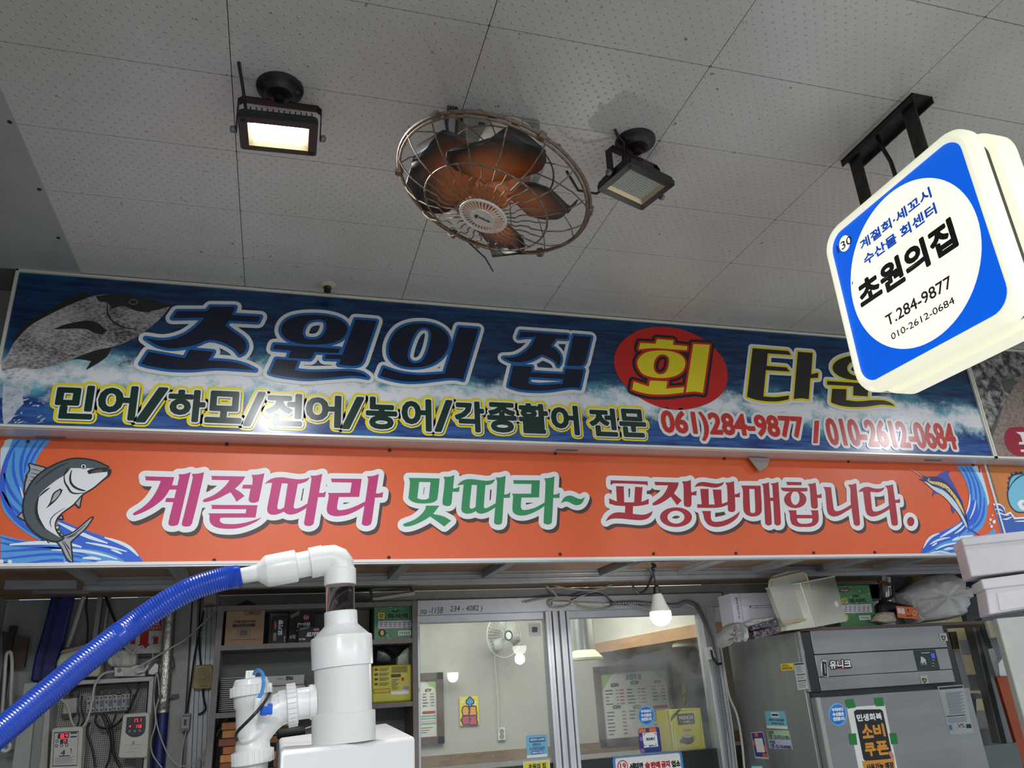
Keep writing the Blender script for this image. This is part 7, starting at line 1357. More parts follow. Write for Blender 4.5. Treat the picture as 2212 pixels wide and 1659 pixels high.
# ================================================================== REFRIGERATOR AND RIGHT END
YF_ = 3.27; xf0, xf1 = P(1737, 1450, YF_)[0], P(2074, 1450, YF_)[0]; zf = P(1900, 1357, YF_)[2]
fr = thing('refrigerator', 'tall stainless steel refrigerator with stickers and a taped poster on its door', 'refrigerator', ((xf0 + xf1) / 2, YF_ + .27, 0))
M_ss = mat('fridge_steel', (150, 152, 152), .38, .65, dirt=.3, dscale=2.5, stretch=(.5, 1, 4)); M_ssv = mat('fridge_side_steel', (150, 154, 152), .42, .6, dirt=.35, dscale=3, stretch=(1, 3, .4)); M_gap = mat('fridge_gap', (40, 44, 44), .5)
obj('cabinet', MB().box((xf0, YF_ + .02, 0), (xf1 - .01, YW - .03, zf)), M_ssv, fr, bev=.003)
zl = [P(1900, y, YF_)[2] for y in (1407, 1455, 1484, 1497)]
FP = face(YF_)
xa = P(1757, 1420, YF_)[0]; xb_ = P(2048, 1420, YF_)[0]
mb = MB(); mb.box((xf0 + .002, YF_, zl[2]), (xf0 + .018, YF_ + .02, zf)); obj('front_edge', mb, M_ss, fr)
mb = MB(); mb.prism([(xf0 + .018, YF_ + .004, zl[2] - .006), (xa, YF_ - .010, zl[2] - .006), (xa, YF_ - .010, zf), (xf0 + .018, YF_ + .004, zf)], (0, .02, 0)); obj('dark_corner_trim', mb, mat('trim_glossy_black', (24, 28, 30), .15), fr, bev=.004)
for i, (z1_, z0_) in enumerate(((zf, zl[0] + .002), (zl[0] - .002, zl[1] + .001), (zl[1] - .001, zl[2]))): obj('upper_panel', MB().box((xa, YF_ - .012, z0_), (xb_ - .002 * i, YF_ + .02, z1_)), M_ss, fr, bev=.0015)
obj('panel_gap', MB().box((xf0 + .02, YF_ + .004, zl[3] - .01), (xf1 - .01, YF_ + .02, zf - .002)), M_gap, fr)
obj('end_trim', MB().box((xb_, YF_ - .006, zl[2]), (xb_ + .012, YF_ + .02, zf)), M_gap, fr)
dr = obj('door', MB().box((P(1764, 1560, YF_)[0], YF_ - .030, .25), (xf1, YF_ + .016, zl[3])), M_ss, fr, bev=.004); obj('door_edge', MB().box((P(1764, 1560, YF_)[0] - .001, YF_ - .031, .25), (P(1772, 1560, YF_)[0], YF_ - .022, zl[3] + .0005)), mat('door_edge_bright', (186, 186, 178), .35, .7), dr)
YFD = YF_ - .030; YFU = YF_ - .012
hg = obj('hinge_lock', flat(MB(), [(1774, 1428), (1778, 1423), (1786, 1425), (1791, 1462), (1788, 1464), (1776, 1461)], YFU - .006, .008), mat('lock_chrome', (190, 190, 186), .25, .8), fr, bev=.002); obj('lock_face', flat(MB(), [(1776, 1429), (1785, 1430), (1787, 1461), (1778, 1460)], YFU - .008, .003), M_black, hg); obj('key_bar', MB().bar(P(1781, 1434, YFU - .010), P(1783, 1455, YFU - .010), .006, .003, (0, 1, 0)), M_alu, hg)
def dlogo(pl, mb):
    vs, f = text2d('유니크'); pl.text(mb, '유니크', 1791, 1426, 1838, 1444, bold=.0016, shear=.12, lay=[(.0040, 1, 1, (0, 0)), (0, 2, 0, (0, 0))]); pl.stroke(mb, [(1800, 1445), (1815, 1441), (1828, 1444), (1841, 1441)], .008, 1, 1); pl.stroke(mb, [(1806, 1445), (1818, 1443), (1828, 1445), (1840, 1443.5)], .004, 2, 2)
decal(fr, 'emblem', YFU, [mat('emblem_white', (222, 222, 218), .3), M_ink, M_red], dlogo, .001)
cp = obj('control_panel', flat(MB(), [(1974, 1405), (2020, 1403), (2031, 1446), (1984, 1448)], YFU - .003, .004), mat('control_green', (22, 44, 40), .25), fr)
def dctl(pl, mb):
    pl.shape(mb, [(1988, 1420), (1991, 1418), (1995, 1421), (1999, 1424), (2001, 1434), (1998, 1434), (1997, 1430), (1995, 1430), (1995, 1434), (1992, 1434), (1991, 1428), (1990, 1433), (1988, 1433), (1989, 1424)], 1, 0); pl.quad(mb, 1990, 1409.5, 2008, 1411, 1, 0); pl.quad(mb, 1988, 1435.5, 2003, 1436, 1, 0); seven(pl, mb, '13', 2009, 1412, 2018, 1421, 1)
    for y in (1426, 1433, 1439): pl.stroke(mb, [(2013, y), (2016, y - 1.5), (2018, y + 1)], .002, 1, 0)
decal(cp, 'display', YFU - .003, [mat('display_grey', (190, 196, 192), .4), M_glow_blue], dctl)
for x, y, lb in ((2038, 1376, 'small metal hook plate near the top right of the refrigerator'), (1997, 1468, 'small clear hook on the lower upper-panel of the refrigerator')):
    h_ = thing('hook', lb, 'hook', P(x, y + 8, YFU), 'hooks stuck on the refrigerator'); mb = MB(); pbox(mb, x - 8, y - 9, x + 8, y + 9, YFU - .0025, .0022); obj('plate', mb, mat('hook_plate', (176, 174, 162), .4), h_, bev=.001); obj('wire', wire([(x - 4, y - 2), (x + 4, y - 1), (x + 1, y + 7), (x - 4, y - 2)], YFU - .006, 1.6, 3), M_dark, h_)
PM = [M_paper, mat('poster_dark', (26, 28, 34), .5), M_inkw, mat('poster_amber', (212, 146, 44), .5), mat('poster_band', (206, 142, 50), .5), M_ink, mat('print_hand', (196, 130, 100), .5)]
def letter2(pl, mb):
    pl.shape(mb, [(1844, 1537), (1850, 1533), (1902, 1532), (1907, 1536), (1928, 1634), (1924, 1639), (1870, 1644), (1865, 1640)], 1, 0, False); letter_(pl, mb)
def letter_(pl, mb):
    pl.text(mb, '민생회복', 1850, 1541, 1905, 1557, 1, 2, .0014)
    for s, x0, y0, x1, y1 in (('소', 1861, 1564, 1885, 1595), ('비', 1886, 1563, 1911, 1592), ('쿠', 1868, 1604, 1892, 1634), ('폰', 1893, 1600, 1919, 1631)): pl.text(mb, s, x0, y0, x1, y1, 2, 2, .0030)
    pl.shape(mb, [(1862, 1644), (1931, 1639), (1938, 1690), (1872, 1690)], 1.5, 3, False); pl.text(mb, '사용가능 매장', 1870, 1648, 1931, 1663, 4, 2.4, .0014); pl.shape(mb, [(1919, 1624), (1925, 1622), (1930, 1632), (1931, 1640), (1926, 1638), (1920, 1630)], 3, 5)
sticker('coupon_poster', 'black and orange coupon poster on white paper taped to the refrigerator door', 'poster', YFD - .0002, [(1829, 1528), (1911, 1522), (1946, 1700), (1862, 1700)], PM, letter2)
M_gt = mat('green_tape', (26, 122, 52), .4)
for p_, lb in (([(1825, 1512), (1843, 1509), (1849, 1528), (1831, 1531)], 'upper left green tape strip on the coupon poster'), ([(1888, 1508), (1907, 1506), (1910, 1525), (1892, 1526)], 'upper right green tape strip on the coupon poster'), ([(1833, 1585), (1849, 1584), (1852, 1609), (1837, 1609)], 'green tape strip on the left edge of the coupon poster'), ([(1921, 1584), (1936, 1583), (1940, 1607), (1925, 1608)], 'green tape strip on the right edge of the coupon poster')):
    sticker('tape_strip', lb, 'tape', YFD - .0012, p_, [M_gt], lambda pl, mb: None, 'green tape strips', .0004)
sticker('round_sticker', 'round blue sticker on the refrigerator door left of the coupon poster', 'sticker', YFD - .0002, ell(1809.5, 1543.5, 20, 25, 32, .12), [MATS['sticker_sky'], M_inkw, MATS['ring_white'], M_skb, M_navy2], lambda pl, mb: sea(pl, mb, 1809.5, 1543.5, 20, 25, 1.5), 'round blue seafood stickers')
def dinst(pl, mb):
    pl.shape(mb, [(2028, 1485), (2079, 1481), (2080, 1486), (2029, 1490)], 1, 0, False)
    for k in range(20): pl.quad(mb, 2041 + .55 * k, 1495 + 2.4 * k, 2081 + .3 * k - 4 * (k % 3), 1496 + 2.4 * k, 1, 1)
    pl.quad(mb, 2044, 1545, 2086, 1547, 1, 0); pl.text(mb, '.VS.', 2066, 1563, 2085, 1572, 0, 1, .0003); pl.quad(mb, 2050, 1566, 2057, 1577, 1, 2); pl.quad(mb, 2087, 1564, 2098, 1573, 1, 0)
    for k in range(4): pl.quad(mb, 2048, 1550 + 3 * k, 2088, 1551 + 3 * k, 1, 1)
sticker('instruction_sheet', 'grey printed instruction sheet at the top right of the refrigerator door', 'sheet', YFD - .0002, [(2025, 1483), (2080, 1479), (2103, 1583), (2051, 1587)], [mat('sheet_grey', (150, 156, 158), .5), M_ink, mat('ink_blueish', (88, 96, 102), .6), mat('ink_teal', (52, 112, 128), .5)], dinst)
# stickers on the side of the refrigerator (its left side faces the window)
FSX = xf0

fs_pl = PL((FSX, 0, 0), (0, -1, 0), ZU)
def side_card(name, label, cat, quad_, mats, fn, th=.0008):
    pl = PL((FSX - .0003, 0, 0), (0, -1, 0), ZU); pts = [pl.px(*p) for p in quad_]; mb = MB(); mb.prism([pl.p3(p, 0) for p in ccw(pts)], pl.n * th); o = tag(obj(name, mb, mats[0], smooth=False), label, cat); p2 = PL((FSX - .0003 - th, 0, 0), (0, -1, 0), ZU)
    a, b = V(quad_[0]), V(quad_[1]); c, d = V(quad_[2]), V(quad_[3]); bl = lambda u, v: (a.lerp(b, u)).lerp(d.lerp(c, u), v); m2 = MB()
    def q(u0, v0, u1, v1, mi, k=1): p2.shape(m2, [bl(u0, v0), bl(u1, v0), bl(u1, v1), bl(u0, v1)], k, mi, False)
    def t(s, u0, v0, u1, v1, mi, bold=.0006, k=2):
        A_, B_ = p2.px(*bl(u0, v1)), p2.px(*bl(u1, v0)); p2.text(m2, s, 0, 0, 0, 0, mi, k, bold, uv=(A_[0], min(A_[1], B_[1]), B_[0], max(A_[1], B_[1])))
    fn(q, t)
    if m2.v: obj('print', m2, list(mats[1:]), o, smooth=False)
    return o
def bars(q, u0, v0, u1, v1, n, mi):
    for k in range(n): q(u0 + (u1 - u0) * k / n, v0, u0 + (u1 - u0) * (k + .35 + .3 * (k * 7 % 3 == 0)) / n, v1, mi, 2)
side_card('yellow_label', 'small yellow label with barcode on the refrigerator side', 'label', [(1686, 1434), (1713, 1432), (1715, 1447), (1688, 1449)], [mat('label_yellow', (236, 206, 32), .5), M_ink], lambda q, t: (q(.1, .15, .55, .22, 0), q(.1, .35, .7, .42, 0), bars(q, .1, .55, .95, .85, 12, 0)))
side_card('spec_label', 'narrow white specification label by the front edge of the refrigerator side', 'label', [(1714, 1432), (1737, 1430), (1747, 1488), (1724, 1491)], [mat('label_white', (192, 196, 200), .5), M_ink], lambda q, t: (q(.05, .03, .95, .08, 0), [q(.12, .12 + .035 * k, .75 - .1 * (k % 3), .128 + .035 * k, 0) for k in range(8)], q(.1, .43, .9, .46, 0), [q(.12, .52 + .035 * k, .8 - .1 * (k % 2), .528 + .035 * k, 0) for k in range(3)], q(.1, .66, .9, .69, 0), [q(.12, .74 + .035 * k, .9 - .1 * (k % 3), .748 + .035 * k, 0) for k in range(6)]))
side_card('voucher_card', 'pale blue card on the refrigerator side above the account slips', 'card', [(1652, 1536), (1695, 1536), (1702, 1575), (1657, 1573)], [M_cy, M_inkw, M_navy2], lambda q, t: (q(0, .84, 1, 1, 0), q(.30, .08, .68, .36, 0), q(.33, .16, .65, .28, 1, 2), t('대한민국 수산대전상품권', .16, .44, .88, .58, 1, .0003), t('구매하세요', .22, .64, .86, .78, 1, .0003)))
side_card('account_slip', 'pale green account slip on the refrigerator side', 'slip', [(1656, 1577), (1704, 1578), (1708, 1597), (1659, 1596)], [mat('slip_green', (176, 206, 172), .5), M_ink], lambda q, t: (t('김춘희', .02, .06, .30, .44, 0, .0005), t('신협 132-072-211961', .02, .54, .96, .94, 0, .0005)))
side_card('account_slip', 'pale violet account slip on the refrigerator side below the green one', 'slip', [(1659, 1597), (1708, 1598), (1713, 1619), (1663, 1617)], [mat('slip_violet', (186, 196, 226), .5), M_ink], lambda q, t: (t('김내균', .04, .10, .30, .44, 0, .0005), t('신협 132-130-849805', .04, .54, .96, .92, 0, .0005)))
side_card('payment_stand', 'purple and orange payment card with a blank white panel low on the refrigerator side', 'card', [(1622, 1582), (1648, 1580), (1661, 1640), (1632, 1638)], [mat('stand_white', (206, 206, 210), .5), mat('stand_purple', (70, 60, 140), .5), mat('stand_orange', (222, 108, 50), .5), M_inkw, M_navy2], lambda q, t: (q(.04, .03, .97, .93, 0), q(.04, .30, .2, .5, 1, 2), q(.3, .04, .55, .18, 1, 2), q(.84, .5, .97, .72, 1, 2), q(.6, .8, .95, .92, 1, 2), q(.22, .24, .84, .76, 2, 3)))
side_card('white_card', 'white card with teal edge at the bottom of the refrigerator side', 'card', [(1622, 1651), (1648, 1651), (1652, 1700), (1624, 1700)], [mat('card_teal', (60, 150, 146), .5), M_paper, M_dark], lambda q, t: (q(.06, .08, .94, .98, 0), q(.35, .18, .6, .5, 1, 2)))
# plank on top of the refrigerator, reaching right
zp = zf + .014
pk_ = tag(obj('top_plank', MB().box((xf0 + .02, YF_ - .01, zf + .0005), (4.1, YF_ + .30, zp)), mat('plank_dark', (96, 84, 70), .6, dirt=.4, stretch=(1, 4, 4))), 'thin dark plank laid over the refrigerator reaching to the right', 'plank')
def onp(name, label, cat, px, Y, dp, m, group=None, bev=.002): return carton(name, label, cat, px, Y, dp, m, group, bev, zp + .0005)
t = onp('white_box', 'white box with a pen drawing lying behind the clear tub', 'box', (1583, 1280, 1720, 1352), YF_ + .14, .12, mat('box_lilac', (196, 196, 208), .5))
def dpen(pl, mb):
    pl.quad(mb, 1600.5, 1281, 1601.5, 1340, 1, 0); pl.quad(mb, 1621, 1308, 1668, 1308.8, 1, 1); pl.quad(mb, 1621, 1312.5, 1668, 1313.3, 1, 1); pl.quad(mb, 1619, 1308, 1622, 1313, 1, 1); pl.quad(mb, 1634, 1308, 1635, 1313, 1, 1)
    q = PL(pl.o, (0, 0, -1), (1, 0, 0)); a, b, c, d = pl.rect(1587, 1290, 1599, 1336); q.text(mb, '전자식 무인기기 Ai', 0, 0, 0, 0, 1, 1, .0004, uv=(-d, a + (c - a) * .35, -b, a + (c - a) * .8))
decal(t, 'print', YF_ + .14, [mat('box_seam', (150, 150, 160), .5), mat('ink_lilac', (80, 80, 92), .5)], dpen)
t = onp('green_box', 'green wasabi box standing on the plank over the refrigerator', 'box', (1806, 1264, 1886, 1343), YF_ + .04, .12, M_green, 'green wasabi boxes', .0015)
def dg2(pl, mb):
    x0, y0, x1, y1 = 1808, 1264, 1886, 1343; w, h = x1 - x0, y1 - y0; X = lambda u: x0 + w * u; Y_ = lambda v: y0 + h * v
    pl.shape(mb, ell(X(.20), Y_(.14), w * .15, h * .055, 18), 1, 0, False); pl.text(mb, 'Wasabi', X(.10), Y_(.115), X(.30), Y_(.165), 1, 2); pl.rquad(mb, X(.14), Y_(.36), X(.28), Y_(.50), .004, 1, 2); pl.text(mb, '강', X(.155), Y_(.375), X(.265), Y_(.485), 3, 2, .0006); pl.text(mb, '와사비', X(.34), Y_(.36), X(.80), Y_(.49), 3, 2, .001, shear=-.1); pl.text(mb, '생생한', X(.42), Y_(.27), X(.62), Y_(.33), 3, 2, .0003); pl.quad(mb, X(.16), Y_(.53), X(.96), Y_(.76), 1, 4)
    for r in range(4):
        for c in range(6): pl.quad(mb, X(.20 + .125 * c), Y_(.565 + .047 * r), X(.28 + .125 * c), Y_(.58 + .047 * r), 2, 3)
    pl.shape(mb, ell(X(.23), Y_(.89), w * .08, h * .10, 18), 1, 2, False); pl.quad(mb, X(.62), Y_(.83), X(.93), Y_(.95), 1, 1)
    for c in range(14): pl.quad(mb, X(.65 + .018 * c), Y_(.85), X(.65 + .018 * c + (.006 + .005 * (c * 7 % 3 == 0))), Y_(.93), 2, 3)
decal(t, 'print', YF_ + .04, GM, dg2)
# clear tub leaning with a lid propped behind it
M_tub = mat('cloudy_plastic', (206, 208, 192), .35, alpha=.80)
tb_ = thing('plastic_tub', 'cloudy clear plastic tub on the left end of the refrigerator top', 'tub', P(1740, 1362, YF_ - .05)); ya, yb_ = YF_ - .075, YF_ + .03
E1, E2, E3 = ya + .09, ya, ya + .06                          # the tub stands cornerwise: depth of its left, near and right edges
T_ = [P(1654, 1271, E1), P(1728, 1259, E2), P(1803, 1245, E3)]; L_ = [P(1688, 1364, E1), P(1759, 1355, E2), P(1829, 1342, E3)]; T_.append(T_[0] + T_[2] - T_[1]); L_.append(L_[0] + L_[2] - L_[1])
mb = MB(); mb.add(T_ + L_, [(1, 0, 4, 5), (2, 1, 5, 6), (3, 2, 6, 7), (0, 3, 7, 4), (4, 7, 6, 5)]); o = obj('tub_body', mb, M_tub, tb_); sd = o.modifiers.new('thickness', 'SOLIDIFY'); sd.thickness = .003
obj('rim_edge', MB().tube(T_, .0030, 8, closed=True), mat('tub_rim', (206, 206, 190), .4), tb_); obj('corner_seam', MB().tube([T_[1], L_[1]], .0026, 8), mat('tub_seam', (220, 222, 214), .3), tb_)
ld = thing('tub_lid', 'cloudy plastic lid with tan seal propped inside the clear tub', 'lid', P(1700, 1262, ya + .02)); lo = [(1661, 1268), (1663, 1256), (1670, 1251), (1726, 1238), (1736, 1238), (1743, 1246), (1758, 1320), (1757, 1332), (1750, 1337), (1690, 1345)]
obj('lid_plate', flat(MB(), lo, ya + .02, .006), mat('lid_cloudy', (190, 192, 180), .4, alpha=.65), ld); obj('seal', wire(lo, ya + .016, 4, 3), mat('seal_tan', (190, 170, 132), .5), ld); obj('lip', flat(MB(), [(1664, 1256), (1672, 1243), (1700, 1235), (1722, 1233), (1732, 1238), (1728, 1240), (1672, 1252)], ya + .03, .02), mat('lid_lip', (178, 182, 176), .4), ld)
for k, (x, y, r) in enumerate(((1798, 1306, 14), (1772, 1332, 16), (1792, 1333, 13))): tag(obj('white_ball', MB().ball(P(x, y, ya + .075), r * dep(P(x, y, ya)) / F_PX, 16), mat('ball_white', (206, 206, 198), .6)), ('upper', 'lower left', 'lower right')[k] + ' white ball inside the cloudy tub', 'ball', 'white balls in the cloudy tub')
bag('white_roll_bag', 'crumpled clear plastic bag holding a white roll beside the black trays', 'bag', [(1570, 1372), (1578, 1356), (1592, 1344), (1608, 1342), (1622, 1356), (1625, 1376), (1618, 1388), (1596, 1390), (1576, 1398), (1572, 1388)], YF_ - .02, .12, mat('film_white', (150, 150, 150), .3, alpha=.8, bump=1, bscale=22), .05)
for k, (p_, lb) in enumerate((([(1625, 1351), (1676, 1336), (1682, 1346), (1628, 1362)], 'upper black patterned tray under the clear tub'), ([(1628, 1364), (1684, 1350), (1690, 1366), (1632, 1380)], 'lower black patterned tray under the clear tub'))):
    tag(obj('black_tray', flat(MB(), p_, YF_ - .03 + .01 * k, .14), mat('tray_pattern', (30, 28, 32), .35, dirt=1, dscale=90, dcol=(150, 130, 150)), bev=.002), lb, 'tray', 'black trays on the refrigerator')
bag('clear_wrap', 'clear plastic wrap lying over the black trays', 'wrap', [(1612, 1346), (1640, 1334), (1676, 1330), (1684, 1340), (1640, 1352), (1618, 1358)], YF_ - .01, .10, mat('film_clear', (200, 200, 196), .2, alpha=.6, bump=1, bscale=20), .03)
# metal lidded jar, black shoe-like grip, packs
jr = thing('clamp_can', 'shiny metal can with a rusty clamp handle on the refrigerator top', 'can', P(1912, 1292, YF_ + .05)); obj('can', MB().tube([P(1914, 1300, YF_ + .09), P(1911, 1248, YF_ + .09)], .030, 28), mat('can_chrome', (190, 192, 190), .22, .85, dirt=.4, dscale=14, dcol=(90, 50, 24)), jr); obj('clamp', wire([(1902, 1270), (1903, 1284), (1910, 1292), (1924, 1292), (1930, 1284), (1928, 1268)], YF_ + .05, 6), M_black, jr); obj('rusty_bolt', MB().tube([P(1897, 1256, YF_ + .055), P(1924, 1262, YF_ + .055)], .008, 10), mat('bolt_rust', (92, 58, 36), .6, .4, dirt=.5, dscale=40), jr)
tag(obj('can_riser', MB().box((P(1900, 1320, YF_ + .06)[0], YF_ + .06, zp + .0005), (P(1928, 1320, YF_ + .06)[0], YF_ + .12, P(1914, 1299, YF_ + .09)[2])), M_white), 'white block under the shiny clamp can', 'block')
mb = MB(); pbox(mb, 1930, 1246, 1966, 1276, YF_ + .16, .1); tag(obj('grey_box', mb, mat('box_darkgrey', (96, 94, 92), .6), bev=.002), 'dark grey box under the canopy right of the clamp can', 'box')
mb = MB(); pbox(mb, 1930, 1279, 1975, 1306, YF_ + .16, .1); q = tag(obj('white_case', mb, M_white, bev=.002), 'white case below the dark grey box', 'case')
mb = MB(); a, b, c, d = face(YF_ + .17).rect(1930, 1306, 1975, 1340); mb.box((a, YF_ + .17, zp + .0005), (c, YF_ + .25, d)); tag(obj('pale_carton', mb, M_paper), 'pale carton under the white case', 'carton')
bag('black_pouch', 'black zip pouch lying behind the orange tag', 'pouch', [(1904, 1308), (1912, 1294), (1950, 1302), (1978, 1308), (1996, 1330), (1986, 1336), (1940, 1322), (1906, 1320)], YF_ + .02, .08, mat('pouch_black', (20, 21, 23), .45), .01)
bag('white_pack', 'white and tan packet under the orange tag', 'packet', [(1892, 1342), (1902, 1326), (1916, 1320), (1938, 1322), (1942, 1342), (1920, 1346)], YF_ - .005, .06, mat('pack_white', (190, 186, 172), .3, dirt=.8, dscale=16, dcol=(170, 120, 60)), .02)
def dtag(pl, mb):
    pl.quad(mb, 1939, 1313, 1946, 1325, 1, 0); pl.quad(mb, 1947, 1314, 1954, 1326, 1, 0); pl.shape(mb, ell(1961.5, 1318.5, 1.5, 2.6, 10), 1, 1, False); pl.shape(mb, ell(1976, 1324, 4.4, 5.4, 14), 1, 0, False); pl.shape(mb, ell(1976, 1324, 3.4, 4.4, 14), 2, 2, False); pl.quad(mb, 1957, 1329.5, 1971, 1331.5, 1, 1)
sticker('orange_tag', 'orange hang tag leaning on the edge of the refrigerator top', 'tag', YF_ - .014, [(1935, 1309), (1980, 1312), (1984, 1338), (1939, 1334)], [mat('tag_orange', (226, 110, 40), .5), M_inkw, M_ink, mat('tag_orange_2', (226, 112, 44), .5)], dtag, None, .002)
bag('big_clear_bag', 'large clear plastic bag full of foam bowls at the right end of the plank', 'bag', [(1978, 1276), (2000, 1258), (2030, 1240), (2070, 1235), (2098, 1248), (2104, 1262), (2116, 1266), (2122, 1284), (2112, 1298), (2108, 1326), (2080, 1334), (2004, 1344), (1994, 1322), (1984, 1300)], YF_ - .02, .20, mat('bag_translucent', (206, 206, 204), .25, alpha=.88, bump=1, bscale=14), .04)
mb = MB(); flat(mb, [(2040, 1205), (2110, 1205), (2120, 1275), (2104, 1262), (2075, 1236)], YF_ + .2, .05); tag(obj('blue_sheet', mb, mat('sheet_blue', (22, 44, 116), .5), bev=.004), 'dark blue sheet behind the foam boxes under the sign', 'sheet')
mb = MB(); flat(mb, [(1966, 1244), (2000, 1244), (2030, 1236), (2060, 1228), (2062, 1240), (2000, 1262), (1980, 1262)], YF_ + .24, .05); tag(obj('yellow_green_bag', mb, mat('bag_yellowgreen', (150, 142, 50), .5, dirt=.8, dscale=8, dcol=(40, 60, 36)), bev=.004), 'yellow and dark green bag behind the large clear bag', 'bag')
# foam boxes
M_foam = mat('styrofoam', (226, 224, 230), .7, dirt=.12, dscale=14, bump=.25, bscale=160)
def foambox(label, lo_, lid, Y, dp_, panel):
    t = thing('foam_box', label, 'foam box', P(*lo_[3], Y), 'white foam boxes at the right edge'); A_ = [P(x, y, Y) for x, y in lo_]; mb = MB(); mb.prism(A_, (0, dp_, 0)); obj('tub', mb, M_foam, t, bev=.006)
    mb = MB(); mb.prism([P(x, y, Y - .008) for x, y in lid], (0, dp_ + .016, 0)); obj('lid', mb, M_foam, t, bev=.006)
    if panel: mb = MB(); mb.prism([P(x, y, Y - .004) for x, y in panel], (0, .006, 0)); obj('raised_panel', mb, M_foam, t, bev=.002)
YX = 2.58
def level_y(q0, q1, Y0_):                                   # depth of the right end of an edge that is level in space
    h = P(*q0, Y0_)[2]; return Y0_ * 0 + PZ(*q1, h)[1]
YR = level_y((2074, 1162), (2300, 1138), YX); sl = (YR - YX) / (2300 - 2074)
def at(x, y): return P(x, y, YX + sl * (x - 2080))
ddir = P(2300, 1138, YR) - P(2074, 1162, YX); ddir[2] = 0; ddir = V((-ddir[1], ddir[0], 0)).normalized()
def foambox(label, lo_, lid, panel):
    t = thing('foam_box', label, 'foam box', at(*lo_[3]), 'white foam boxes at the right edge'); obj('tub', MB().prism([at(*p) for p in lo_], ddir * .22), M_foam, t, bev=.006)
    obj('lid', MB().prism([at(*p) - ddir * .008 for p in lid], ddir * .236), M_foam, t, bev=.006)
    if panel: obj('raised_panel', MB().prism([at(*p) - ddir * .004 for p in panel], ddir * .006), M_foam, t, bev=.002)
foambox('upper white foam box, covering the corner of the orange sign', [(2080, 1178), (2290, 1157), (2270, 1225), (2098, 1246)], [(2074, 1162), (2300, 1138), (2300, 1158), (2080, 1180)], None)
foambox('lower white foam box with raised panel, under the other foam box', [(2128, 1272), (2290, 1252), (2275, 1305), (2137, 1328)], [(2117, 1252), (2300, 1228), (2300, 1254), (2124, 1274)], [(2152, 1281), (2290, 1262), (2285, 1300), (2160, 1320)])
# white post board carrying them
pA, pB = at(2152, 1336), at(2330, 1312); pA[2] = pB[2] = min(pA[2], pB[2])
pb = thing('white_post', 'white painted board post carrying the foam boxes at the right edge', 'post', V((pA[0], pA[1], 0)))
obj('board', MB().prism([pA, pB, V((pB[0], pB[1], 0)), V((pA[0], pA[1], 0))], ddir * .10), mat('board_white', (196, 200, 194), .5, dirt=.35, dscale=6), pb, bev=.004)
mb = MB(); c_ = pA + ddir * .05; mb.prism([at(2140, 1338) + ddir * .1, at(2154, 1337) + ddir * .1, at(2166, 1374) + ddir * .1, at(2152, 1376) + ddir * .1], ddir * .05); obj('cleat', mb, mat('cleat_cream', (176, 172, 152), .5), pb, bev=.002)
YQ2 = 3.80
bw0, bw1 = P(2030, 1450, YQ2)[0], P(2125, 1450, YQ2)[0]
mb = MB(); mb.box((xf1 - .2, YW, 0), (bw0 - .02, YW + .05, 2.12)); mb.box((bw1 + .10, YW, 0), (5.4, YW + .05, 2.12)); mb.box((bw0 - .02, YW, 0), (bw1 + .10, YW + .05, 1.30)); struct('wall_right_end', mb, mat('wall_right_grey', (92, 98, 98), .55, dirt=.3))
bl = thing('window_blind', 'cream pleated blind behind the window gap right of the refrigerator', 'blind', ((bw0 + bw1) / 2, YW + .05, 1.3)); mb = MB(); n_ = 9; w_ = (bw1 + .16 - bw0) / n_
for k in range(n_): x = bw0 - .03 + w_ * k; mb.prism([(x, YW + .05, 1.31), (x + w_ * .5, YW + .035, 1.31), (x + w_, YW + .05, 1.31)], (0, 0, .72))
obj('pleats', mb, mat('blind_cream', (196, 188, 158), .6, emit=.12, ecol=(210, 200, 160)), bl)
for p_, c_, lb in (([(2072, 1383), (2110, 1381), (2118, 1414), (2080, 1415)], (196, 200, 208), 'bright speckled sheet on the blind'), ([(2088, 1458), (2126, 1456), (2136, 1490), (2098, 1492)], (110, 112, 104), 'dull grey sheet on the blind'), ([(2110, 1535), (2148, 1534), (2162, 1590), (2112, 1596), (2104, 1560)], (150, 148, 144), 'grey card with a small hole low on the blind')): plate('blind_sheet', lb, 'sheet', p_, YW + .02, .003, mat('sheet_%d' % c_[0], c_, .5, dirt=.3, dscale=40), 'sheets on the blind')
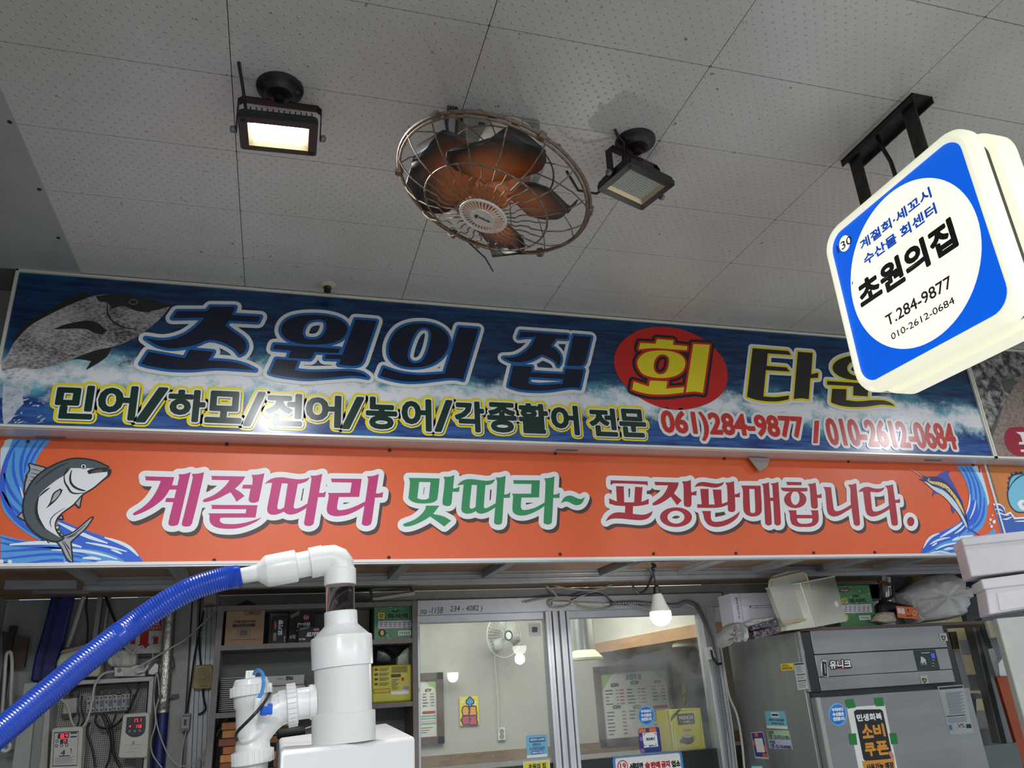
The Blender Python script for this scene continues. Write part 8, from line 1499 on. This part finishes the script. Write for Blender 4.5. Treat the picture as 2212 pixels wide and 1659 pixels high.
kn = thing('knife_rack', 'dark rack with a broad blade beside the refrigerator', 'rack', P(2090, 1550, YQ2)); obj('rack', flat(MB(), [(2086, 1500), (2108, 1500), (2110, 1556), (2096, 1558)], YQ2, .03), mat('rack_dark', (52, 58, 58), .5), kn); obj('blade', flat(MB(), [(2084, 1498), (2112, 1497), (2127, 1504), (2124, 1509), (2088, 1511)], YQ2 - .01, .012), mat('blade_steel', (96, 104, 100), .4, .5), kn)
plate('brown_case', 'brown plastic wrapped case high beside the refrigerator', 'case', [(2052, 1365), (2066, 1364), (2074, 1402), (2060, 1403)], YQ2 - .02, .05, mat('case_brown', (84, 62, 48), .25, dirt=.4), bev=.002)
plate('grey_roll', 'pale grey wrapped roll hanging below the brown case', 'roll', [(2060, 1404), (2074, 1403), (2098, 1488), (2084, 1490)], YQ2 - .02, .05, mat('roll_grey', (136, 142, 146), .4), bev=.004)
mb = MB(); flat(mb, [(2098, 1340), (2106, 1340), (2172, 1605), (2160, 1606)], 3.70, .05); flat(mb, [(2108, 1338), (2116, 1338), (2188, 1610), (2176, 1608)], 3.68, .05); struct('trim_26', mb, M_alud)
mb = MB(); flat(mb, [(2120, 1335), (2210, 1320), (2260, 1480), (2168, 1462)], 3.64, .03); struct('trim_27', mb, mat('right_grey_panel', (112, 116, 120), .5))
plate('pale_board', 'pale board strip beside the aluminium post at the right', 'board', [(2134, 1402), (2146, 1400), (2166, 1462), (2152, 1462)], 3.60, .02, mat('strip_pale', (150, 154, 148), .5))
plate('white_flap', 'white cut-corner flap above the rust orange panel', 'flap', [(2157, 1434), (2168, 1418), (2180, 1462), (2160, 1460)], 3.58, .02, M_white)
plate('rust_sheet', 'rust orange panel low at the right picture edge', 'panel', [(2153, 1462), (2200, 1458), (2262, 1700), (2224, 1700), (2196, 1606)], 3.56, .02, mat('panel_rust', (150, 66, 26), .5, dirt=.3))
plate('grey_board', 'grey board below the window gap at the right', 'board', [(2116, 1612), (2196, 1604), (2222, 1700), (2128, 1700)], 3.54, .02, mat('board_grey_blue', (92, 100, 102), .5, dirt=.2))
